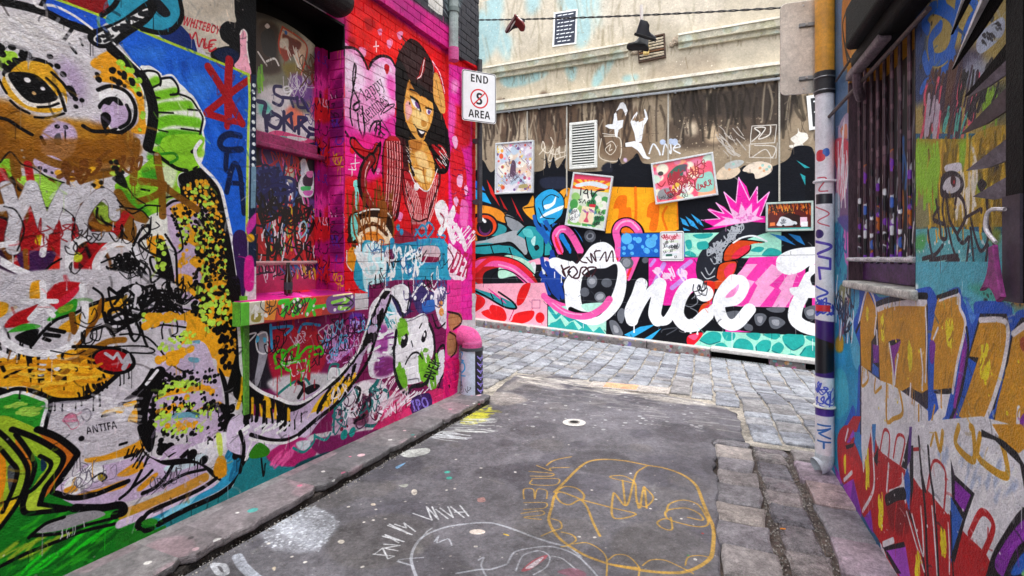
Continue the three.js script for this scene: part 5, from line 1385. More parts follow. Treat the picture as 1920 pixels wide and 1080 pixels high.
scatter('#e8e4e0',20,7,16,[2437,1384,3443,1336,3411,1204,2457,1240]);
const sillTex = finish(0.1, 0.08), SB = board;
const LX = -3.08;
const left = thing('painted_building', 'brick and render building on the left covered in a spotted-creature and pink valentine mural', 'building');
{
  canvasFor(0, 1, 0, 1, 512, '#c01a78'); seed(811); soft(20); for (let i = 0; i < 24; i++) spot(['#8a1060', '#e0359a', '#a8126c', '#d8202c', '#7a0f5c'][i % 5], rr(0, 1000), rr(0, 1000), rr(60, 200)); soft(0); scribble('#3a0c30', 12, 12, 140, [0, 0, 1000, 0, 1000, 1000, 0, 1000]); scribble('#e8b8d8', 6, 9, 110, [0, 0, 1000, 0, 1000, 1000, 0, 1000]); scribble('#4a2a9c', 6, 12, 130, [0, 0, 1000, 0, 1000, 1000, 0, 1000]); scribble('#e0a21c', 3, 16, 120, [0, 0, 1000, 0, 1000, 1000, 0, 1000]); runs(120, 200, 6); brushwork(700, 80, 12, 0.2);
  const tagT = finish(0.12, 0.1, 60); tagT.wrapS = tagT.wrapT = THREE.RepeatWrapping; const tagged = mural({ map: tagT, bumpMap: rep(bumpTex, 3), bumpScale: 0.004 });
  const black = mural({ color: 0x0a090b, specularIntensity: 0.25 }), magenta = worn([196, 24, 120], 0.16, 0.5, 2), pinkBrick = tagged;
  // rendered wall around the window opening (z -2.54 … -3.40, y 1.2 … 3.6)
  part(left, 'wall', luv(span(LX - 0.3, LX, -0.1, 4.9, -2.54, -0.6)), muralLeft, null, 'rendered wall with a spotted yellow and lilac creature painted on it');
  part(left, 'wall', luv(span(LX - 0.3, LX, -0.1, 1.2, -3.4, -2.54)), muralLeft, null, 'low wall under the window thick with tags');
  part(left, 'wall', luv(span(LX - 0.3, LX, 3.62, 4.9, -3.4, -2.54)), muralLeft);
  part(left, 'wall', metreUV(span(LX - 0.3, LX, -0.1, 4.9, -0.6, 5)), worn([190, 184, 186], 0.12, 0.6));
  part(left, 'wall', metreUV(span(LX - 0.3, LX - 0.02, 4.9, 8.6, -5.72, 5)), worn([70, 72, 76], 0.25, 0.8));
  part(left, 'wall', luv(span(LX - 0.3, LX - 0.0035, -0.1, 4.9, -5.72, -3.4)), mural({ map: leftTex, roughness: 0.8 }), null, 'mortar bed of the painted brick pier');
  part(left, 'wall', metreUV(span(-8, LX - 0.3, -0.5, 8.6, -5.72, 5)), worn([84, 84, 88], 0.25, 0.85));
  // bricks
  seed(5); const F = (u, v, h) => [LX + h, v, -u], uvB = (u, v) => [LB.uv[0](u), LB.uv[1](v)], bricks = [];
  const course = 0.0815, bl = 0.232;
  for (const [a, b] of [[3.405, 5.005], [5.045, 5.72]]) for (let r = 0; r < 59; r++) {
    const v0 = 0.075 + r * course; let u = a - (r % 2 ? bl / 2 : 0); const bump = v0 > 3.93 ? 0.05 : 0;
    while (u < b - 0.02) { const u0 = Math.max(a, u), u1 = Math.min(b, u + bl); if (u1 - u0 > 0.04) { const j = () => rr(-0.0025, 0.0025), m = 0.003; const c = [[u0 + m + j(), v0 + m + j()], [u1 - m + j(), v0 + m + j()], [u1 - m + j(), v0 + course - m + j()], [u0 + m + j(), v0 + course - m + j()]];
      bricks.push({ g: block(F, c, bump + rr(0, 0.005), 0.0045, uvB, 0.001, -0.05, 0.0012), size: (u1 - u0) / (u0 * u0 + 9) }); } u += bl; }
  }
  bricks.sort((p, q) => q.size - p.size);
  bricks.slice(0, 290).forEach((k, i) => part(left, 'brick', k.g, muralBrick[i % 2]));
  part(left, 'brickwork_beyond', bricks.slice(290).map((k) => k.g), muralBrick[1], null, 'smaller looking bricks of the painted pier').userData.kind = 'stuff';
  // window reveal: jamb of bricks on the far side, black soffit
  const J = (u, v, h) => [LX - u, v, -3.4 + h], uvJ = (u, v) => [u + 0.3, v * 1];
  part(left, 'jamb', metreUV(span(LX - 0.3, LX - 0.001, 1.2, 3.35, -3.41, -3.397)), pinkBrick);
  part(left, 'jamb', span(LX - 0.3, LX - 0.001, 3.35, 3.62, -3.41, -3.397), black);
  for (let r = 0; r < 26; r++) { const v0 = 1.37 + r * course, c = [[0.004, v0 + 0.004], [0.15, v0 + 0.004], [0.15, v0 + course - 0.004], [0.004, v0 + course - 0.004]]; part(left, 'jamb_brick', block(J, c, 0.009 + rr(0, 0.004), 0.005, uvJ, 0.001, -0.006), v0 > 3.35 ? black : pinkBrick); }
  part(left, 'jamb', span(LX - 0.3, LX - 0.001, 1.2, 3.62, -2.539, -2.53), magenta);
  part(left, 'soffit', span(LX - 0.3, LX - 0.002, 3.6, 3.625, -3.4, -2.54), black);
  // frame, boards, transom, rails
  const wm = mat({ map: winTex, bumpMap: rep(bumpTex, 3, 6), bumpScale: 0.003, roughness: 0.42 });
  const wuv = (g) => mapUV(g, (x, y, z) => WB.uv[0](-z), (x, y) => WB.uv[1](y));
  const frame = part(left, 'window_frame', [span(-3.32, -3.25, 1.36, 3.42, -3.39, -3.325), span(-3.32, -3.27, 1.36, 3.42, -3.325, -3.29), span(-3.32, -3.25, 1.36, 3.42, -2.6, -2.54)].map((g) => metreUV(g)), tagged, null, 'magenta painted timber frame');
  const arch = new THREE.Shape(); arch.moveTo(2.6, 2.6); arch.lineTo(3.295, 2.6); arch.lineTo(3.295, 3.44); arch.quadraticCurveTo(2.95, 3.56, 2.6, 3.44);
  const ag = new THREE.ExtrudeGeometry(arch, { depth: 0.02, bevelEnabled: false }).rotateY(Math.PI / 2).translate(-3.32, 0, 0);
  part(frame, 'board', wuv(ag), wm, null, 'arched fanlight boarded over, purple tag across it');
  part(frame, 'board', wuv(span(-3.32, -3.3, 1.62, 2.48, -3.295, -2.6)), wm, null, 'lower window board buried under red, blue and black tags');
  part(frame, 'transom', [metreUV(rbox(0.07, 0.04, 0.8, 0.01, -3.275, 2.495, -2.95)), metreUV(rbox(0.04, 0.08, 0.8, 0.01, -3.29, 2.555, -2.95))], worn([150, 36, 92], 0.4, 0.5, 3));
  part(frame, 'bottom_rail', wuv(span(-3.32, -3.285, 1.38, 1.62, -3.3, -2.6)), wm);
  part(frame, 'bead', metreUV(rbox(0.02, 0.02, 0.7, 0.005, -3.28, 1.622, -2.95)), worn([214, 170, 170], 0.2, 0.5, 3));
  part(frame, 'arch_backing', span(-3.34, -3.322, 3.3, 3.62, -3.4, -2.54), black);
  // sloped inner sill and sill stone
  const sg = span(-3.32, -3.02, 1.205, 1.362, -3.45, -2.37); { const p = sg.attributes.position; for (let i = 0; i < p.count; i++) if (p.getY(i) > 1.3 && p.getX(i) < -3.1) p.setY(i, 1.4); sg.computeVertexNormals(); }
  const sill = part(left, 'window_sill', metreUV(sg.translate(-0.004, 0, 0)), tagged);
  part(sill, 'sill_face', mapUV(rbox(0.02, 0.157, 1.084, 0.008, -3.016, 1.284, -2.91), (x, y, z) => SB.uv[0](-z), (x, y) => SB.uv[1](y)), mat({ map: sillTex, bumpMap: rep(bumpTex, 5, 1.2), bumpScale: 0.003, roughness: 0.45 }), null, 'sill edge with green tags on red and orange');
  part(left, 'painted_board', metreUV(rbox(0.02, 0.6, 0.04, 0.006, -3.073, 0.9, -2.455)), worn([78, 140, 36], 0.4, 0.5, 4));
  part(left, 'sill_end', metreUV(rbox(0.08, 0.16, 0.012, 0.004, -3.05, 1.284, -2.364)), worn([80, 150, 38], 0.3, 0.5, 4));
  // hood mould over the window
  const hood = new THREE.CapsuleGeometry(0.12, 1.5, 8, 20).rotateX(Math.PI / 2).scale(1.15, 1, 1).translate(-3.03, 3.74, -2.52);
  part(left, 'hood_moulding', [metreUV(hood), metreUV(rbox(0.16, 0.1, 1.45, 0.03, -3.06, 3.86, -2.6))], mural({ color: 0x0d0b0f, specularIntensity: 0.5, roughness: 0.4, bumpMap: rep(bumpTex, 4), bumpScale: 0.02 }), null, 'black rounded hood over the window');
  // downpipe high on the corner
  const dp = part(left, 'downpipe', [rod(V(-2.98, 3.97, -5.02), V(-2.98, 8.4, -5.02), 0.052, 16)].map((g) => metreUV(g)), worn([138, 150, 148], 0.18, 0.5, 3), null, 'grey green downpipe at the top of the corner');
  part(dp, 'collar', new THREE.CylinderGeometry(0.062, 0.062, 0.05, 16).translate(-2.98, 4.42, -5.02), paint(0x5d6a68, 0.5));
  part(dp, 'shoe', rod(V(-2.98, 3.86, -5.02), V(-2.98, 4.0, -5.02), 0.058, 16), worn([186, 60, 130], 0.2, 0.5, 3));
}
// ---- pipe guard at the corner
{
  canvasFor(0, 0.82, 0, 0.56, 512, '#c9c6d0');
  soft(8); blob('#e0559c', [0, 0, 820, 0, 820, 60, 0, 40]); blob('#b9c4d6', [100, 100, 300, 100, 300, 500, 100, 500]); soft(0);
  poly('#16151c', [300, 0, 470, 0, 470, 560, 300, 560]); poly('#16151c', [590, 0, 680, 0, 680, 560, 590, 560]);
  for (let i = 0; i < 7; i++) { const y = 490 - i * 70; line('#8f80d8', 12, [330, y, 380, y - 50, 420, y, 450, y - 50]); line('#8f80d8', 11, [340, y - 20, 440, y - 30]); }
  curve('#2f9fd8', 20, [60, 520, 130, 520, 90, 450, 150, 440]); curve('#2f9fd8', 20, [110, 420, 60, 370, 110, 310, 170, 350, 160, 410, 110, 420]); curve('#2f9fd8', 16, [115, 310, 110, 150]); curve('#2f9fd8', 14, [60, 270, 180, 280]);
  scribble('#3a3440', 5, 7, 90, [60, 60, 250, 60, 250, 240, 60, 240]); for (let i = 0; i < 6; i++) spot('#e8e6ea', 635, 500 - i * 90, 18); scribble('#1c1a22', 5, 8, 80, [690, 60, 810, 60, 810, 520, 690, 520]);
  const t = finish(0.1, 0.08); t.wrapS = THREE.RepeatWrapping;
  const g = thing('pipe_guard', 'low cylindrical drain guard with blue and purple tags and a pink elbow at the corner', 'pipe guard', [-2.935, 0, -5.36]);
  const body = new THREE.CylinderGeometry(0.128, 0.135, 0.6, 40, 1, true); { const uv = body.attributes.uv; for (let i = 0; i < uv.count; i++) uv.setX(i, uv.getX(i) + 0.24); }
  part(g, 'body', body.translate(0, 0.3, 0), mat({ map: t, roughness: 0.45, side: THREE.DoubleSide }));
  part(g, 'collar', new THREE.CylinderGeometry(0.136, 0.136, 0.035, 40).translate(0, 0.6, 0), worn([60, 64, 72], 0.4, 0.4, 4));
  part(g, 'elbow', metreUV(tube([V(0, 0.6, 0), V(0, 0.66, 0), V(-0.03, 0.72, 0.0), V(-0.1, 0.74, 0), V(-0.22, 0.745, 0)], 0.118, 20, 24)), worn([222, 82, 150], 0.2, 0.5, 4, 0.008));
  part(g, 'cap', new THREE.SphereGeometry(0.122, 24, 12, 0, 7, 0, 1.6).scale(1, 0.8, 1).translate(0, 0.66, 0), worn([226, 100, 164], 0.2, 0.5, 4, 0.008));
}
// ---- brown bottle on the window ledge
{
  const b = thing('beer_bottle', 'small brown glass bottle standing on the ledge of the boarded window', 'bottle', [-3.14, 1.385, -2.87]);
  const prof = [[0, 0], [0.029, 0], [0.031, 0.006], [0.031, 0.115], [0.027, 0.135], [0.015, 0.165], [0.012, 0.2], [0.012, 0.214], [0.014, 0.216], [0.014, 0.226], [0, 0.228]].map(([x, y]) => new THREE.Vector2(x, y));
  part(b, 'glass', new THREE.LatheGeometry(prof, 28), new THREE.MeshPhysicalMaterial({ color: 0x2a1206, roughness: 0.08, clearcoat: 1 }));
  part(b, 'label', new THREE.CylinderGeometry(0.0316, 0.0316, 0.055, 28, 1, true).translate(0, 0.06, 0), mat({ color: 0x30323c, roughness: 0.6, side: THREE.DoubleSide }));
  part(b, 'cap', new THREE.CylinderGeometry(0.0145, 0.0155, 0.012, 20).translate(0, 0.23, 0), mat({ color: 0x4a4640, metalness: 0.6, roughness: 0.4 }));
}

// ------------------------------------------------------------------ rear building across the street
canvasFor(-7.4, 2.8, -0.6, 7.6, 2048, '#bcb19d');
poly('#bcb19d',[-7740,12066,2883,8547,2883,-1996,-7740,-3856]);
soft(115);
blob('#c6bba8',[-5714,8912,-3871,7875,-4058,6453,-5505,6395]);
opacity(.9);
blob('#9fc0c2',[-5505,7936,-5062,7719,-5062,6991,-4829,6586,-4895,6145,-5062,6263,-5231,6564,-5436,7245]);
blob('#9fc0c2',[-4567,8331,-4152,7939,-4183,7181,-4438,7113,-4502,7601]);
blob('#9fc0c2',[-3627,8108,-2578,7861,-2662,6879,-2804,6795,-3092,6201,-3327,6213,-3386,6851,-3687,7083]);
blob('#c4d2c9',[-2976,6829,-2606,6924,-2578,6696,-2832,6521]);
blob('#9fc0c2',[-5367,7232,-5163,6705,-5367,6312,-5749,6186,-5749,7367]);
blob('#c8bdac',[-2690,7330,-608,7139,-608,6113,-1869,6452,-2550,6192]);
blob('#a99c89',[-1606,5548,-608,5600,-608,5189,-1869,5265]);
blob('#bcb09a',[-5163,5974,-3268,5861,-2137,5766,-2137,5303,-5163,5365]);
soft(57);
blob('#92b6b6',[-5062,5807,-4058,5779,-4058,5633,-4567,5527,-4995,5556]);
blob('#98bcbc',[-3566,5793,-3327,5785,-3357,5504,-3476,5492]);
blob('#98bcbc',[-2861,5630,-2494,5796,-2804,5313,-2976,5309]);
blob('#98bcbc',[-2300,5408,-2029,5396,-2056,5292,-2300,5299]);
soft(0);
opacity(1);
scatter('#a39680',160,4,11,[-5714,7857,-608,7036,-608,5189,-5714,5312]);
scatter('#ded4c2',120,6,14,[-5714,7857,-608,7036,-608,5189,-5714,5312]);
curve('#8d7c62',14,[-2110,5735,-2137,5467,-2083,5268]);
curve('#8d7c62',10,[-1097,5601,-1047,5358]);
opacity(.3);
soft(17);
hatch('#877b66',60,45,739,90,[-5714,7857,-608,7036,-608,5189,-5714,5312]);
hatch('#d6ccb8',40,57,852,88,[-5714,7857,-608,7036,-608,5189,-5714,5312]);
opacity(.5);
hatch('#6f6450',60,21,270,90,[-5714,5933,-2273,5870,-2273,5679,-5714,5684]);
hatch('#6f6450',40,17,218,90,[-1606,5949,962,5945,962,5753,-1606,5709]);
soft(0);
opacity(1);
poly('#97866f',[-5855,4987,-608,4984,2525,4778,2525,1069,-5855,839]);
soft(75);
hatch('#5d4a3c',30,216,618,90,[-5749,4881,-3268,4894,-3268,4325,-5749,4571]);
blob('#6a5546',[-5163,4878,-4502,4864,-4567,4424,-5062,4503]);
blob('#6e5848',[-4310,4842,-3506,4836,-3506,4119,-4246,4245]);
blob('#52443b',[-2861,4901,-2411,4901,-1869,4564,-1869,4186,-2804,4279]);
blob('#7a6450',[-2804,4670,-1869,4618,-1869,3646,-2804,3859]);
blob('#3f3732',[-1298,4868,-608,4856,750,4798,535,3948,-370,4139,-1097,4109,-1298,4393]);
blob('#5b4d42',[-1349,4399,91,4291,491,3952,-608,3804,-1248,3861]);
blob('#a3907a',[-5749,4695,-5231,4672,-5163,3599,-5749,3639]);
blob('#b7a58e',[-4567,4752,-4438,4797,-4374,4197,-4829,4299]);
blob('#cbb9a0',[-1097,4293,-899,4297,-899,4064,-1097,4109]);
blob('#c5ad8e',[-704,4174,-560,4210,-465,3894,-704,3916]);
soft(23);
hatch('#a89680',20,45,340,90,[-5644,4932,-608,4830,-608,4574,-5644,4622]);
hatch('#493c33',30,41,443,90,[-5505,4916,-1922,4840,-1922,4353,-5505,4546]);
hatch('#4a4038',40,39,488,90,[-1298,4868,535,4828,535,4192,-1298,4393]);
soft(0);
scatter('#a8977f',160,5,17,[-1298,4393,491,4295,491,3462,-1349,3606]);
scatter('#6d5d50',160,5,19,[-5714,4878,491,4540,491,3217,-5714,3636]);
curve('#5d5146',7,[-1349,4029,535,3923]);
curve('#6a5c4e',9,[-5749,4384,-1606,4160]);
opacity(.6);
soft(14);
hatch('#332a24',34,53,760,90,[-5679,4874,-1477,4891,-1477,4147,-5679,4409]);
hatch('#2c2622',40,48,622,90,[-1349,4822,1170,4836,1170,3980,-1349,4240]);
hatch('#b7a68e',24,32,533,90,[-5679,4874,1170,4598,1170,3885,-5679,4099]);
soft(0);
hatch('#4a3f36',60,13,533,90,[-5679,4936,1170,4741,1170,3885,-5679,4316]);
opacity(1);
scribble('#d8ccba',3,21,388,[-4026,4107,-3566,4095,-3566,3606,-4026,3639]);
line('#d8ccba',18,[-4026,4107,-4058,3642,-3596,3608,-3566,4095]);
curve('#d8ccba',20,[-2775,4164,-2804,3775,-2411,3689,-2383,4127,-2719,4214]);
curve('#d8ccba',17,[-2578,4034,-2690,3933,-2578,3813,-2466,3941,-2550,4087,-2662,4042]);
curve('#d8ccba',22,[-2578,4007,-2606,3898,-2550,3921]);
curve('#dcd4c8',14,[-2747,4273,-2494,4220,-2411,4295]);
poly('#eceaea',[-2466,4701,-2378,4864,-2322,4876,-2268,4815,-2224,4686,-2268,4576,-2290,4653,-2333,4740,-2383,4746]);
poly('#f0f0f0',[-2472,4693,-2522,4527,-2550,4364,-2505,4443,-2449,4630]);
poly('#ececee',[-2704,4422,-2634,4451,-2522,4444,-2505,4658,-2461,4664,-2433,4504,-2311,4510,-2333,4356,-2422,4310,-2438,4160,-2488,4192,-2500,4337,-2606,4356]);
poly('#e9e9eb',[-2169,4448,-2104,4569,-2034,4648,-2024,4608,-2083,4479,-2056,4436,-1935,4477,-1869,4510,-1895,4661,-1879,4686,-1837,4587,-1816,4477,-1856,4400,-1895,4351,-1922,4191,-1943,4031,-2056,4001,-2088,4208,-2137,4349]);
poly('#9c7f62',[-2137,4463,-2056,4596,-2077,4479]);
poly('#9c7f62',[-2002,4457,-1909,4509,-1895,4459,-2002,4422]);
poly('#ededef',[-2273,4029,-2088,4050,-1949,3991,-1909,3893,-1842,3725,-1763,3676,-1816,3656,-1909,3690,-2016,3848,-2137,3940,-2268,3952]);
curve('#e4e6ea',32,[-1790,3775,-1711,3956,-1606,3813,-1580,3731]);
curve('#e4e6ea',29,[-1529,3726,-1477,3935,-1375,3740,-1375,3952]);
curve('#e4e6ea',26,[-1324,3841,-1197,3857,-1248,3914,-1324,3815,-1197,3725]);
dots('#b8c4dc',62,[-1529,3979,-1375,3978,-1298,3958]);
soft(17);
dots('#d6b8d8',44,[-2273,3678]);
soft(0);
line('#d9d3ca',14,[68,3944,91,4129,502,4110,469,3783,68,3794,68,3944]);
curve('#d9d3ca',21,[91,3842,226,3978,136,4087,315,4068,203,3881,381,3938,403,4084]);
curve('#d9d3ca',16,[91,3543,315,3673,425,3516,469,3709,136,3763]);
line('#d9d3ca',12,[46,3797,46,3547,491,3499,513,3779]);
hatch('#b8b0a6',22,17,219,50,[-465,4149,-92,4110,-92,3608,-465,3639]);
blob('#ece6da',[729,3831,836,3918,846,4013,878,3938,983,3903,1004,3805,920,3717,983,3664,750,3660,708,3712,793,3729]);
blob('#12141b',[-5997,3655,-5855,3677,-5609,3784,-5644,3957,-5539,3902,-5367,3643,-5197,3754,-5163,3660,-4120,3587,-4026,3946,-3933,3633,-3840,3873,-3748,3619,-3566,3822,-3506,3545,-2719,3490,-2747,3603,-2466,3638,-2411,3730,-2328,3600,-2137,3695,-2029,3795,-1922,3596,-1711,3554,-1606,3519,-608,3292,-230,3291,-23,3402,46,3247,535,3385,708,3494,793,3680,1046,3658,1170,3457,1575,3518,1575,856,-5997,585]);
poly('#12141b',[-6069,2781,1575,2724,1575,-148,-850,-111,-6214,293]);
soft(29);
blob('#20222c',[-2775,3550,-2662,3653,-2550,3616,-2550,3450,-2719,3462]);
blob('#262a3c',[-4120,3411,-3566,3405,-3566,3175,-4058,3202]);
soft(0);
blob('#d9c3a8',[-536,3184,-489,3334,-347,3426,-161,3387,-115,3283,-277,3168]);
blob('#b7b8b4',[-370,3453,-184,3515,-46,3479,-138,3386,-347,3350]);
blob('#e4d3bf',[-69,3305,46,3422,226,3458,403,3395,425,3271,315,3180,158,3140,113,3243]);
dots('#9cc4b8',28,[270,3381,337,3302,381,3348,-230,3443]);
dots('#d9a074',24,[293,3280,226,3334,-300,3347]);
blob('#f08a1c',[-5997,3530,-5873,3584,-5837,3395,-5891,3211,-5997,3279]);
poly('#1d6fd0',[-5837,3504,-5626,3414,-5505,3221,-5784,3299]);
poly('#26a8e6',[-5855,3303,-5505,3160,-5350,2907,-5784,3050]);
poly('#1d4fb0',[-5962,3121,-5820,2989,-5997,2935]);
poly('#e02a24',[-5470,3481,-5333,3273,-5129,2836,-5367,3153]);
poly('#c3201e',[-5163,3112,-4928,2737,-5028,2802]);
poly('#d4242a',[-4862,3066,-4730,2820,-4535,2454,-4697,2669]);
blob('#f2922a',[-5997,2841,-5574,2885,-5163,2777,-4995,2619,-4995,2467,-5299,2568,-5679,2704,-5855,2585,-5714,2084,-5962,2276]);
blob('#2f8f96',[-5962,2464,-5820,2584,-5028,2408,-5062,2196,-5505,2174,-5784,2210]);
oval('#17151c',-5539,2421,364,-10,0,-284);
oval('#e8491c',-5539,2415,319,-8,0,-247);
oval('#17151c',-5519,2384,215,-5,0,-203);
oval('#6a2660',-5519,2328,152,-4,0,-142);
oval('#17151c',-5505,2383,138,-3,0,-136);
dots('#f2f4f6',46,[-5522,2519,-5581,2561]);
blob('#8f9298',[-4978,2649,-4730,2550,-4535,2395,-4567,2276,-4763,2251,-4961,2436]);
curve('#070608',31,[-4961,2436,-4995,2619,-4697,2519,-4535,2395]);
blob('#a7abb0',[-5231,2169,-5028,2226,-4730,2280,-4502,2126,-4438,1888,-4502,1739,-4697,1890,-4895,2012,-5163,2015,-5855,1931,-5962,2026,-5505,2081]);
blob('#2a9aa0',[-4632,2308,-4438,2392,-4183,2356,-4089,2178,-4058,1914,-4120,1679,-4310,1620,-4438,1828,-4502,2067,-4697,2189]);
blob('#bfeae6',[-4358,2064,-4262,2152,-4278,1945,-4342,1975]);
blob('#14161c',[-4294,1916,-4215,1959,-4167,1885,-4246,1827]);
blob('#2a9aa0',[-4058,2177,-3995,2118,-3871,1883,-3902,1737,-4026,1709,-4089,1885]);
blob('#5cc4c4',[-4567,2306,-4374,2302,-4310,2123,-4502,2156]);
blob('#2b97a0',[-5926,1931,-5505,2020,-5095,1954,-4829,1921,-4567,1739,-4374,1620,-4502,1531,-4763,1680,-5163,1772,-5784,1743,-5962,1838]);
curve('#070608',38,[-5962,1932,-5505,1958,-5163,1985,-4862,2012,-4632,1829,-4438,1650,-4120,1621]);
curve('#070608',32,[-5962,1775,-5505,1742,-5028,1771,-4697,1680,-4438,1531]);
curve('#070608',29,[-5367,1957,-5299,1772]);
curve('#070608',28,[-4895,1891,-4829,1710]);
curve('#070608',28,[-4502,2126,-4438,1828,-4310,1591]);
curve('#070608',30,[-4058,2177,-3871,1912,-3902,1737,-4058,1709]);
curve('#070608',31,[-4697,2189,-4438,2392,-4089,2236,-4058,1709]);
blob('#f2a3bc',[-4438,1591,-4058,1679,-3902,1621,-4120,1533,-4374,1532]);
blob('#dfe2e6',[-4374,1546,-4262,1561,-4262,1355,-4374,1117,-4390,1294]);
blob('#dfe2e6',[-4120,1591,-4011,1621,-3995,1416,-4136,1121,-4105,1357]);
blob('#b7e4cc',[-5062,1680,-4730,1710,-4374,1532,-4310,1236,-4763,1260,-5163,1224]);
blob('#b91d1c',[-5962,1525,-5679,1681,-5163,1711,-4697,1590,-4374,1354,-4183,1062,-4310,1000,-4599,1232,-4961,1438,-5367,1405,-5574,1218,-5505,602,-5749,1029,-5926,1212]);
curve('#f0559f',182,[-5926,1275,-5679,1526,-5231,1558,-4829,1439,-4502,1204,-4215,943,-4026,772,-3748,636,-3386,564,-3034,578,-2719,786,-2606,1012]);
curve('#e8232e',108,[-5784,1339,-5333,1650,-4763,1560,-4374,1295]);
curve('#070608',24,[-5997,1431,-5679,1681,-5163,1717,-4665,1590,-4310,1325,-4058,1064,-3748,810,-3386,707,-2976,749,-2634,1011]);
curve('#070608',24,[-5367,975,-5333,1252,-5095,1407,-4763,1320,-4438,1086,-4183,826,-3871,603,-3386,450,-2947,483,-2662,704]);
curve('#f99bc8',37,[-5163,1513,-4829,1424,-4502,1189,-4120,857,-3687,624]);
blob('#1f7f86',[-5997,1211,-5820,1152,-5644,1031,-5367,914,-5997,1055]);
blob('#f0a02c',[-4567,2783,-4438,2867,-4310,3039,-4278,2536,-4438,2600]);
blob('#f0a02c',[-3687,3095,-3476,3170,-3416,2966,-3506,2741,-3657,2833]);
curve('#070608',25,[-4535,2782,-4278,2801]);
curve('#070608',24,[-3506,3143,-3627,2861]);
blob('#2c9fd6',[-4278,2978,-4120,3118,-3902,3179,-3718,3096,-3596,2917,-3627,2630,-3748,2490,-3933,2379,-4183,2444,-4246,2712]);
curve('#070608',24,[-4278,2978,-4120,3118,-3902,3179,-3718,3096,-3596,2917,-3627,2630,-3748,2490,-3933,2379,-4183,2444,-4278,2713,-4278,2978]);
blob('#eaf4f8',[-4058,2821,-3871,2872,-3779,3013,-3810,2840,-3995,2731]);
blob('#eaf4f8',[-4152,2546,-3995,2673,-3627,2803,-3657,2718,-3933,2612]);
curve('#070608',18,[-4058,2704,-4089,2911,-3902,3048,-3718,2981]);
curve('#070608',18,[-4183,2768,-4058,2558,-3810,2521]);
hatch('#1f5fb0',14,78,270,60,[-4310,2477,-3687,2401,-3748,1940,-3933,1942]);
hatch('#1d7fd0',10,59,322,55,[-3871,2174,-3092,2046,-3150,1877,-3810,1824]);
hatch('#1c3f9c',16,90,389,60,[-4058,1591,-3687,1650,-3687,1014,-4058,1006]);
poly('#1d3f94',[-4058,1240,-3687,1361,-3687,725,-3871,894]);
poly('#f6a51e',[-2578,3147,-1248,3045,-1222,2229,-1349,2179,-2690,2179,-2634,2595]);
blob('#ee7214',[-2425,2932,-2246,2937,-2246,2718,-2164,2687,-2164,2441,-2411,2421,-2411,2669,-2522,2701]);
curve('#ee7214',60,[-2069,3091,-2056,2628,-2083,2194]);
blob('#ee7214',[-1790,2753,-1606,2771,-1606,2451,-1658,2212,-1790,2242,-1763,2456,-1842,2512]);
curve('#ee7214',47,[-1451,2685,-1529,2502,-1451,2234]);
curve('#ee7214',21,[-1248,2914,-1248,2282]);
blob('#ee7214',[-2411,2256,-2246,2334,-2056,2248,-2083,2167,-2411,2173]);
curve('#070608',218,[-3687,1823,-3810,2114,-3748,2287,-3566,2312,-3386,2136,-3209,1820]);
curve('#f05aa6',159,[-3687,1823,-3794,2114,-3718,2272,-3566,2283,-3416,2136,-3238,1821]);
blob('#e8232e',[-3810,2172,-3748,2055,-3627,1736,-3779,1940]);
curve('#f9a6d0',36,[-3779,2143,-3687,2271,-3566,2283]);
curve('#070608',209,[-2861,1426,-2662,1455,-2466,1622,-2411,1925,-2466,2202,-2383,2366,-2191,2388,-2002,2220,-1975,1921,-2083,1596,-2218,1267]);
curve('#f05aa6',154,[-2861,1426,-2662,1455,-2466,1622,-2411,1925,-2466,2202,-2383,2366,-2191,2388,-2016,2220,-1989,1921,-2096,1596,-2232,1267]);
curve('#f9a6d0',36,[-2466,2257,-2355,2392,-2164,2414,-2002,2247]);
curve('#e02a2e',50,[-2832,1426,-2634,1456,-2438,1650]);
curve('#e02a2e',49,[-2164,1459,-2246,1239]);
dots('#5b5e66',123,[-3019,2129,-2662,1372,-2522,1152,-2976,1172,-2246,1568]);
dots('#8d9098',84,[-3019,2129,-2662,1372,-2522,1152,-2976,1172,-2246,1568]);
dots('#5b5e66',67,[-2976,1172,-1869,1623,-2634,1122]);
dots('#43464e',51,[-3019,2129,-2662,1372]);
poly('#1d5fbe',[-2355,2172,-465,2147,-489,1676,-2383,1691]);
dots('#58b0ea',108,[-2246,2061,-1763,1972]);
dots('#58b0ea',64,[-2164,1896,-1842,1812,-1685,2079,-2002,2030]);
dots('#58b0ea',38,[-2300,1869,-2083,2058,-2300,1760,-1922,1893,-1658,1811,-2137,1759,-1816,2108]);
poly('#a5e4cc',[-1122,2153,578,2148,578,1650,-1097,1687]);
poly('#ee2aa2',[-1803,1663,-608,1676,-608,521,-1803,466]);
curve('#c98ae0',90,[-1503,1544,-1606,1330,-1711,1114,-1790,1031]);
curve('#c98ae0',87,[-998,1598,-1222,1387,-1122,1283,-1349,1069]);
curve('#c98ae0',64,[-1763,1516,-1685,1623]);
dots('#f3c8e6',78,[-1451,1305,-1122,1362,-1632,1409]);
hatch('#f6d8ee',10,31,156,60,[-1711,1436,-998,1389,-998,1285,-1658,1275]);
blob('#24262f',[-777,1030,-899,1390,-850,1702,-704,1908,-465,2160,-184,2305,91,2372,315,2292,621,2234,359,2143,226,2096,-92,1951,-323,1650,-465,1293,-656,1136]);
scribble('#a9adb4',26,22,146,[-656,1804,-138,2304,0,2250,-465,1599]);
curve('#a9adb4',22,[-184,2305,-115,2253,-69,2327]);
curve('#a9adb4',22,[-230,2180,-161,2128,-115,2203]);
curve('#a9adb4',22,[-394,2082,-323,1980,-230,2054]);
curve('#a9adb4',22,[-536,1855,-465,1752,-370,1853]);
curve('#a9adb4',22,[-632,1650,-560,1548,-465,1650]);
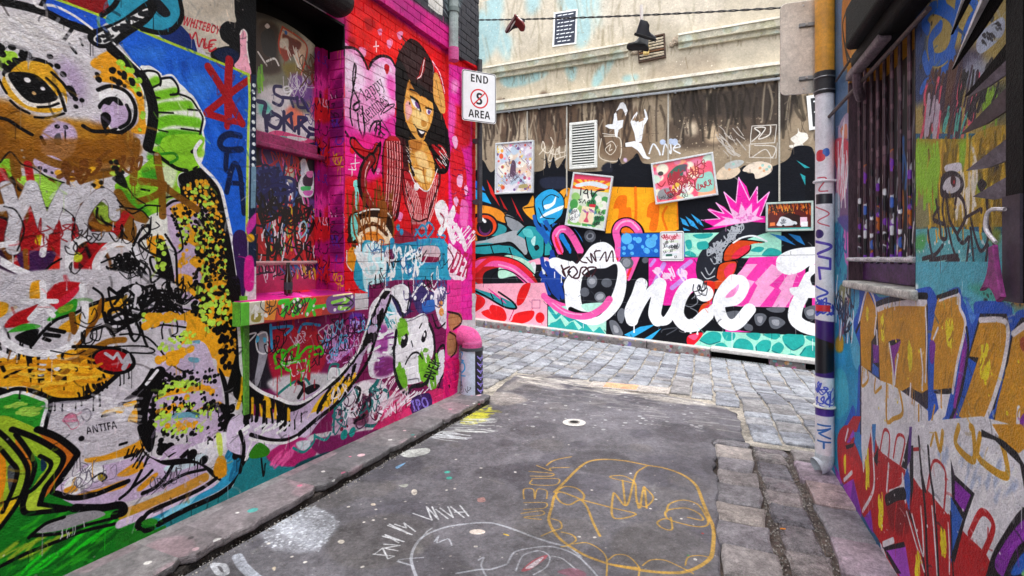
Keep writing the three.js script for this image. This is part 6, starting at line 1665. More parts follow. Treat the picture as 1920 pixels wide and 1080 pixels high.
curve('#a9adb4',22,[-728,1470,-656,1342,-560,1471]);
curve('#c3c7cc',20,[-801,1391,-704,1264,-560,1317]);
blob('#d8481c',[-394,1752,-230,1953,0,2000,270,1947,46,1900,-230,1599,-370,1599]);
blob('#e92e4a',[-253,1701,-115,1851,46,1900,46,1775,-92,1675,-230,1650]);
blob('#d8481c',[-536,1394,-465,1548,-347,1599,-161,1600,-207,1398,-370,1218,-512,1267]);
blob('#f0385c',[-394,1421,-300,1549,-184,1549,-230,1397,-347,1269]);
blob('#d8481c',[-656,1085,-560,1215,-370,1244,-347,1092]);
curve('#070608',24,[-418,1599,-370,1828,-161,2002,293,1959]);
curve('#070608',22,[-253,1625,-138,1650,46,1800,68,1899]);
curve('#070608',22,[-536,1292,-465,1548,-184,1600,-207,1373,-370,1218]);
curve('#e9ecee',33,[-230,1953,-69,2051,136,2073,337,1970]);
poly('#a5e4cc',[23,1700,181,1898,403,1896,578,1772,535,1650,0,1675]);
blob('#2aa6a0',[68,1800,181,1873,293,1848,226,1774]);
blob('#2aa6a0',[270,1749,381,1847,556,1797,578,1674,293,1699]);
blob('#2aa6a0',[-1097,1990,-998,2015,-973,1884,-1047,1833]);
blob('#2aa6a0',[-874,1961,-704,1985,-680,1856,-850,1831]);
blob('#2aa6a0',[-948,2118,-608,2137,-656,2061,-850,2039]);
blob('#2aa6a0',[-1122,1755,-1022,1807,-899,1728,-948,1676]);
poly('#ec23a0',[-801,2400,-465,2415,-680,2576,-656,2627,-394,2514,-536,2724,-394,2641,-230,2458,-370,2818,-394,2921,-184,2708,-161,2934,-138,3184,0,3000,68,2747,158,2967,181,2990,181,2692,315,2834,381,2880,293,2613,226,2443,315,2440,315,2316,0,2350,-370,2260,-608,2214,-777,2218,-560,2264]);
line('#f6aede',19,[-801,2400,-465,2415,-680,2602,-394,2514,-536,2724,-230,2458,-394,2921,-184,2708,-138,3184,46,2748,181,2990,181,2692,381,2880,226,2443]);
soft(11);
poly('#f4b9e0',[-608,2266,-370,2412,-465,2466,-230,2408,-300,2638,-138,2505,-92,2729,-23,2551,91,2696,91,2497,226,2641,158,2445,293,2391,0,2325]);
soft(0);
scatter('#e27cc0',40,10,19,[-230,2483,136,2495,91,2372,-184,2356]);
poly('#35a0de',[-1197,2464,-1097,2409,-1022,2276,-1147,2332]);
poly('#35a0de',[-1097,2487,-948,2378,-850,2220,-998,2301]);
poly('#35a0de',[-998,2536,-826,2400,-753,2269,-874,2350]);
poly('#35a0de',[-1147,2266,-998,2197,-1122,2200]);
poly('#2a9aa0',[814,3437,1046,3275,1150,3054,1046,3180]);
poly('#2a9aa0',[878,3191,1046,3084,1108,2842,962,2970]);
poly('#2a7fc8',[381,2117,621,2064,814,1891,578,1992]);
poly('#2a7fc8',[686,2111,878,2059,962,1890,836,1964]);
poly('#d21c24',[1046,2630,1575,2631,1575,1860,1046,1877]);
poly('#f3c9cc',[1067,2319,1129,2317,1129,2150,1067,2152]);
curve('#f0c6ca',31,[1098,2604,1150,2364]);
line('#ece8ea',31,[1129,2031,1293,2028]);
poly('#f03aa6',[46,1675,578,1699,1170,1555,1170,342,-370,253,-323,1042]);
poly('#f7a3d2',[0,1550,181,1551,-23,1275,136,1227,-138,795,-370,786,-161,1197,-230,1271]);
poly('#f7a3d2',[425,1552,643,1431,381,1158,469,1111,203,733,-23,699,181,1154,136,1202]);
poly('#f7a3d2',[708,1407,878,1554,750,1117,814,1070,621,725,403,716,578,1064,535,1112]);
blob('#0c0c11',[1046,1602,1575,1650,1575,1230,1087,1221]);
poly('#101117',[962,3281,3398,3278,3398,-749,962,-413]);
poly('#d21c24',[1170,2601,2342,2597,2342,1853,1170,1864]);
poly('#f03aa6',[1067,1554,2342,1605,2342,839,1067,778]);
poly('#9fe2cb',[1170,247,3398,193,3398,-749,1170,-394]);
poly('#1d5fbe',[2342,2597,3398,2635,3398,1607,2342,1605]);
dots('#58b0ea',99,[2525,2320,2742,2048,2988,2349,3195,1953,2670,1828]);
blob('#27a69e',[1575,62,1772,146,1927,-4,1733,-158]);
blob('#27a69e',[2079,7,2305,92,2416,-102,2193,-256]);
blob('#27a69e',[2598,2,2813,63,2883,-195,2670,-303]);
poly('#f7a3d2',[1575,1580,1772,1581,1575,810,1374,802]);
poly('#f7a3d2',[2003,1581,2193,1582,2003,826,1811,818]);
blob('#62656d',[1575,623,1772,678,1849,497,1654,440]);
blob('#62656d',[2117,602,2305,657,2379,458,2193,402]);
poly('#f6a51e',[2342,1582,3398,1607,3398,793,2342,839]);
poly('#f4a7bb',[-6069,1053,-4058,1123,-3964,833,-3980,131,-6069,284]);
blob('#e01a1e',[-5926,900,-5609,784,-5505,664,-5609,506,-5891,370,-5855,590]);
blob('#e01a1e',[-5367,577,-5062,527,-4961,319,-5062,224,-5367,301]);
blob('#e01a1e',[-4697,811,-4567,1054,-4374,1087,-4535,697,-4697,601]);
blob('#e01a1e',[-4829,265,-4730,420,-4310,497,-4342,319,-4567,204,-4862,204]);
blob('#e01a1e',[-5609,413,-5299,487,-5163,249,-5436,282]);
oval('#e01a1e',-4152,351,107,5,0,-118);
curve('#f9cfd8',23,[-5891,838,-5749,780,-5820,404]);
curve('#d0205c',19,[-4895,262,-4763,539,-4730,660]);
line('#b86a8c',18,[-4342,733,-4152,739,-4152,563,-4342,555,-4342,733]);
blob('#2a8f98',[-6069,1022,-5574,909,-5163,797,-4763,629,-4730,540,-5028,559,-5436,728,-5997,929]);
blob('#e62e8c',[-5436,974,-5163,797,-4961,622,-5231,795]);
curve('#070608',45,[-5997,992,-5505,787,-5028,559,-4730,534,-4829,687,-5163,889]);
curve('#070608',29,[-5367,853,-5299,732]);
curve('#070608',29,[-5095,739,-5062,618]);
poly('#a9e6d0',[-3964,599,-3687,610,-3209,713,-2662,704,-2676,64,-3980,131]);
line('#1f9ea0',77,[-3933,571,-3779,374,-3657,495,-3476,331,-3357,394,-3180,232]);
poly('#2aa6a2',[-3964,191,-3779,258,-3687,321,-3566,154,-3386,307,-3268,113,-3092,237,-2947,104,-2804,224,-2690,77,-2976,46,-3964,132]);
soft(0);
poly('#b9ead8',[-3268,455,-2690,481,-2690,258,-3092,293]);
line('#100c10',18,[-3973,832,-3973,132]);
poly('#101117',[-2662,704,-2246,1212,-1503,719,-1097,734,-704,259,-1248,-35,-2300,31,-2676,64]);
blob('#6d7078',[-2606,345,-2466,352,-2328,140,-2355,55,-2522,73]);
blob('#a2a4ab',[-2522,267,-2438,243,-2411,135,-2494,130]);
blob('#6d7078',[-2438,519,-2355,633,-2273,554,-2328,332,-2411,355]);
dots('#5b5e66',160,[-3092,1141,-2804,853,-3136,942]);
dots('#8d9098',102,[-2804,853,-3092,1127]);
dots('#44474e',51,[-2804,853,-3136,942]);
dots('#5b5e66',73,[-2662,1066,-2550,958]);
curve('#070608',1,[-6214,956,-6210,953]);
poly('#33a8e0',[-2300,86,-1975,268,-1658,339,-1922,163,-2137,28]);
poly('#33a8e0',[-1895,30,-1554,264,-1737,40,-1816,-6]);
curve('#4a4d55',21,[-1554,184,-1503,241,-1248,281,-1451,137]);
poly('#9fe2cb',[-1097,-155,-704,259,203,262,1170,271,1575,249,1575,-358,-850,-137]);
blob('#e81a2c',[-1072,29,-1022,163,-777,217,-850,70,-998,-70]);
blob('#f25a86',[-1047,136,-850,186,-924,65]);
blob('#27a69e',[-826,71,-656,237,-465,222,-465,69,-656,5]);
blob('#27a69e',[-418,250,-207,237,-230,110,-370,101]);
blob('#27a69e',[-536,13,-418,47,-323,-48,-465,-84,-560,-78]);
blob('#27a69e',[-230,9,-138,141,23,126,113,7,68,-145,-161,-125]);
blob('#27a69e',[0,250,226,263,181,136,46,177]);
blob('#27a69e',[158,35,270,142,403,126,381,-48,248,-119,158,-39]);
blob('#27a69e',[293,255,556,270,491,168,359,197]);
blob('#27a69e',[425,29,535,122,621,43,556,-84,447,-67]);
blob('#27a69e',[600,236,750,294,920,280,941,113,772,-7,643,69]);
blob('#27a69e',[878,-132,962,66,1129,78,1150,-158,962,-197]);
blob('#27a69e',[643,-126,750,-69,878,-156,708,-157]);
blob('#27a69e',[983,260,1374,260,1374,142,1067,169]);
curve('#176f74',19,[-226,-16,-184,-114,-23,-152,91,-119]);
curve('#176f74',19,[158,11,181,-87,293,-116,381,-23]);
curve('#176f74',18,[643,93,772,-10,920,88]);
curve('#176f74',20,[-826,66,-656,0,-465,69]);
curve('#176f74',19,[425,-45,535,-90]);
curve('#176f74',18,[878,-84,962,43]);
poly('#101117',[-608,752,91,753,750,766,1170,782,1374,284,91,280,-608,342]);
blob('#62656d',[-370,609,-230,665,-115,645,-161,492,-300,485]);
blob('#62656d',[-46,723,91,741,91,654,-23,674]);
blob('#62656d',[136,606,270,636,337,565,248,413,158,433]);
blob('#9b9da4',[181,570,270,575,248,462,192,484]);
blob('#62656d',[381,567,535,574,643,482,513,366,403,396]);
blob('#9b9da4',[425,520,535,526,535,428,447,435]);
blob('#62656d',[337,738,621,761,600,675,425,668]);
blob('#62656d',[-69,446,91,404,91,305,-23,323]);
blob('#62656d',[941,737,1067,814,1211,796,1170,604,1004,572]);
blob('#9b9da4',[983,715,1087,743,1087,648,1004,632]);
blob('#0c0c11',[-1122,733,-948,1000,-704,929,-656,571,-850,458,-1097,551]);
curve('#7d8088',20,[-973,869,-899,923,-874,794,-998,712,-1097,734]);
curve('#7d8088',20,[-998,686,-874,613,-899,482,-998,477]);
blob('#d84818',[-874,509,-801,745,-656,802,-608,675,-704,543,-826,460]);
blob('#e92e4a',[-801,538,-728,722,-608,778,-632,623]);
blob('#e12c1c',[-777,1185,-560,1189,-608,855,-704,826]);
line('#1f9ea0',70,[-3933,571,-3779,374,-3657,495,-3476,331,-3357,380,-3180,232,-3034,324]);
poly('#2aa6a2',[-3964,132,-3902,246,-3779,287,-3681,364,-3566,183,-3416,305,-3268,128,-3107,264,-2947,104,-2818,223,-2690,77,-3268,85]);
blob('#f4f4f6',[-3933,1563,-3902,1650,-3748,1673,-3566,1607,-3268,1536,-3092,1565,-2747,1483,-2947,1369,-3180,1338,-3327,1194,-3476,847,-3506,559,-3357,365,-2976,257,-2662,371,-2438,630,-2300,964,-2259,1212,-2300,1458,-2411,1595,-2438,1402,-2466,1208,-2578,874,-2747,618,-2947,497,-3150,573,-3224,798,-3180,1083,-3092,1311,-3268,1479,-3446,1593,-3566,1247]);
blob('#f4f4f6',[-3566,1190,-3180,1678,-2976,1931,-2719,1998,-2522,1871,-2438,1595,-2273,1431,-2259,1047,-2383,659,-2690,341,-3005,247,-3327,353,-3536,587,-3581,930]);
blob('#18191f',[-3224,855,-3180,1253,-2976,1425,-2690,1455,-2466,1540,-2438,1291,-2550,902,-2747,590,-2976,510,-3150,602]);
blob('#b9ead8',[-3209,656,-3092,703,-2662,732,-2719,619,-2976,502,-3150,573]);
dots('#5b5e66',114,[-3136,942,-2662,1149]);
dots('#6d7078',131,[-2804,853,-2976,1172]);
dots('#a2a4ab',74,[-2804,853,-2976,1172]);
curve('#070608',114,[-3446,562,-3180,473,-2861,501,-2634,775]);
curve('#f05aa6',145,[-4058,830,-3748,578,-3386,435,-3034,451,-2747,618,-2606,803]);
curve('#f99bc8',29,[-3871,690,-3566,499,-3209,458]);
blob('#f4f4f6',[-3933,1563,-3871,1665,-3687,1650,-3327,1536,-3386,1364,-3627,1477,-3871,1446]);
curve('#f4f4f6',249,[-1949,1136,-2029,890,-2164,586,-2137,396]);
curve('#f4f4f6',160,[-2110,370,-1949,730,-1763,1005,-1580,1143]);
curve('#f4f4f6',253,[-1580,1143,-1632,848,-1685,552,-1632,420]);
curve('#f4f4f6',172,[-1632,394,-1451,429,-1298,674]);
drips('#f4f4f6',26,154,[-2096,316,-1097,289,-998,282,-874,302,-850,329]);
curve('#f4f4f6',254,[-777,979,-874,1131,-1047,1102,-1197,862,-1248,571,-1122,367,-924,364,-704,568]);
oval('#f4f4f6',-740,980,160,4,0,-160);
curve('#f4f4f6',175,[-728,516,-465,783,-184,869,-46,1099,-92,1248,-230,1246]);
curve('#f4f4f6',223,[-230,1246,-394,1040,-489,757,-394,455,-184,415,46,702]);
curve('#f4f4f6',95,[-23,549,91,728]);
blob('#f28ac6',[-370,913,-277,1043,-184,1096,-230,943]);
blob('#f4f4f6',[491,1552,535,1699,750,1820,1087,1865,1575,1883,1575,1603,1252,1579,1046,1530,878,1409,686,1359,535,1430]);
curve('#f4f4f6',224,[1046,1315,920,1025,814,757,814,539,1004,405,1334,352]);
blob('#f4f4f6',[708,1092,878,1144,1575,1160,1575,996,878,952]);
curve('#f4f4f6',134,[1087,1483,1046,1268,878,976]);
blob('#18191f',[1046,1315,1170,1412,1211,1270,1087,1173]);
curve('#3a1a20',29,[-3327,1564,-3180,1735,-3297,1735,-3209,1593,-3092,1565]);
curve('#3a1a20',28,[-3092,1678,-2976,1566,-3005,1763,-2890,1594,-2918,1790,-2804,1818]);
curve('#3a1a20',28,[-2804,1622,-2690,1789,-2662,1594,-2550,1816,-2522,1595]);
curve('#3a1a20',38,[-3657,1506,-3566,1276,-3627,1391,-3476,1478]);
curve('#3a1a20',35,[-3416,1249,-3506,1363,-3386,1479,-3297,1365,-3386,1250,-3268,1252,-3209,1451,-3092,1452,-3180,1338,-3034,1283,-3063,1452,-2890,1454,-2976,1284]);
scribble('#24242c',3,18,227,[-998,1181,-728,1160,-753,1005,-973,973]);
drips('#f0f0f2',18,175,[-3810,1360,-3657,1275,-2775,1594]);
opacity(.55);
line('#dfe2e6',5,[-5997,1196,-1790,1225,-753,1217,1170,1222]);
line('#15161c',8,[-5997,1694,-1869,1682,1170,1721]);
line('#15161c',7,[-2690,2185,1170,2137]);
opacity(1);
opacity(.5);
line('#dfe2e6',5,[-5997,773,-2137,750,962,774]);
opacity(1);
curve('#e8f6f2',10,[-253,260,-253,-94]);
curve('#e8f6f2',9,[1077,218,1077,3]);
curve('#e8f6f2',12,[-3165,261,-3165,176]);
brushwork(2600, 130, 20, 0.07, 0.5); brushwork(3000, 50, 8, 0.14, 0.6); runs(500, 200, 7); const backTex = finish(0.09, 0.07, 600), BB = board, BZ = -10.7;
const buv = (g) => mapUV(g, (x) => BB.uv[0](x), (x, y) => BB.uv[1](y));
const back = thing('mural_building', 'beige rendered building across the street with a huge lettered mural along its base', 'building');
{
  const beige = worn([188, 177, 157], 0.14, 0.85), cornice = (() => { canvasFor(0, 4, 0, 0.4, 1024, '#b7b09c'); soft(14); opacity(0.4); for (let i = 0; i < 70; i++) spot(['#9a947c', '#8f8c66', '#a09a86', '#bfb8a4', '#9a9684', '#a8c0bc'][i % 6], rr(0, 4000), rr(0, 400), rr(40, 160)); soft(4); for (let i = 0; i < 260; i++) { opacity(rr(0.1, 0.35)); spot(['#6d6752', '#77783e', '#cbc4b0', '#8f8a78', '#5c5848'][i % 5], rr(0, 4000), rr(0, 400), rr(6, 24)); } opacity(1); const t = finish(0.15, 0.2); t.wrapS = t.wrapT = THREE.RepeatWrapping; t.repeat.set(0.25, 2.5); return mat({ map: t, bumpMap: rep(stoneBump, 1), bumpScale: 0.01, roughness: 0.85 }); })();
  const cap = worn([226, 218, 200], 0.12, 0.8), broken = worn([196, 178, 156], 0.4, 0.95, 4, 0.03);
  part(back, 'wall', buv(span(-7.4, 2.8, -0.6, 7.6, BZ - 0.4, BZ)), mural({ map: backTex, bumpMap: rep(bumpTex, 8), bumpScale: 0.006, roughness: 0.55 }), null, 'rendered wall: beige above, stained concrete, bright mural below');
  part(back, 'wall', metreUV(span(-16, -7.4, -0.6, 9, BZ - 0.4, BZ)), beige);
  part(back, 'wall', metreUV(span(2.8, 12, -1, 9, BZ - 0.4, BZ)), beige);
  part(back, 'wall', metreUV(span(-7.4, 2.8, 7.6, 9, BZ - 0.4, BZ)), beige);
  // upper string course, broken where a vent was cut in
  for (const [a, b] of [[-5.6, -2.2], [-1.22, 12]]) {
    const c = part(back, 'string_course', [span(a, b, 5.87, 6.0, BZ, BZ + 0.12), span(a, b, 5.77, 5.87, BZ, BZ + 0.06)].map((g) => metreUV(g)), cornice, null, 'mossy weathered string course');
    part(c, 'capping', metreUV(span(a, b, 6.0, 6.035, BZ, BZ + 0.14)), cap);
  }
  seed(23); for (const x of [-2.12, -1.3]) part(back, 'broken_edge', [0, 1, 2, 3, 4, 5, 6].map(() => metreUV(new THREE.IcosahedronGeometry(rr(0.03, 0.075), 0).scale(1.2, rr(0.5, 1.1), 0.6).translate(x + rr(-0.09, 0.09), rr(5.8, 6.0), BZ + 0.03))), broken);
  const c2 = part(back, 'ledge', [metreUV(span(-6.3, 12, 5.0, 5.16, BZ, BZ + 0.13))], cornice, null, 'pale ledge above the conduit');
  part(c2, 'capping', metreUV(span(-6.3, 12, 5.16, 5.215, BZ, BZ + 0.16)), cap);
  // conduit and cover strips
  const steel = worn([186, 192, 196], 0.12, 0.4, 4);
  const con = part(back, 'conduit', [metreUV(rod(V(-6.3, 4.99, BZ + 0.06), V(10, 4.85, BZ + 0.06), 0.026, 12))], steel);
  for (let x = -5.6; x < 1.6; x += 0.72) part(con, 'clip', box(0.03, 0.07, 0.06, x, 4.99 - (x + 6.3) * 0.0086, BZ + 0.035), steel);
  for (const [x, y] of [[-4.45, 3.3], [-3.53, 3.0], [-1.42, 3.2], [0.545, 2.7]]) part(back, 'cover_strip', metreUV(span(x - 0.014, x + 0.014, y, 4.93, BZ, BZ + 0.02)), worn([176, 170, 158], 0.2, 0.6, 3));
  const dp = part(back, 'downpipe', metreUV(rod(V(-5.86, -0.2, BZ + 0.09), V(-5.86, 7.6, BZ + 0.09), 0.085, 18)), worn([170, 196, 194], 0.12, 0.5, 2), null, 'pale green downpipe at the left end');
  part(dp, 'collar', new THREE.CylinderGeometry(0.097, 0.097, 0.08, 18).translate(-5.86, 6.75, BZ + 0.09), paint(0x8fa6a4, 0.6));
}
// kerb in front of the mural
{
  const km = worn([186, 182, 178], 0.2, 0.7, 2), kd = worn([104, 98, 98], 0.4, 0.8, 3), kp = (() => { canvasFor(0, 4, 0, 0.3, 1024, '#77706f'); for (let i = 0; i < 150; i++) { soft(i % 2 ? 6 : 1); opacity(rr(0.3, 0.8)); spot(['#b9b5b2', '#5b5556', '#c25a8c', '#4a4546', '#3a9a9c', '#c98a4a', '#8c2a30', '#a9a5a2', '#6a5fa8'][i % 9], rr(0, 4000), rr(0, 300), rr(10, 50)); } const t = finish(0.2, 0.2); t.wrapS = t.wrapT = THREE.RepeatWrapping; t.repeat.set(0.25, 3.3); return mat({ map: t, bumpMap: rep(stoneBump, 1), bumpScale: 0.008, roughness: 0.75 }); })();
  const root = setting('street_kerb', span(-9, 4, -0.75, -0.6, BZ, BZ + 0.28), kd);
  const slope = (g) => { const p = g.attributes.position; for (let i = 0; i < p.count; i++) p.setY(i, p.getY(i) + street(p.getX(i), -10.4)); g.computeVertexNormals(); return metreUV(g); };
  const drains = [[-0.62, 0.36], [0.95, 1.9]];
  const xs = [-9, -7.2, -5.4, -3.6, -1.8, -0.62]; for (let i = 0; i < xs.length - 1; i++) part(root, 'kerb_stone', slope(new RoundedBoxGeometry(xs[i + 1] - xs[i] - 0.012, 0.33, 0.27, 2, 0.025).translate((xs[i] + xs[i + 1]) / 2, -0.02, BZ + 0.135)), kp);
  for (const [a, b] of [[-9, -3.7], [-3.69, -0.63]]) part(root, 'kerb_top', slope(span(a, b, 0.143, 0.149, BZ, BZ + 0.24)), km);
  for (const [a, b] of [[0.36, 0.95], [1.9, 4]]) part(root, 'kerb_stone', slope(new RoundedBoxGeometry(b - a - 0.012, 0.33, 0.27, 2, 0.025).translate((a + b) / 2, -0.02, BZ + 0.135)), kp);
  part(root, 'kerb_slab', slope(new RoundedBoxGeometry(4.62, 0.075, 0.3, 2, 0.02).translate(1.69, 0.15, BZ + 0.15)), km);
  drains.forEach(([a, b], k) => {
    const d = thing('kerb_drain', k ? 'black drain slot under the kerb beside the white pipe' : 'long black drain slot with a serrated grate under the mural kerb', 'drain', [0, 0, 0], 'drain slots in the street kerb');
    part(d, 'recess', slope(span(a, b, -0.18, 0.11, BZ + 0.02, BZ + 0.05)), paint(0x050505, 1));
    part(d, 'sill', slope(span(a, b, -0.1, -0.012, BZ + 0.26, BZ + 0.42)), kd);
    for (let x = a + 0.1; x < b - 0.04; x += 0.045) part(d, 'bar', slope(span(x, x + 0.02, -0.02, 0.016, BZ + 0.27, BZ + 0.4)), paint(0x9aa2a6, 0.45, { metalness: 0.3 }));
  });
}
// ---- signs, vents and framed works on the rear wall
function picture(w, h, draw) { canvasFor(0, w, 0, h, Math.max(128, Math.round(w * 260)), '#fff'); seed(Math.round(w * 1000 + h * 77)); draw(w * 1000, h * 1000); return finish(0.06, 0.05); }
function framed(label, x, y, w, h, deg, tex, frameHex = 0xc9cccf) {
  const f = thing('framed_artwork', label, 'framed artwork', [x, y, BZ + 0.005], 'framed works hung on the mural wall'); f.rotation.z = deg * Math.PI / 180;
  const b = 0.035, d = 0.085, m = worn([(frameHex >> 16) & 255, (frameHex >> 8) & 255, frameHex & 255], 0.12, 0.45, 4);
  for (const [ww, hh, px, py] of [[w, b, 0, h / 2 - b / 2], [w, b, 0, -h / 2 + b / 2], [b, h - 2 * b, w / 2 - b / 2, 0], [b, h - 2 * b, -w / 2 + b / 2, 0]]) part(f, 'frame_bar', metreUV(rbox(ww, hh, d, 0.006, px, py, d / 2)), m);
  const pw = w - 2 * b, ph = h - 2 * b; part(f, 'picture', new THREE.BoxGeometry(pw, ph, 0.03).translate(0, 0, 0.045), mat({ map: tex, roughness: 0.3 }));
}
const wash = (cols, n, r0, r1, w, h, b = 20) => { soft(b); for (let i = 0; i < n; i++) spot(cols[i % cols.length], rr(0, w), rr(0, h), rr(r0, r1)); soft(0); };
framed('upright framed collage of pale colours left of the louvre vent', -4.75, 3.69, 0.93, 1.16, -0.8, picture(0.86, 1.09, (w, h) => {
  ctx.fillStyle = '#d3cfd8'; ctx.fillRect(0, 0, 2000, 2000); wash(['#e6dfe6', '#c9b8cc', '#e2c8b4', '#b9c8d8', '#e9e4d8'], 60, 60, 150, w, h); wash(['#d8503c', '#e8a83a', '#e884a8', '#6a4a86', '#f0d06a', '#a84a5c', '#fff'], 70, 10, 40, w, h, 6);
  scribble('#4a3450', 6, 10, 220, [300, 300, 520, 300, 520, 720, 300, 720]); blob('#5a4056', [330, 380, 450, 360, 470, 640, 380, 700]); hatch('#9a8298', 30, 14, 160, 50, [0, 0, w, 0, w, h, 0, h]); curve('#3a3038', 9, [360, 200, 520, 330, 620, 240, 700, 150]); blob('#b0a06a', [560, 80, 760, 90, 740, 160, 580, 150]); spot('#e0582c', 110, 820, 60); spot('#e0582c', 160, 110, 45);
}));
framed('tilted framed poster with black lettering hung under the louvre vent', -3.03, 2.86, 0.87, 1.14, -9.6, picture(0.8, 1.07, (w, h) => {
  ctx.fillStyle = '#cfd6c4'; ctx.fillRect(0, 0, 2000, 2000); for (let i = 0; i < 18; i++) { const a = i / 18 * Math.PI; poly(i % 2 ? '#e8542c' : '#f2c23a', [400, 760, 400 + 900 * Math.cos(a), 760 + 900 * Math.sin(a), 400 + 900 * Math.cos(a + 0.17), 760 + 900 * Math.sin(a + 0.17)]); } poly('#e84a6c', [0, 960, 800, 1000, 800, 1070, 0, 1070]);
  soft(4); blob('#d8dde2', [80, 860, 420, 960, 740, 900, 700, 830, 380, 860, 100, 800]); soft(0); wash(['#4a9a4c', '#8fc06a', '#2f7a4a', '#cfe0b8', '#3f8a9c', '#e8e4d8'], 60, 40, 110, w, 620, 8);
  line('#141216', 26, [190, 790, 200, 640]); curve('#141216', 26, [300, 760, 260, 700, 340, 690, 340, 760, 300, 770]); line('#141216', 24, [340, 720, 380, 600]); curve('#141216', 28, [420, 770, 460, 640, 540, 760, 690, 800]);
  curve('#141216', 16, [240, 560, 180, 540, 240, 500, 200, 480]); line('#141216', 14, [270, 480, 310, 560, 340, 480]); curve('#141216', 14, [370, 520, 410, 560, 420, 500, 370, 500]); line('#141216', 14, [460, 480, 470, 560, 510, 540, 520, 480, 560, 490]); blob('#d0283c', [430, 470, 560, 480, 540, 410, 460, 400]);
  poly('#ecd9b4', [260, 60, 560, 60, 560, 420, 280, 420]); blob('#d8506c', [360, 100, 470, 100, 430, 200, 440, 300, 390, 300, 400, 200]); hatch('#8a4a9c', 10, 12, 90, 20, [320, 300, 520, 300, 520, 370, 320, 370]); blob('#eeeeea', [60, 80, 220, 60, 240, 280, 140, 360, 60, 280]); scribble('#23252c', 6, 8, 120, [70, 90, 220, 90, 220, 320, 70, 320]); scribble('#23252c', 6, 9, 120, [600, 40, 760, 40, 760, 360, 600, 360]);
}));
framed('wide tilted framed canvas sprayed with dark red lettering', -1.12, 3.21, 1.17, 0.83, 6.6, picture(1.1, 0.76, (w, h) => {
  ctx.fillStyle = '#e8586c'; ctx.fillRect(0, 0, 2000, 2000); wash(['#f0486c', '#f4a078', '#e8e0c8', '#c8dcc8', '#e87a9c'], 50, 50, 130, w, h); soft(10); blob('#2f5c4c', [260, 500, 420, 640, 560, 640, 520, 420, 320, 420]); blob('#4a4a56', [520, 660, 640, 640, 600, 520, 520, 560]); blob('#8fc8b8', [760, 100, 1060, 80, 1060, 420, 820, 360]); blob('#8a8a8c', [40, 60, 300, 40, 260, 240, 60, 220]); blob('#e0b83c', [320, 160, 460, 160, 460, 320, 340, 300]); soft(0); spot('#3c3430', 130, 560, 50);
  scribble('#9c1428', 12, 22, 210, [120, 330, 960, 420, 960, 620, 180, 500]); scribble('#9c1428', 12, 20, 190, [160, 80, 980, 160, 980, 360, 180, 300]); curve('#9c1428', 20, [40, 380, 120, 300, 200, 380]); curve('#9c1428', 20, [780, 560, 900, 620, 980, 600]); scribble('#e8e4ea', 5, 10, 130, [440, 120, 760, 120, 760, 260, 440, 260]); scribble('#24262c', 5, 10, 120, [80, 40, 600, 40, 600, 140, 80, 140]);
}));
framed('dark orange framed collage of a white car near the drainpipe', 0.7, 2.415, 0.76, 0.53, 0, picture(0.69, 0.46, (w, h) => {
  ctx.fillStyle = '#5a1712'; ctx.fillRect(0, 0, 2000, 2000); soft(4); hatch('#d8641c', 40, 18, 90, 80, [0, 300, w, 300, w, h, 0, h]); hatch('#e8a83a', 20, 10, 60, 80, [40, 320, 640, 320, 640, 430, 40, 430]); soft(0); scribble('#1f120c', 10, 12, 90, [60, 330, 640, 330, 640, 400, 60, 400]); poly('#2a0f0e', [140, 60, 560, 60, 520, 240, 340, 300, 200, 220]);
  blob('#d5d8dc', [150, 70, 170, 150, 220, 230, 330, 200, 400, 150, 460, 130, 460, 80, 300, 60]); scribble('#5c6068', 4, 8, 60, [210, 90, 340, 90, 320, 180, 220, 180]); spot('#15151a', 250, 60, 24); spot('#15151a', 430, 62, 24); poly('#e8793c', [30, 60, 120, 70, 115, 130, 35, 125]); poly('#eec4d8', [520, 60, 630, 60, 630, 210, 520, 210]); poly('#f2f0f2', [535, 40, 640, 40, 640, 130, 535, 130]); poly('#2f9a94', [0, 0, 700, 0, 700, 28, 0, 28]);
}), 0xaebfb8);
{ // louvre vent
  const v = thing('louvre_vent', 'white louvred vent panel on the stained concrete band', 'vent', [-3.155, 4.055, BZ + 0.005]), m = worn([222, 222, 216], 0.06, 0.5, 4), w = 0.6, h = 0.99, b = 0.055;
  for (const [ww, hh, x, y] of [[w, b, 0, h / 2 - b / 2], [w, b, 0, -h / 2 + b / 2], [b, h - 2 * b, w / 2 - b / 2, 0], [b, h - 2 * b, -w / 2 + b / 2, 0]]) part(v, 'frame_bar', metreUV(rbox(ww, hh, 0.07, 0.008, x, y, 0.035)), m);
  part(v, 'backing', box(w - 2 * b, h - 2 * b, 0.01, 0, 0, 0.008), paint(0x0c0c0c, 1));
  for (let i = 0; i < 16; i++) part(v, 'slat', new THREE.BoxGeometry(w - 2 * b, 0.008, 0.05).rotateX(0.75).translate(0, -h / 2 + b + 0.03 + i * 0.0548, 0.035), m);
}
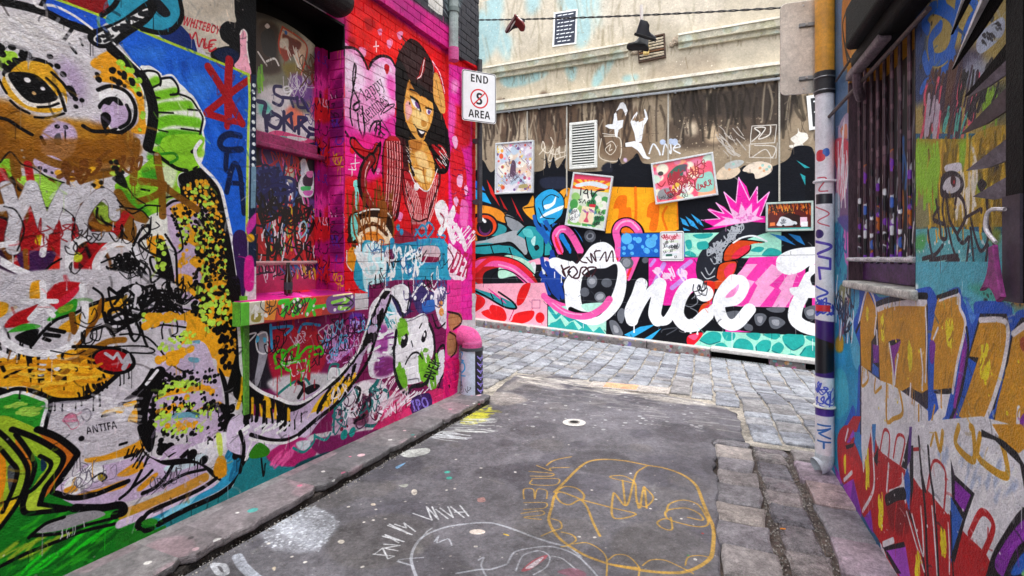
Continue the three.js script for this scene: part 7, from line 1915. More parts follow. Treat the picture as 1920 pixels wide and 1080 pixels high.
{ // old timber grille high up
  const v = thing('vent_grille', 'old brown slatted grille set in the gap of the broken string course', 'vent', [-1.74, 5.87, BZ + 0.005]); v.rotation.z = 0.05; seed(3);
  part(v, 'backing', box(0.54, 0.46, 0.01, 0, 0, 0.005), paint(0x120c08, 1));
  for (const [ww, hh, x, y] of [[0.54, 0.03, 0, 0.225], [0.54, 0.03, 0, -0.225], [0.03, 0.42, 0.255, 0], [0.03, 0.42, -0.255, 0]]) part(v, 'frame_bar', metreUV(rbox(ww, hh, 0.06, 0.006, x, y, 0.03)), worn([70, 50, 38], 0.4, 0.8, 4));
  const sm = [worn([205, 192, 168], 0.25, 0.8, 4), worn([120, 84, 58], 0.35, 0.8, 4)];
  for (let i = 0; i < 7; i++) part(v, 'slat', metreUV(new THREE.BoxGeometry(0.48, 0.026, 0.045).rotateX(0.6).rotateZ(rr(-0.03, 0.03)).translate(0, -0.17 + i * 0.056, 0.04)), sm[i === 2 ? 1 : 0]);
  part(v, 'cover_disc', metreUV(rbox(0.12, 0.22, 0.07, 0.03, -0.1, -0.02, 0.09)), worn([196, 168, 100], 0.2, 0.5, 4), null, 'tarnished yellow box on the grille');
}
{ // bill poster
  const t = picture(0.54, 0.74, (w, h) => { ctx.fillStyle = '#f0f0ee'; ctx.fillRect(0, 0, 2000, 2000); poly('#23293c', [40, 30, 505, 30, 505, 705, 40, 705]); for (let r = 0; r < 8; r++) { let x = 80 + rr(0, 50); while (x < 420) { const l = rr(30, 110); line('#eef0f2', 20, [x, 655 - r * 80, Math.min(470, x + l), 660 - r * 80]); x += l + 36; } } });
  const p = single('text_poster', 'navy poster of white lettering pasted high on the beige wall', 'poster', new RoundedBoxGeometry(0.54, 0.74, 0.012, 1, 0.004), mat({ roughness: 0.7, color: 0xe8e8e6 })); p.position.set(-3.572, 6.62, BZ + 0.012); p.rotation.z = -0.045;
  p.geometry = mergeGeometries([p.geometry.toNonIndexed()].map((g) => mapUV(g, (x) => x / 0.54 + 0.5, (x, y) => y / 0.74 + 0.5))); p.material = mat({ map: t, roughness: 0.65 });
}
{ // stickered plate
  const s = new THREE.Shape(), w = 0.23, h = 0.295, r = 0.05; s.moveTo(-w + r, -h); s.lineTo(w - r, -h); s.quadraticCurveTo(w, -h, w, -h + r); s.lineTo(w, h - r); s.quadraticCurveTo(w, h, w - r, h); s.lineTo(-w + r, h); s.quadraticCurveTo(-w, h, -w, h - r); s.lineTo(-w, -h + r); s.quadraticCurveTo(-w, -h, -w + r, -h);
  const t = picture(0.46, 0.59, (W, H) => { ctx.fillStyle = '#dcdcdc'; ctx.fillRect(0, 0, 2000, 2000); line('#44454a', 8, [20, 30, 440, 30, 440, 560, 20, 560, 20, 30]); soft(2); poly('#e9b8c4', [60, 420, 400, 430, 400, 520, 60, 520]); soft(0); scribble('#b01e34', 6, 11, 90, [70, 440, 390, 440, 390, 510, 70, 510]); for (let i = 0; i < 8; i++) { poly(['#f2f0f0', '#cfd8dc', '#e8e4ea', '#d4dcc8'][i % 4], [50 + i * 7, 60 + i * 42, 300 + (i * 37) % 100, 70 + i * 42, 290 + (i * 37) % 100, 110 + i * 42, 60 + i * 5, 100 + i * 42]); } scribble('#17181c', 14, 9, 80, [70, 60, 400, 60, 400, 400, 70, 400]); poly('#1f5c4a', [110, 90, 240, 95, 230, 140, 120, 135]); });
  const p = single('stickered_plate', 'white rounded metal plate covered in stickers and scrawl', 'sign', mapUV(new THREE.ExtrudeGeometry(s, { depth: 0.012, bevelEnabled: false }), (x) => x / 0.46 + 0.5, (x, y) => y / 0.59 + 0.5), mat({ map: t, roughness: 0.35 })); p.position.set(-1.35, 1.9, BZ + 0.006);
}
{ // black notice half behind the pipe
  const t = picture(0.6, 0.62, (w, h) => { ctx.fillStyle = '#e9e9e6'; ctx.fillRect(0, 0, 2000, 2000); poly('#17181c', [60, 55, 540, 55, 540, 565, 60, 565]); for (let r = 0; r < 5; r++) line('#eceef0', 30, [110 + 30 * (r % 2), 500 - r * 95, 480 - 60 * (r % 3), 500 - r * 95]); });
  const p = single('black_notice', 'black notice with white edging half hidden behind the drainpipe', 'sign', mapUV(new THREE.BoxGeometry(0.6, 0.62, 0.02), (x) => x / 0.6 + 0.5, (x, y) => y / 0.62 + 0.5), mat({ map: t, roughness: 0.6 })); p.position.set(1.3, 4.28, BZ + 0.012); p.rotation.z = 0.07;
}

// ------------------------------------------------------------------ right building, its wall four degrees off square
canvasFor(1.0, 5.0, 0, 4.6, 1770, '#1c5f86');
poly('#1c5f86',[5694,7292,1776,3103,1776,583,5694,-2493]);
poly('#c48420',[4722,6253,3035,4449,3035,2306,4722,2728]);
soft(12);
poly('#5b7898',[4636,3824,4396,3701,4251,2795,4636,2910]);
blob('#b9722a',[4396,3509,3931,3326,4117,3111,4359,2998]);
blob('#c99088',[3991,3371,3540,3154,3818,3116,4053,3191]);
soft(0);
curve('#2a2420',29,[4251,3386,4396,3318,4251,2998]);
curve('#2a2420',25,[4117,3147,4323,3155,4183,2992]);
curve('#8a7468',27,[4053,3191,4183,3137]);
blob('#e9dcc8',[3961,3323,3874,3298,3931,3241]);
poly('#4f6f94',[4636,3011,4251,2887,4287,2340,4636,2402]);
blob('#b9a4c0',[4513,2626,4251,2657,4251,2426,4473,2490]);
blob('#d88a6a',[4473,2588,4287,2591,4287,2470]);
poly('#a89450',[3052,3071,1870,2433,1870,1979,3052,2246]);
soft(35);
blob('#2f4a7c',[3052,3008,2926,2882,2926,2460,3052,2437]);
blob('#283a66',[3052,2614,2826,2450,2826,2369,3052,2399]);
blob('#3b3550',[2659,2492,2424,2404,2463,2290,2635,2355]);
blob('#50303a',[2896,2426,2635,2387,2612,2200,2896,2271]);
blob('#9aa0b0',[2546,2398,2368,2345,2405,2272,2524,2299]);
blob('#3a4636',[2424,2259,2249,2223,2265,2122,2405,2167]);
soft(0);
scatter('#2b2a22',40,5,14,[3035,2898,2333,2563,2333,2360,3019,2515]);
curve('#1d62c0',54,[2896,2677,2941,2732,2853,2753,2720,2681,2635,2601,2647,2531,2720,2493,2839,2525,2868,2618,2772,2637]);
curve('#1d62c0',48,[2720,2681,2772,2773]);
curve('#1d62c0',46,[2601,2691,2612,2644,2635,2579,2659,2503,2683,2425]);
curve('#1d62c0',52,[2853,2530,2896,2498,2941,2574]);
curve('#1d62c0',39,[2524,2655,2463,2576,2524,2543,2556,2505,2483,2496]);
curve('#1d62c0',38,[2798,2441,2659,2443,2647,2477]);
curve('#1d62c0',38,[2972,2425,2926,2447,2839,2432]);
curve('#1d62c0',31,[2386,2589,2424,2558,2483,2545]);
curve('#14427f',12,[2635,2579,2556,2515,2578,2493]);
blob('#aab4c6',[2463,2443,2405,2473,2282,2463,2282,2404,2424,2394]);
hatch('#24262e',16,8,26,-40,[2453,2454,2298,2456,2298,2420,2424,2413]);
hatch('#5a3a30',26,34,152,70,[2926,2447,2567,2364,2567,2157,2926,2242]);
hatch('#d4506a',16,28,131,70,[2956,2408,2463,2290,2463,2123,2956,2225]);
hatch('#3a2a3c',20,24,126,65,[2896,2450,2424,2297,2424,2124,2896,2235]);
hatch('#4fa89a',8,19,70,60,[2785,2254,2463,2192,2463,2123,2759,2191]);
hatch('#b9a8b8',10,27,100,70,[2926,2327,2785,2289,2812,2204,2926,2230]);
hatch('#86b42c',12,19,78,80,[2405,2243,2333,2222,2298,2121,2424,2172]);
hatch('#1a1a20',14,21,96,60,[2635,2366,2282,2270,2282,2162,2589,2267]);
blob('#b8952c',[2463,2113,2265,2095,2265,2024,2483,2068]);
poly('#7f5a86',[4678,2574,4251,2481,4251,1428,4678,1404]);
soft(12);
blob('#d8485a',[4636,2544,4251,2463,4251,2278,4553,2307]);
blob('#e08aa0',[4553,2327,4287,2302,4323,2101,4553,2088]);
blob('#9ab4c8',[4636,2138,4473,2099,4513,1906,4636,1934]);
blob('#2a9ab8',[4678,1896,4323,1819,4323,1434,4678,1414]);
blob('#d86ac0',[4359,1859,4117,1846,4117,1614,4323,1631]);
blob('#5a4a9c',[4553,1949,4251,1945,4251,1835]);
soft(0);
hatch('#e8e4ea',12,23,307,80,[4594,2535,4287,2470,4287,2116,4553,2148]);
scribble('#1d5f98',6,24,275,[4636,1914,4323,1857,4359,1441,4636,1426]);
poly('#a98a22',[3035,2217,1870,1965,1870,1734,3035,1801]);
soft(28);
blob('#8fbf2a',[3035,2192,2839,2140,2896,2080,2839,1977,3035,1990]);
blob('#8fbf2a',[2601,2113,2503,2082,2524,1975,2589,1985]);
blob('#7fae2a',[2405,2004,2333,1908,2350,1855,2463,1906]);
blob('#b9862a',[2839,2117,2708,2080,2759,1966,2868,1898]);
blob('#c99a22',[2483,2088,2265,2006,2333,1908,2463,1995]);
blob('#d4c8b0',[2524,2086,2473,2066,2503,1982,2535,2017]);
blob('#8d8a5c',[3035,1927,2896,1925,2868,1803,3035,1789]);
blob('#2f2c30',[2463,2014,2282,2023,2265,1961,2424,1940]);
blob('#5c4a18',[2785,2026,2567,2002,2546,1916,2759,1932]);
soft(5);
hatch('#d8b02a',40,22,148,92,[2896,2140,2265,2006,2282,1767,2896,1793]);
hatch('#7c6616',30,19,133,88,[2896,2140,2265,2006,2282,1767,2896,1793]);
hatch('#8fc42e',20,28,141,85,[3019,2176,2785,2118,2812,1904,3019,1926]);
hatch('#e8e0d0',14,19,118,96,[2635,1906,2463,2024,2463,1857,2612,1830]);
soft(0);
blob('#d9d4dc',[2720,2038,2589,2027,2589,1995,2708,2008]);
blob('#26222a',[2772,1950,2746,2003,2659,2006,2589,1980,2556,1933,2612,1898,2746,1908]);
blob('#c9c6cc',[2746,1947,2708,1981,2635,1981,2589,1959,2601,1923,2683,1917]);
blob('#3a1c22',[2671,1959,2659,1990,2624,1969,2635,1938]);
dots('#b81a24',8,[2641,1958]);
blob('#232027',[2453,1924,2424,1940,2386,1916,2424,1892]);
poly('#5fb4bc',[3035,1789,2635,1778,2333,1733,1870,1720,1870,1496,3035,1373]);
soft(19);
blob('#8cc8c4',[2926,1638,2524,1650,2524,1599,2896,1578]);
blob('#3f9aa8',[2524,1701,2333,1696,2333,1632,2503,1630]);
blob('#4fae5c',[3035,1751,2926,1759,2941,1699,3035,1688]);
blob('#7f9a3a',[2386,1754,2298,1750,2315,1696,2368,1716]);
soft(0);
scatter('#d8e8e8',50,4,9,[3019,1738,2333,1715,2333,1558,3019,1525]);
hatch('#e8b02a',10,15,54,90,[2926,1807,2333,1761,2333,1724,2926,1735]);
blob('#1d62c0',[2785,1536,2659,1596,2567,1619,2524,1579,2546,1527,2826,1499]);
curve('#2c2028',20,[2956,1650,2826,1667,2746,1706]);
curve('#2c2028',20,[2896,1775,2868,1697,2798,1587]);
curve('#2c2028',20,[2911,1626,2896,1608,2868,1650]);
curve('#2c2028',18,[2812,1904,2772,1797,2759,1740,2708,1744,2746,1852,2720,1927,2683,1814,2612,1745]);
curve('#2c2028',19,[2785,1867,2839,1825,2733,1795]);
curve('#2c2028',16,[2695,1782,2659,1704,2601,1629]);
curve('#2c2028',18,[2635,1853,2612,1904,2556,1866,2546,1804,2612,1745,2567,1712,2524,1731]);
curve('#2c2028',14,[2556,1805,2433,1830,2424,1819]);
curve('#2c2028',15,[2503,1801,2463,1719,2424,1679,2377,1726,2386,1868]);
curve('#2c2028',14,[2368,1763,2333,1692]);
curve('#2c2028',15,[2503,1761,2483,1650,2473,1576,2433,1563,2405,1602,2377,1697]);
curve('#2c2028',16,[2514,1731,2535,1640,2546,1599]);
curve('#2c2028',22,[2853,1644,2720,1656,2612,1661]);
curve('#2c2028',21,[2785,1604,2708,1633,2601,1645]);
poly('#1f96c8',[4722,1484,3874,1517,3874,302,4722,-30]);
poly('#54b4c8',[3931,1633,1776,1643,1776,1480,3931,1210]);
soft(14);
blob('#2f9fd8',[4636,939,4359,1004,4323,728,4678,501]);
blob('#3fb8d4',[4636,776,4323,841,4251,616,4636,451]);
blob('#56b4d8',[4251,1262,3931,1413,3931,990,4117,955]);
blob('#8a8a5a',[4473,1455,4183,1450,4251,1318,4473,1318]);
blob('#c9a02a',[4594,1046,4396,1094,4396,989,4594,956]);
blob('#e4f2f4',[3472,1518,3052,1536,3052,1498,3429,1498]);
blob('#3fae9c',[2524,1549,2249,1562,2249,1500,2424,1515]);
blob('#a8762c',[2233,1554,2158,1549,2158,1499,2226,1502]);
soft(0);
hatch('#d8e4ea',14,26,204,80,[4594,1429,4117,1454,4117,1160,4553,1052]);
hatch('#8a3a5a',8,23,170,80,[4553,1311,4183,1305,4251,1096,4553,1072]);
scribble('#24324a',8,22,242,[4553,1451,4117,1472,4183,1178,4553,1112]);
scatter('#24403a',30,4,9,[2424,1524,2173,1565,2173,1489,2386,1470]);
curve('#c9d8e0',25,[4287,1184,4217,1238,4117,1222]);
blob('#1757c6',[3961,1479,3791,1455,3661,1447,3540,1432,3227,1474,2911,1524,2839,1510,2785,1490,2612,1539,2556,1485,2483,1446,2463,1492,2249,1504,2218,1468,2158,1491,1870,1517,1870,1083,4053,232,3961,779,3931,1041,4117,1205,3991,1340]);
curve('#1757c6',108,[4117,616,4251,486,4396,366]);
curve('#1757c6',75,[3961,933,3991,686,4053,547]);
blob('#4a8ae0',[2546,1507,2483,1451,2463,1438,2503,1409]);
poly('#7a2a9c',[3764,1183,3587,1200,3587,993,3711,999]);
poly('#2a2030',[3961,1206,3931,1244,3587,1360,3587,1390,2911,1476,2896,1435,2896,981,3961,523]);
poly('#d4951a',[3961,1249,3804,1462,3636,1363,3661,1197,3724,1156,3737,978,3931,964]);
poly('#d4951a',[3611,1350,3429,1396,2926,1457,2926,1263,2896,1065,2972,1029,3119,1025,3246,969,3429,968,3564,953,3587,1192]);
poly('#e6e4e8',[3931,973,3564,960,3386,978,3227,980,3003,977,2896,969,2896,683,3931,279]);
blob('#8c2a9c',[3397,1198,3246,1238,3266,1184,3325,1118,3305,1024,3365,1068]);
poly('#7a2a9c',[3698,1144,3587,1154,3587,1055,3686,1036]);
poly('#2a62c0',[3698,1034,3587,1024,3587,971,3711,968]);
blob('#100c14',[3418,1202,3246,1238,3285,1215,3376,1187]);
curve('#ece6ea',22,[3407,1189,3355,1070,3345,959]);
curve('#ece6ea',19,[3275,1154,3315,1050,3325,992]);
curve('#ece6ea',16,[2979,1230,2956,1136,2964,1049]);
curve('#e9e3e8',26,[3991,1237,3804,1462,3636,1371,3661,1213]);
curve('#e9e3e8',39,[3599,1363,3325,1419,2926,1454]);
curve('#e9e3e8',15,[2926,1451,2911,1278,2926,1094]);
curve('#ece6ea',19,[3623,1233,3611,1158]);
curve('#ece6ea',17,[3102,1042,3119,934,3137,799]);
curve('#100c14',26,[4053,1168,3961,1240]);
curve('#100c14',32,[3623,1387,3429,1425,3119,1468,2911,1482]);
curve('#d39a1c',21,[3902,962,3917,849,3791,911,3804,965]);
curve('#d39a1c',19,[3648,950,3661,869,3540,928]);
curve('#d39a1c',24,[3450,963,3450,766,3345,804,3209,877,3266,992]);
curve('#d39a1c',16,[3003,965,3003,853]);
dots('#f0da1c',24,[3804,1332,3812,1307,3804,1291]);
hatch('#f0dc1c',9,29,78,90,[3540,1304,3495,1309,3495,1235,3540,1229]);
hatch('#f0dc1c',10,23,64,90,[3137,1218,3102,1223,3093,1147,3128,1141]);
hatch('#d99c1c',13,16,79,60,[3587,1360,2956,1430,2956,1087,3540,958]);
hatch('#b87f12',10,16,79,60,[3587,1360,2956,1430,2956,1087,3540,958]);
poly('#7a2a9c',[2546,1368,2524,1295,2589,1116,2635,998,2659,1013,2612,1164]);
poly('#d4951a',[2798,1478,2612,1513,2546,1394,2601,1261,2647,1124,2839,1078,2826,1244,2868,1296,2826,1406]);
poly('#e6e4e8',[2812,1068,2671,1107,2720,996,2941,836,2926,889,2785,1011]);
blob('#7a2a9c',[2875,1283,2819,1280,2839,1195,2875,1200]);
blob('#100c14',[2826,1076,2671,1124,2677,1100,2812,1068]);
curve('#ece6ea',20,[2792,1473,2612,1510,2589,1456,2546,1394,2612,1238,2653,1112]);
curve('#ece6ea',14,[2792,1353,2839,1300]);
curve('#100c14',21,[2798,1484,2612,1523]);
curve('#100c14',18,[2535,1385,2524,1300,2589,1116,2683,984]);
curve('#a02aa8',23,[2562,1289,2589,1200,2635,1062]);
hatch('#f0dc1c',9,24,57,90,[2708,1369,2659,1375,2659,1315,2708,1308]);
hatch('#d99c1c',12,12,58,60,[2812,1454,2612,1481,2612,1164,2812,1096]);
hatch('#b87f12',9,12,58,60,[2812,1454,2612,1481,2612,1164,2812,1096]);
curve('#d39a1c',13,[2826,1012,2868,907]);
poly('#100c14',[2524,1275,2433,1451,2257,1468,2233,1414,2249,1332,2333,1133,2524,980,2463,1266]);
poly('#d4951a',[2438,1416,2273,1444,2249,1403,2282,1300,2333,1198,2386,1091,2433,1029,2601,1030,2524,1153,2443,1289,2514,1281]);
curve('#ece6ea',22,[2433,1427,2282,1443,2249,1403,2282,1282,2350,1147,2396,1074]);
hatch('#f0dc1c',12,24,60,90,[2424,1312,2377,1320,2368,1237,2424,1225]);
hatch('#d99c1c',15,11,54,60,[2433,1398,2282,1417,2405,1085,2546,1066]);
hatch('#b87f12',10,11,54,60,[2433,1398,2282,1417,2405,1085,2546,1066]);
poly('#100c14',[2226,1411,2173,1464,1870,1503,1870,1083,2368,1030,2298,1188]);
poly('#d4951a',[2218,1407,2158,1445,1870,1482,1870,1083,2188,1023,2341,1057,2315,1156,2249,1306]);
curve('#ece6ea',23,[2218,1407,2158,1440]);
curve('#ece6ea',20,[2188,1173,2195,1094]);
hatch('#d99c1c',15,9,46,60,[2226,1380,2103,1398,2173,1109,2315,1092]);
blob('#7a2a9c',[2173,1151,2130,1172,2130,1114,2180,1098]);
dots('#b04a1c',22,[2158,1382]);
poly('#e4e2e8',[3931,584,2424,1080,1870,1160,1870,776,3429,-163]);
soft(9);
hatch('#b9c4dc',30,21,85,60,[2896,838,2188,985,2249,768,2759,748]);
hatch('#f0eef2',30,21,85,60,[2896,838,2188,985,2249,768,2759,748]);
soft(0);
blob('#bf1419',[4553,295,4396,442,4183,507,4117,438,3931,381,3874,318,3764,554,3686,674,3587,566,3227,594,3172,588,3209,494,3137,406,3085,596,2868,611,2671,603,2546,594,2368,588,2386,465,3227,-42,3517,37,3874,35,4183,54,4473,58]);
poly('#bf1419',[4396,404,4117,599,3931,651,4117,420]);
soft(16);
blob('#d81a1a',[4396,251,3991,325,3991,204,4396,117]);
blob('#8f0f16',[3429,330,3119,440,3154,292,3386,206]);
soft(0);
hatch('#c81a1c',26,17,93,70,[4396,327,2635,614,2524,453,3429,98]);
poly('#e4e2e8',[3587,566,3472,708,3386,721,3407,584,3517,560]);
poly('#e4e2e8',[3345,607,3285,732,3172,748,3227,601]);
poly('#e4e2e8',[3068,737,2987,759,2868,848,2812,866,2839,740,2853,629,2972,586,3068,603]);
poly('#e4e2e8',[2826,768,2708,768,2695,597,2826,606]);
curve('#bf1419',18,[3564,559,3495,694,3407,700,3418,581]);
curve('#bf1419',16,[3345,600,3285,732,3181,745,3246,594]);
curve('#bf1419',16,[3085,731,2987,768]);
curve('#bf1419',14,[2911,599,2839,763,2720,763,2733,602]);
curve('#bf1419',27,[2514,605,2424,732,2341,723,2405,597]);
poly('#e4e2e8',[2493,615,2424,713,2368,706,2424,606]);
poly('#2a86c8',[4117,492,3961,541,3902,357,4053,424]);
poly('#2a7fc8',[3711,666,3636,689,3661,510,3711,523]);
poly('#100c14',[3686,469,3587,581,3611,450]);
poly('#2a62c0',[3190,555,3146,625,3102,564,3119,414,3172,469]);
poly('#100c14',[3119,739,3068,756,3068,552,3102,447]);
poly('#2a62c0',[2671,684,2567,646,2635,496,2671,402]);
poly('#100c14',[2671,836,2635,785,2473,779,2546,646,2635,432,2671,434,2567,640,2659,678]);
poly('#8a2aa8',[2635,763,2503,761,2556,671,2635,689]);
poly('#100c14',[3227,594,3119,804,3085,815,3154,609]);
poly('#5a2a8c',[3119,830,3085,841,3102,680,3146,625]);
poly('#a83ac8',[4396,21,4117,180,3931,42,3931,8,4251,6]);
poly('#8a3ac0',[3874,35,3737,147,3686,28,3764,22]);
poly('#7a2aa8',[4183,36,4117,171,3931,25,4117,-7]);
poly('#b04ad0',[3495,34,3172,224,3102,98,3227,26]);
poly('#100c14',[3529,31,3190,234,3172,217,3472,39]);
poly('#100c14',[3495,34,3429,55,3227,53,3305,9]);
poly('#100c14',[4323,333,4084,431,4117,394,4287,317]);
poly('#9a3ac8',[4287,364,4117,510,4084,484,4217,387]);
poly('#a84ac8',[4722,95,4513,72,4396,21,4553,-3]);
poly('#2a9ac0',[4722,302,4553,355,4553,76,4678,70]);
curve('#e9e4e8',29,[4359,74,4251,145,4149,212]);
curve('#e9e4e8',25,[4323,371,4251,468]);
curve('#e9e4e8',26,[3737,659,3686,469,3686,288,3902,64]);
curve('#e9e4e8',23,[3418,537,3450,379]);
curve('#e9e4e8',25,[3407,390,3227,493,3209,561]);
curve('#100c14',59,[3450,328,3305,419,3190,475]);
curve('#100c14',20,[3119,414,2972,309,2926,212]);
curve('#e9e4e8',16,[3154,398,3035,301,2941,228]);
curve('#e9e4e8',16,[3085,417,2956,293,2956,390,2979,502]);
curve('#100c14',25,[2972,666,2926,502,2911,329,2896,217]);
curve('#e9e4e8',16,[2853,559,2826,432,2798,285]);
curve('#100c14',20,[2853,653,2812,497,2785,282]);
curve('#e9e4e8',11,[2695,564,2683,472,2683,362]);
curve('#100c14',13,[2671,619,2659,462,2647,372]);
curve('#e9e4e8',32,[3506,58,3345,162]);
curve('#100c14',22,[2896,808,2868,682,2839,623]);
curve('#100c14',21,[3003,816,2972,678,2926,599]);
hatch('#f2dc1c',9,33,134,84,[3845,412,3791,431,3764,328,3832,301]);
hatch('#f2dc1c',9,35,106,88,[3587,253,3517,284,3517,202,3587,169]);
hatch('#f2dc1c',7,33,74,88,[4359,207,4323,220,4323,183,4359,169]);
hatch('#f2dc1c',9,24,68,86,[2765,468,2726,488,2726,443,2765,423]);
hatch('#f2dc1c',10,28,90,82,[3052,229,3003,255,2987,177,3035,150]);
curve('#cf9a1c',28,[2812,889,2772,839,2746,921]);
curve('#cf9a1c',30,[2601,988,2624,911,2483,899,2483,1003,2503,1017]);
curve('#cf9a1c',28,[2433,1009,2443,923,2265,925,2265,991,2298,1034]);
curve('#cf9a1c',15,[2839,880,2868,824]);
poly('#100c14',[2424,1032,2218,1043,2158,1004,2038,1026,2038,940,2158,929,2180,996,2333,1023,2424,1007]);
poly('#d4951a',[2350,1073,2173,1126,2103,1098,2188,1028,2298,1043]);
blob('#100c14',[2368,579,2265,742,2158,870,1978,1004,1978,673,2386,417]);
blob('#8a2aa8',[2333,599,2233,749,2130,858,2038,924,2038,846,2173,737,2265,591]);
blob('#a03ac0',[2249,680,2173,779,2130,825,2130,800]);
curve('#100c14',23,[2265,582,2203,696,2144,760]);
blob('#1f62c8',[2233,618,2173,712,2103,774,2103,725,2173,652]);
blob('#7ac07a',[2173,652,2130,702,2130,660]);
drips('#d4951a',11,68,[3874,967,3429,961,3085,1020,2759,1092]);
drips('#e6e4e8',8,66,[2926,1451,3325,1415,2612,1507]);
scatter('#f2dc1c',18,4,9,[3931,1379,2173,1430,2173,1134,3874,634]);
scatter('#e9e4e8',40,3,8,[4396,347,2173,1016,2173,652,3429,84]);
drips('#bf1419',8,65,[3495,553,3227,601,2720,757,2377,697]);
brushwork(3000, 80, 12, 0.16); brushwork(3000, 34, 5, 0.25, 0.7); runs(600, 120, 5); const rightTex = finish(0.11, 0.09, 900), RB = board;
const right = thing('graffiti_building', 'building on the right with yellow, white and red lettering and a barred window', 'building', [0.9547, 0, 0]); right.rotation.y = Math.atan(0.0743);
{
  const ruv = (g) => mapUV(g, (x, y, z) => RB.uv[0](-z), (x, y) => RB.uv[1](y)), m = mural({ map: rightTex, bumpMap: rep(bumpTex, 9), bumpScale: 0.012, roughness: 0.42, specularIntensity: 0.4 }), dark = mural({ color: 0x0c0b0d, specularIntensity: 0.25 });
  const zA = -4.25, zB = -3.04, zEnd = -4.93, y0 = 1.48, y1 = 2.86;
  part(right, 'wall', ruv(span(0, 0.35, -0.1, 4.6, zEnd, zA)), m, null, 'narrow painted pier behind the drainpipe');
  part(right, 'wall', ruv(span(0, 0.35, -0.1, y0, zA, zB)), m, null, 'painted wall below the barred window');
  part(right, 'wall', ruv(span(0, 0.35, y1, 4.6, zA, zB)), m);
  part(right, 'wall', ruv(span(0, 0.35, -0.1, 4.6, zB, -1.0)), m, null, 'painted wall with a dark tag and white and red letters');
  part(right, 'wall', metreUV(span(0, 0.35, -0.1, 6.6, -1.0, 5)), worn([120, 96, 60], 0.3, 0.7));
  part(right, 'wall', metreUV(span(0, 0.35, 4.6, 6.6, zEnd, -1.0)), worn([150, 104, 40], 0.25, 0.7));
  part(right, 'wall', metreUV(span(0.35, 6, -0.6, 6.6, zEnd, 5)), worn([110, 104, 100], 0.2, 0.8));
  // window: reveals, panes, sill, bars
  const blind = (() => { canvasFor(3.0, 4.3, 1.4, 2.95, 640, '#232128'); soft(10); hatch('#8a8894', 20, 40, 400, 88, [3000, 1400, 4300, 1400, 4300, 2950, 3000, 2950]); hatch('#3a6cb0', 12, 40, 300, 88, [3100, 1600, 4200, 1600, 4200, 2300, 3100, 2300]); hatch('#b06a2c', 10, 40, 240, 88, [3050, 1600, 3900, 1600, 3900, 2300, 3050, 2200]); soft(4); hatch('#e8e8ea', 34, 26, 120, 85, [3050, 1480, 4200, 1480, 4200, 1980, 3050, 1980]); hatch('#7a2aa8', 20, 40, 160, 88, [3900, 1450, 4300, 1450, 4300, 1900, 3900, 1900]); hatch('#2a5cc0', 16, 30, 200, 88, [3040, 1450, 3300, 1450, 3300, 2100, 3040, 2100]); soft(0); scribble('#141218', 12, 16, 160, [3100, 1500, 4200, 1500, 4200, 2300, 3100, 2300]); hatch('#84828c', 26, 16, 160, 90, [3060, 2000, 4200, 2000, 4200, 2800, 3060, 2800]); const t = finish(0.1, 0.1), b = board; return [mat({ map: t, roughness: 0.5 }), b]; })();
  part(right, 'window_board', mapUV(span(0.2, 0.22, y0, y1, zA, zB), (x, y, z) => blind[1].uv[0](-z), (x, y) => blind[1].uv[1](y)), blind[0], null, 'paint-smeared board behind the bars');
  part(right, 'reveal', span(0.001, 0.2, y0, y1, zA, zA + 0.012), worn([74, 52, 62], 0.4, 0.6, 3));
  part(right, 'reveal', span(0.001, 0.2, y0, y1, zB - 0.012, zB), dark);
  part(right, 'window_sill', metreUV(rbox(0.26, 0.05, 1.27, 0.015, 0.1, y0 - 0.004, (zA + zB) / 2)), worn([186, 184, 176], 0.3, 0.5, 3), null, 'paint-spattered pale sill');
  part(right, 'sill_board', metreUV(rbox(0.03, 0.12, 1.2, 0.006, 0.1, y0 + 0.085, (zA + zB) / 2)), worn([70, 36, 82], 0.5, 0.5, 3), null, 'purple board under the bars');
  const rust = worn([108, 74, 84], 0.3, 0.45, 3), grille = part(right, 'bar_rail', metreUV(rod(V(-0.0, 1.645, zA), V(-0.0, 1.645, zB), 0.014, 8)), worn([190, 186, 190], 0.3, 0.4, 4));
  const bars = [-4.022, -3.896, -3.764, -3.648, -3.529, -3.407, -3.285, -3.154, -3.06];
  const barMats = [0, 1, 2, 3].map((k) => { canvasFor(0, 0.07, 1.6, 2.9, 32, '#47303a'); seed(300 + k * 7); soft(3); for (let i = 0; i < 34; i++) { const y = 1600 + 620 * Math.pow(rnd(), 1.6); spot(['#16141a', '#dcdde2', '#3a62b8', '#7a2fb0', '#c0621f', '#16141a', '#e4e4e8', '#4a2a3a', '#2c2630'][(i * 5 + k) % 9], rr(0, 70), y, rr(14, 34)); } for (let i = 0; i < 20; i++) spot(['#6a4652', '#2c1a22', '#7a5a64'][i % 3], rr(0, 70), rr(2200, 2900), rr(10, 30)); return mat({ map: finish(0.1, 0.1), roughness: 0.45 }); });
  bars.forEach((z, i) => part(grille, 'bar', mapUV(rod(V(0.012, 1.62, z), V(0.012, 2.84, z), 0.0095, 10), (x, y, zz) => 0.5 + Math.atan2(zz - z, x - 0.012) / 6.3, (x, y) => (y - 1.6) / 1.3), barMats[i % 4]));
  part(right, 'stay_rod', [metreUV(rod(V(-0.05, 2.72, -4.72), V(-0.03, 2.73, -2.8), 0.012, 8)), metreUV(rod(V(-0.02, 2.96, -4.5), V(-0.02, 2.98, -4.1), 0.008, 8))], worn([70, 52, 50], 0.4, 0.5, 4));
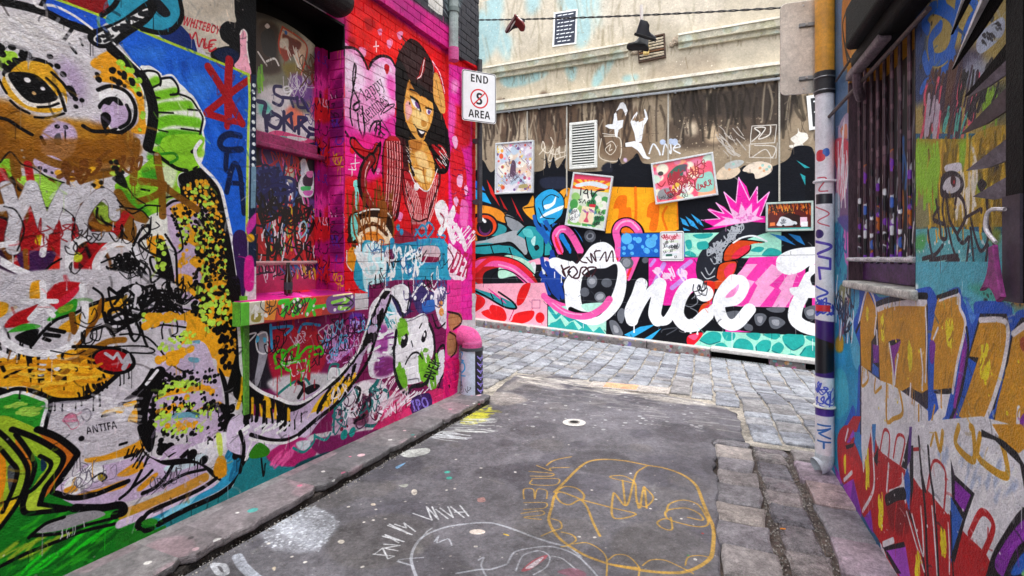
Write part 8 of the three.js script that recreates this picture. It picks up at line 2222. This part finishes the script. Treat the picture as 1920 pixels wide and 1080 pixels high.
  // dark hood over the window
  const hood = part(right, 'window_hood', [metreUV(rbox(0.2, 0.26, 1.0, 0.03, -0.06, 3.0, -3.13)), metreUV(rbox(0.13, 0.1, 1.1, 0.03, -0.04, 2.84, -3.2))], mural({ color: 0x0b0a0b, specularIntensity: 0.25, bumpMap: rep(bumpTex, 4), bumpScale: 0.006 }), null, 'black projecting hood over the barred window');
  part(hood, 'bracket', [metreUV(tube([V(-0.06, 2.9, -3.66), V(-0.07, 2.8, -3.72), V(-0.05, 2.7, -3.8), V(-0.01, 2.66, -3.9)], 0.028, 14, 10))], worn([92, 74, 84], 0.3, 0.5, 4));
  part(hood, 'lip', metreUV(rbox(0.06, 0.05, 0.66, 0.012, -0.07, 2.79, -3.55)), worn([104, 88, 96], 0.3, 0.5, 4));
}
// ---- drainpipe with the back of a street sign clamped to it
{
  const px = 0.545, pz = -4.62, t = (() => { canvasFor(0, 0.4, 0, 2.95, 256, '#e2e0e6'); soft(4); poly('#3b1a6c', [0, 660, 400, 640, 400, 1080, 0, 1120]); blob('#15131a', [0, 700, 260, 720, 260, 900, 0, 960]); blob('#2f6cc0', [250, 760, 400, 760, 400, 1040, 280, 1060]); blob('#c01e2c', [0, 1000, 80, 1000, 60, 1130, 0, 1160]); poly('#4a2a8c', [0, 340, 260, 345, 250, 400, 0, 410]); soft(0);
    for (let i = 0; i < 3; i++) { spot('#d0404c', 130, 2440 - i * 14, 34); spot('#3a6cc0', 170, 2440 + i * 10, 26); } curve('#c84a5c', 10, [110, 2250, 170, 2240, 120, 2150, 180, 2140]); poly('#23252e', [90, 2120, 220, 2120, 220, 2040, 90, 2040]); curve('#c85a6c', 10, [90, 2020, 190, 1960, 110, 1900, 190, 1860]); spot('#3a2a6c', 120, 1800, 32); curve('#5a46b0', 22, [90, 1740, 210, 1700, 110, 1640]); line('#5a46b0', 20, [120, 1620, 200, 1600, 200, 1520, 120, 1530, 130, 1440]); curve('#3a4ac0', 16, [90, 1380, 180, 1330, 100, 1280, 200, 1240]); spot('#1f1a2c', 120, 1200, 40); scribble('#3a4ac0', 5, 14, 130, [80, 1180, 260, 1180, 260, 1330, 80, 1330]); scribble('#4a5ac8', 6, 10, 120, [90, 420, 250, 420, 250, 620, 90, 620]); line('#2f6cb8', 14, [110, 270, 200, 270]); line('#2f6cb8', 14, [110, 220, 200, 250, 120, 200, 200, 170]); line('#2f6cb8', 14, [110, 140, 200, 140]); line('#2f6cb8', 14, [155, 140, 155, 90]); poly('#d8303a', [80, 1230, 200, 1230, 200, 1180, 80, 1180]);
    const x = finish(0.08, 0.06); x.wrapS = THREE.RepeatWrapping; return x; })();
  const p = thing('drainpipe', 'white drainpipe covered in tags, yellow above its black joint, on the right corner', 'drainpipe', [px, 0, pz]);
  const lower = new THREE.CylinderGeometry(0.064, 0.064, 2.8, 32, 1, true); { const uv = lower.attributes.uv; for (let i = 0; i < uv.count; i++) uv.setX(i, uv.getX(i) + 0.42); }
  part(p, 'lower_pipe', lower.translate(0, 1.53, 0), mat({ map: t, roughness: 0.35, side: THREE.DoubleSide }), null, 'white lower length with purple, blue and red tags');
  part(p, 'upper_pipe', metreUV(rod(V(0, 3.06, 0), V(0, 5.9, 0), 0.067, 28)), worn([214, 150, 44], 0.14, 0.4, 3), null, 'yellow upper length');
  part(p, 'joint', metreUV(new THREE.CylinderGeometry(0.071, 0.071, 0.17, 28).translate(0, 2.99, 0)), worn([26, 24, 28], 0.4, 0.4, 4));
  for (const y of [2.93, 3.03]) part(p, 'hose_clamp', new THREE.TorusGeometry(0.072, 0.006, 8, 32).rotateX(Math.PI / 2).translate(0, y, 0), mat({ color: 0x8c8c8e, metalness: 0.8, roughness: 0.35 }));
  part(p, 'elbow', metreUV(tube([V(0, 0.16, 0), V(-0.003, 0.11, 0), V(-0.02, 0.075, 0.01), V(-0.06, 0.06, 0.03)], 0.066, 16, 20)), worn([196, 204, 210], 0.12, 0.35, 4));
  part(p, 'wall_bracket', metreUV(merge([new THREE.TorusGeometry(0.07, 0.011, 8, 28).rotateX(Math.PI / 2).translate(0, 2.24, 0), rod(V(0.06, 2.24, 0.02), V(0.16, 2.24, 0.2), 0.011, 8)])), worn([212, 210, 216], 0.1, 0.4, 4));
  part(p, 'wall_bracket', metreUV(merge([new THREE.TorusGeometry(0.07, 0.009, 8, 28).rotateX(Math.PI / 2).translate(0, 0.52, 0)])), worn([222, 220, 210], 0.1, 0.4, 4));
  part(p, 'back_pipe', metreUV(rod(V(0.115, 2.0, 0.02), V(0.115, 5.9, 0.02), 0.03, 14)), worn([190, 150, 50], 0.2, 0.5, 3));
  const s = new THREE.Shape(), w = 0.225, h = 0.365, r = 0.05; s.moveTo(-w + r, -h); s.lineTo(w - r, -h); s.quadraticCurveTo(w, -h, w, -h + r); s.lineTo(w, h - r); s.quadraticCurveTo(w, h, w - r, h); s.lineTo(-w + r, h); s.quadraticCurveTo(-w, h, -w, h - r); s.lineTo(-w, -h + r); s.quadraticCurveTo(-w, -h, -w + r, -h);
  const q = thing('street_sign', 'bare metal back of a street sign clamped to the yellow drainpipe', 'sign', [0.47, 3.325, -4.72]); q.rotation.y = 0.1;
  part(q, 'plate', metreUV(new THREE.ExtrudeGeometry(s, { depth: 0.006, bevelEnabled: true, bevelSize: 0.002, bevelThickness: 0.002, bevelSegments: 1 })), stone([206, 198, 188], 0.1, { metalness: 0.75, roughness: 0.36 }));
  for (const y of [0.17, -0.25]) { const c = part(q, 'clamp', rbox(0.19, 0.03, 0.02, 0.004, 0.0, y, 0.02), mat({ color: 0x8d9092, metalness: 0.7, roughness: 0.4 })); part(c, 'bolt', new THREE.CylinderGeometry(0.01, 0.01, 0.014, 8).rotateX(Math.PI / 2).translate(-0.045, y, 0.034), mat({ color: 0xb4b6b8, metalness: 0.8, roughness: 0.3 })); }
  for (const [x, y] of [[-0.16, 0.33], [-0.16, -0.33]]) part(q, 'rivet', new THREE.SphereGeometry(0.007, 8, 6).translate(x + 0.1, y, 0.008), mat({ color: 0xc6c8ca, metalness: 0.7, roughness: 0.3 }));
}
// ---- steel post with spikes at the right edge
{
  const p = thing('spiked_post', 'black steel post with flame shaped spikes at the far right edge', 'security spikes', [0.9547, 0, 0]); p.rotation.y = Math.atan(0.0743);
  const steel = mural({ color: 0x080708, specularIntensity: 0.3, bumpMap: rep(bumpTex, 4), bumpScale: 0.004 }), tip = worn([214, 206, 210], 0.16, 0.3, 5), grey2 = stone([92, 88, 96], 0.3, { roughness: 0.4 }, 4);
  part(p, 'post', metreUV(span(-0.075, -0.004, 1.52, 4.4, -2.09, -2.0)), steel); part(p, 'backplate', metreUV(span(-0.03, -0.002, 1.52, 4.4, -2.12, -1.6)), steel);
  part(p, 'post', metreUV(span(-0.082, -0.01, 1.52, 1.84, -2.095, -2.0)), stone([50, 42, 54], 0.3, { roughness: 0.5 }, 4));
  // each spike is a folded blade: a pale upper edge and a dark face below it
  const spike = (y0, z1, y1, x1, w, face, edgeMat) => {
    const r = V(-0.07, y0, -2.05), t = V(x1, y1, z1), dn = V(0.012, -w, 0), P = [r, t, r.clone().add(dn), r.clone().add(V(-0.02, -w * 0.1, 0.0)), t, r];
    const g = new THREE.BufferGeometry(), a = [], q = (A, B, C) => a.push(A.x, A.y, A.z, B.x, B.y, B.z, C.x, C.y, C.z), th = V(0.006, 0, 0.006), bot = r.clone().add(dn), mid = r.clone().lerp(t, 0.55).add(V(0.006, -w * 0.62, 0));
    for (const o of [V(0, 0, 0), th]) { q(r.clone().add(o), mid.clone().add(o), t.clone().add(o)); q(r.clone().add(o), bot.clone().add(o), mid.clone().add(o)); }
    for (const [A, B] of [[bot, mid], [mid, t]]) { q(A, B, B.clone().add(th)); q(A, B.clone().add(th), A.clone().add(th)); }
    g.setAttribute('position', new THREE.Float32BufferAttribute(a, 3)); g.computeVertexNormals(); const s = part(p, 'spike', metreUV(g), face);
    if (edgeMat) { const e = new THREE.BufferGeometry(), b = [], k = V(-0.03, 0.02, -0.02), k2 = V(-0.04, -0.03, 0.0), z = (A, B, C) => b.push(A.x, A.y, A.z, B.x, B.y, B.z, C.x, C.y, C.z); const r1 = r.clone().add(k), r2 = r.clone().add(k2); z(r, r1, t); z(r1, r2, t); z(r2, r, t); z(r, r2, r1); e.setAttribute('position', new THREE.Float32BufferAttribute(b, 3)); e.computeVertexNormals(); part(s, 'edge', metreUV(e), edgeMat); }
  };
  spike(2.8, -2.4, 2.465, -0.1, 0.06, steel, tip); spike(2.57, -2.39, 2.335, -0.1, 0.06, steel, tip); spike(2.33, -2.32, 2.215, -0.09, 0.08, steel, null); spike(2.27, -2.28, 2.2, -0.1, 0.04, grey2, null);
  spike(2.19, -2.35, 2.09, -0.09, 0.07, stone([62, 56, 60], 0.3, { roughness: 0.4 }, 4), null); spike(2.03, -2.31, 1.955, -0.09, 0.07, grey2, null); spike(1.91, -2.26, 1.86, -0.09, 0.07, grey2, null);
  part(p, 'hook', metreUV(tube([V(-0.09, 1.8, -2.06), V(-0.1, 1.8, -2.13), V(-0.1, 1.75, -2.15), V(-0.1, 1.7, -2.09)], 0.006, 14, 6)), tip);
  const s = new THREE.Shape(); s.moveTo(0.02, 0.1); s.quadraticCurveTo(0.03, 0, 0.07, -0.12); s.lineTo(0.045, -0.14); s.quadraticCurveTo(0, -0.05, -0.06, -0.1); s.quadraticCurveTo(0.01, -0.02, -0.005, 0.09);
  part(p, 'spike', metreUV(new THREE.ExtrudeGeometry(s, { depth: 0.01, bevelEnabled: true, bevelSize: 0.004, bevelThickness: 0.003, bevelSegments: 1 }).rotateY(-Math.PI / 2 + 0.1).scale(1, 0.7, 0.7).translate(-0.1, 1.62, -2.1)), worn([130, 40, 110], 0.3, 0.35, 5), null, 'magenta painted spike');
}

// ------------------------------------------------------------------ END AREA sign on its pole
{
  const g = thing('area_sign', 'white END AREA sign with a struck-out S in a red ring, at the pink corner', 'sign', [-2.908, 3.577, -5.49]); g.rotation.y = 51.3 * Math.PI / 180;
  const w = 0.22, h = 0.3, r = 0.035, s = new THREE.Shape(); s.moveTo(-w + r, -h); s.lineTo(w - r, -h); s.quadraticCurveTo(w, -h, w, -h + r); s.lineTo(w, h - r); s.quadraticCurveTo(w, h, w - r, h); s.lineTo(-w + r, h); s.quadraticCurveTo(-w, h, -w, h - r); s.lineTo(-w, -h + r); s.quadraticCurveTo(-w, -h, -w + r, -h);
  canvasFor(-0.22, 0.22, -0.3, 0.3, 512, '#e9ebee'); const K = (p) => p;
  ctx.save(); const b = 9; ctx.strokeStyle = '#17181c'; ctx.lineWidth = 8 * board.k; ctx.beginPath(); ctx.roundRect(X_(-220 + b), Y_(300 - b), (440 - 2 * b) * board.k, (600 - 2 * b) * board.k, 30 * board.k); ctx.stroke(); ctx.restore();
  words('#17181c', 'sans', -118, 168, 240, 0, 0, 92, 'END'); words('#17181c', 'sans', -140, -252, 282, 0, 0, 92, 'AREA'); words('#17181c', 'sans', -46, -92, 92, 0, 0, 140, 'S');
  ctx.strokeStyle = '#d01f2a'; ctx.lineWidth = 17 * board.k; ctx.beginPath(); ctx.arc(X_(0), Y_(-22), 108 * board.k, 0, 7); ctx.stroke(); line('#d01f2a', 15, [-72, -96, 72, 52]);
  const t = finish(0.03, 0.03);
  part(g, 'face', mapUV(new THREE.ExtrudeGeometry(s, { depth: 0.006, bevelEnabled: false }), (x) => x / 0.44 + 0.5, (x, y) => y / 0.6 + 0.5), mat({ map: t, roughness: 0.3 }));
  part(g, 'bracket', box(0.3, 0.03, 0.03, 0, 0.15, -0.02), paint(0x4a4c50, 0.5)); part(g, 'bracket', box(0.3, 0.03, 0.03, 0, -0.15, -0.02), paint(0x4a4c50, 0.5));
  const p = thing('sign_pole', 'dark pole at the end of the pink wall carrying the sign', 'pole', [-3.0, 0, -5.68]);
  part(p, 'shaft', metreUV(rod(V(0, 2.1, 0), V(0, 4.1, 0), 0.032, 16)), worn([48, 48, 54], 0.3, 0.5, 4)); for (const y of [2.35, 3.1]) part(p, 'wall_clip', box(0.1, 0.05, 0.08, -0.05, y, 0), paint(0x3a3a40, 0.5));
}
// ------------------------------------------------------------------ wire and the shoes thrown over it
{
  const A = V(-3.25, 4.71, -5.85), B = V(0.6, 3.73, -4.95), P = (t) => A.clone().lerp(B, t).add(V(0, -0.1 * 4 * t * (1 - t) * 0.25, 0));
  const pts = []; for (let i = 0; i <= 40; i++) pts.push(P(i / 40)); const wire = thing('overhead_wire', 'thin twisted black cable strung across the street', 'cable');
  const tw = (ph) => { const q = []; for (let i = 0; i <= 320; i++) { const t = i / 320, a = t * 120 + ph; q.push(P(t).add(V(0, 0.006 * Math.cos(a), 0.006 * Math.sin(a)))); } return new THREE.TubeGeometry(new THREE.CatmullRomCurve3(q), 640, 0.0055, 5); };
  part(wire, 'strand', tw(0), paint(0x1a1a1c, 0.5)); part(wire, 'strand', tw(Math.PI), paint(0x26262a, 0.5));
  const shoe = (parent, [x, y, z], rot, len, upper, sole, toe, tall) => {
    const g = new THREE.Group(); // transform carrier only; its meshes are re-parented below
    g.position.set(x, y, z); g.rotation.set(...rot, 'ZYX'); g.updateMatrix();
    const s = new THREE.Shape(); s.moveTo(-len * 0.5, -0.045); s.quadraticCurveTo(-len * 0.52, 0.035, -len * 0.2, 0.044); s.quadraticCurveTo(0.0, 0.036, len * 0.25, 0.05); s.quadraticCurveTo(len * 0.52, 0.045, len * 0.5, 0); s.quadraticCurveTo(len * 0.5, -0.05, len * 0.2, -0.05); s.quadraticCurveTo(-len * 0.1, -0.036, -len * 0.3, -0.042); s.lineTo(-len * 0.5, -0.045);
    const so = new THREE.ExtrudeGeometry(s, { depth: 0.018, bevelEnabled: true, bevelSize: 0.004, bevelThickness: 0.004, bevelSegments: 1 }).rotateX(-Math.PI / 2);
    const ring = [], NU = 20, NV = 7; const P2 = [], I = []; for (let j = 0; j < NV; j++) { const k = j / (NV - 1); for (let i = 0; i < NU; i++) { const a = i / NU * Math.PI * 2, back = -len * 0.42; const shrink = 1 - k * 0.25; let cx = Math.cos(a) * len * 0.47, cz = Math.sin(a) * 0.042; const front = Math.max(0, cx / (len * 0.47) + 0.25) / 1.25; const top = tall * (1 - (tall > 0.1 ? 0.66 : 0.5) * Math.min(1, front * 1.6)); let yy = 0.02 + k * top; if (k > 0.4 && cx > 0) cx *= 1 - (k - 0.4) * 1.2; cz *= shrink * (k > 0.9 ? 0.8 : 1); P2.push(cx, yy, cz); } }
    for (let j = 0; j < NV - 1; j++) for (let i = 0; i < NU; i++) { const a = j * NU + i, b = j * NU + (i + 1) % NU, c = a + NU, d = b + NU; I.push(a, c, b, b, c, d); }
    const up = new THREE.BufferGeometry(); up.setAttribute('position', new THREE.Float32BufferAttribute(P2, 3)); up.setIndex(I); up.computeVertexNormals();
    part(parent, 'sole', so.applyMatrix4(g.matrix), sole); part(parent, 'upper', mapUV(up, (a) => a * 4, (a, b) => b * 4).applyMatrix4(g.matrix), upper); if (toe) part(parent, 'foxing', new THREE.TorusGeometry(0.045, 0.008, 6, 24).rotateX(Math.PI / 2).scale(len * 10.6 * 0.98 / 1, 1, 1.0).translate(0, 0.02, 0).applyMatrix4(g.matrix), toe);
  };
  const dbl = (c, r = 0.7) => mat({ color: c, roughness: r, side: THREE.DoubleSide });
  const at = (t) => P(t);
  const s1 = at(0.193), one = thing('canvas_sneakers', 'pair of black and red canvas sneakers hanging from the wire', 'shoes', [s1.x, s1.y, s1.z], 'shoes thrown over the wire');
  shoe(one, [-0.06, -0.05, 0.03], [-0.85, 0.25, 3.87], 0.23, dbl(0x26161a), paint(0x4e1214, 0.7), paint(0xe4e0da, 0.6), 0.085);
  shoe(one, [0.06, -0.09, 0.07], [-0.95, -0.2, -0.86], 0.23, dbl(0x1d1a22), paint(0x6e1a18, 0.7), paint(0xe4e0da, 0.6), 0.085);
  part(one, 'lace', [tube([V(-0.02, -0.04, 0), V(0, 0.005, 0.008), V(0.03, -0.02, 0), V(0.06, -0.08, 0.02)], 0.003, 20, 6)], paint(0xdad6d0, 0.7));
  const s2 = at(0.593), two = thing('work_boots', 'pair of dark laced boots hanging by a white lace from the wire', 'shoes', [s2.x, s2.y, s2.z], 'shoes thrown over the wire');
  shoe(two, [0.04, -0.25, 0.03], [0.25, 0.3, -0.35], 0.22, dbl(0x23262e, 0.55), paint(0x101114, 0.7), null, 0.13);
  shoe(two, [-0.04, -0.31, -0.03], [0.3, 3.5, -0.1], 0.22, dbl(0x17181c, 0.55), paint(0x0d0d0f, 0.7), null, 0.12);
  part(two, 'lace', [tube([V(0.0, -0.16, 0.02), V(0.004, -0.06, 0.01), V(0, 0.1, 0.004)], 0.016, 16, 6), tube([V(0.02, -0.16, 0.02), V(0.012, 0, 0.01), V(0.002, 0.08, 0.002)], 0.006, 16, 6)], paint(0xe6e2dc, 0.8));
}
// ------------------------------------------------------------------ small things on the ground
{
  const h = thing('drain_cap', 'small round drain hole with a pale worn ring in the asphalt', 'drain', [-1.58, 0.001, -5.02]);
  part(h, 'ring', new THREE.RingGeometry(0.05, 0.115, 40).rotateX(-Math.PI / 2).translate(0, 0.004, 0), worn([206, 202, 196], 0.25, 0.7, 6)); part(h, 'rim', new THREE.TorusGeometry(0.052, 0.007, 8, 36).rotateX(Math.PI / 2).translate(0, 0.006, 0), worn([170, 166, 160], 0.2, 0.6, 6)); part(h, 'hole', new THREE.CircleGeometry(0.05, 32).rotateX(-Math.PI / 2).translate(0, 0.005, 0), paint(0x060606, 1));
  const c = thing('utility_cover', 'narrow access cover with an orange patch set at the edge of the asphalt', 'cover', [-1.42, 0.0, -6.66]); c.rotation.y = 0.05;
  part(c, 'frame', metreUV(rbox(1.0, 0.03, 0.3, 0.01, 0.05, 0.0, 0)), worn([172, 164, 156], 0.25, 0.6, 3)); part(c, 'lid', metreUV(rbox(0.42, 0.03, 0.24, 0.01, -0.05, 0.006, 0)), worn([214, 158, 120], 0.25, 0.6, 4)); part(c, 'lid', metreUV(rbox(0.3, 0.03, 0.24, 0.01, 0.36, 0.006, 0)), worn([176, 168, 160], 0.3, 0.6, 4));
  seed(19); const butt = (x, z, col, l, label) => { const b = single('cigarette_end', label, 'litter', rod(V(-l / 2, 0, 0), V(l / 2, 0, 0), 0.0045, 8), paint(col, 0.8), 'litter on the ground'); b.position.set(x, 0.012, z); b.rotation.y = 0.3; };
  butt(0.2, -3.55, 0xd8862a, 0.03, 'orange cigarette end lying on the wet gutter stones');
}
shade(scene);
renderer.render(scene, camera);
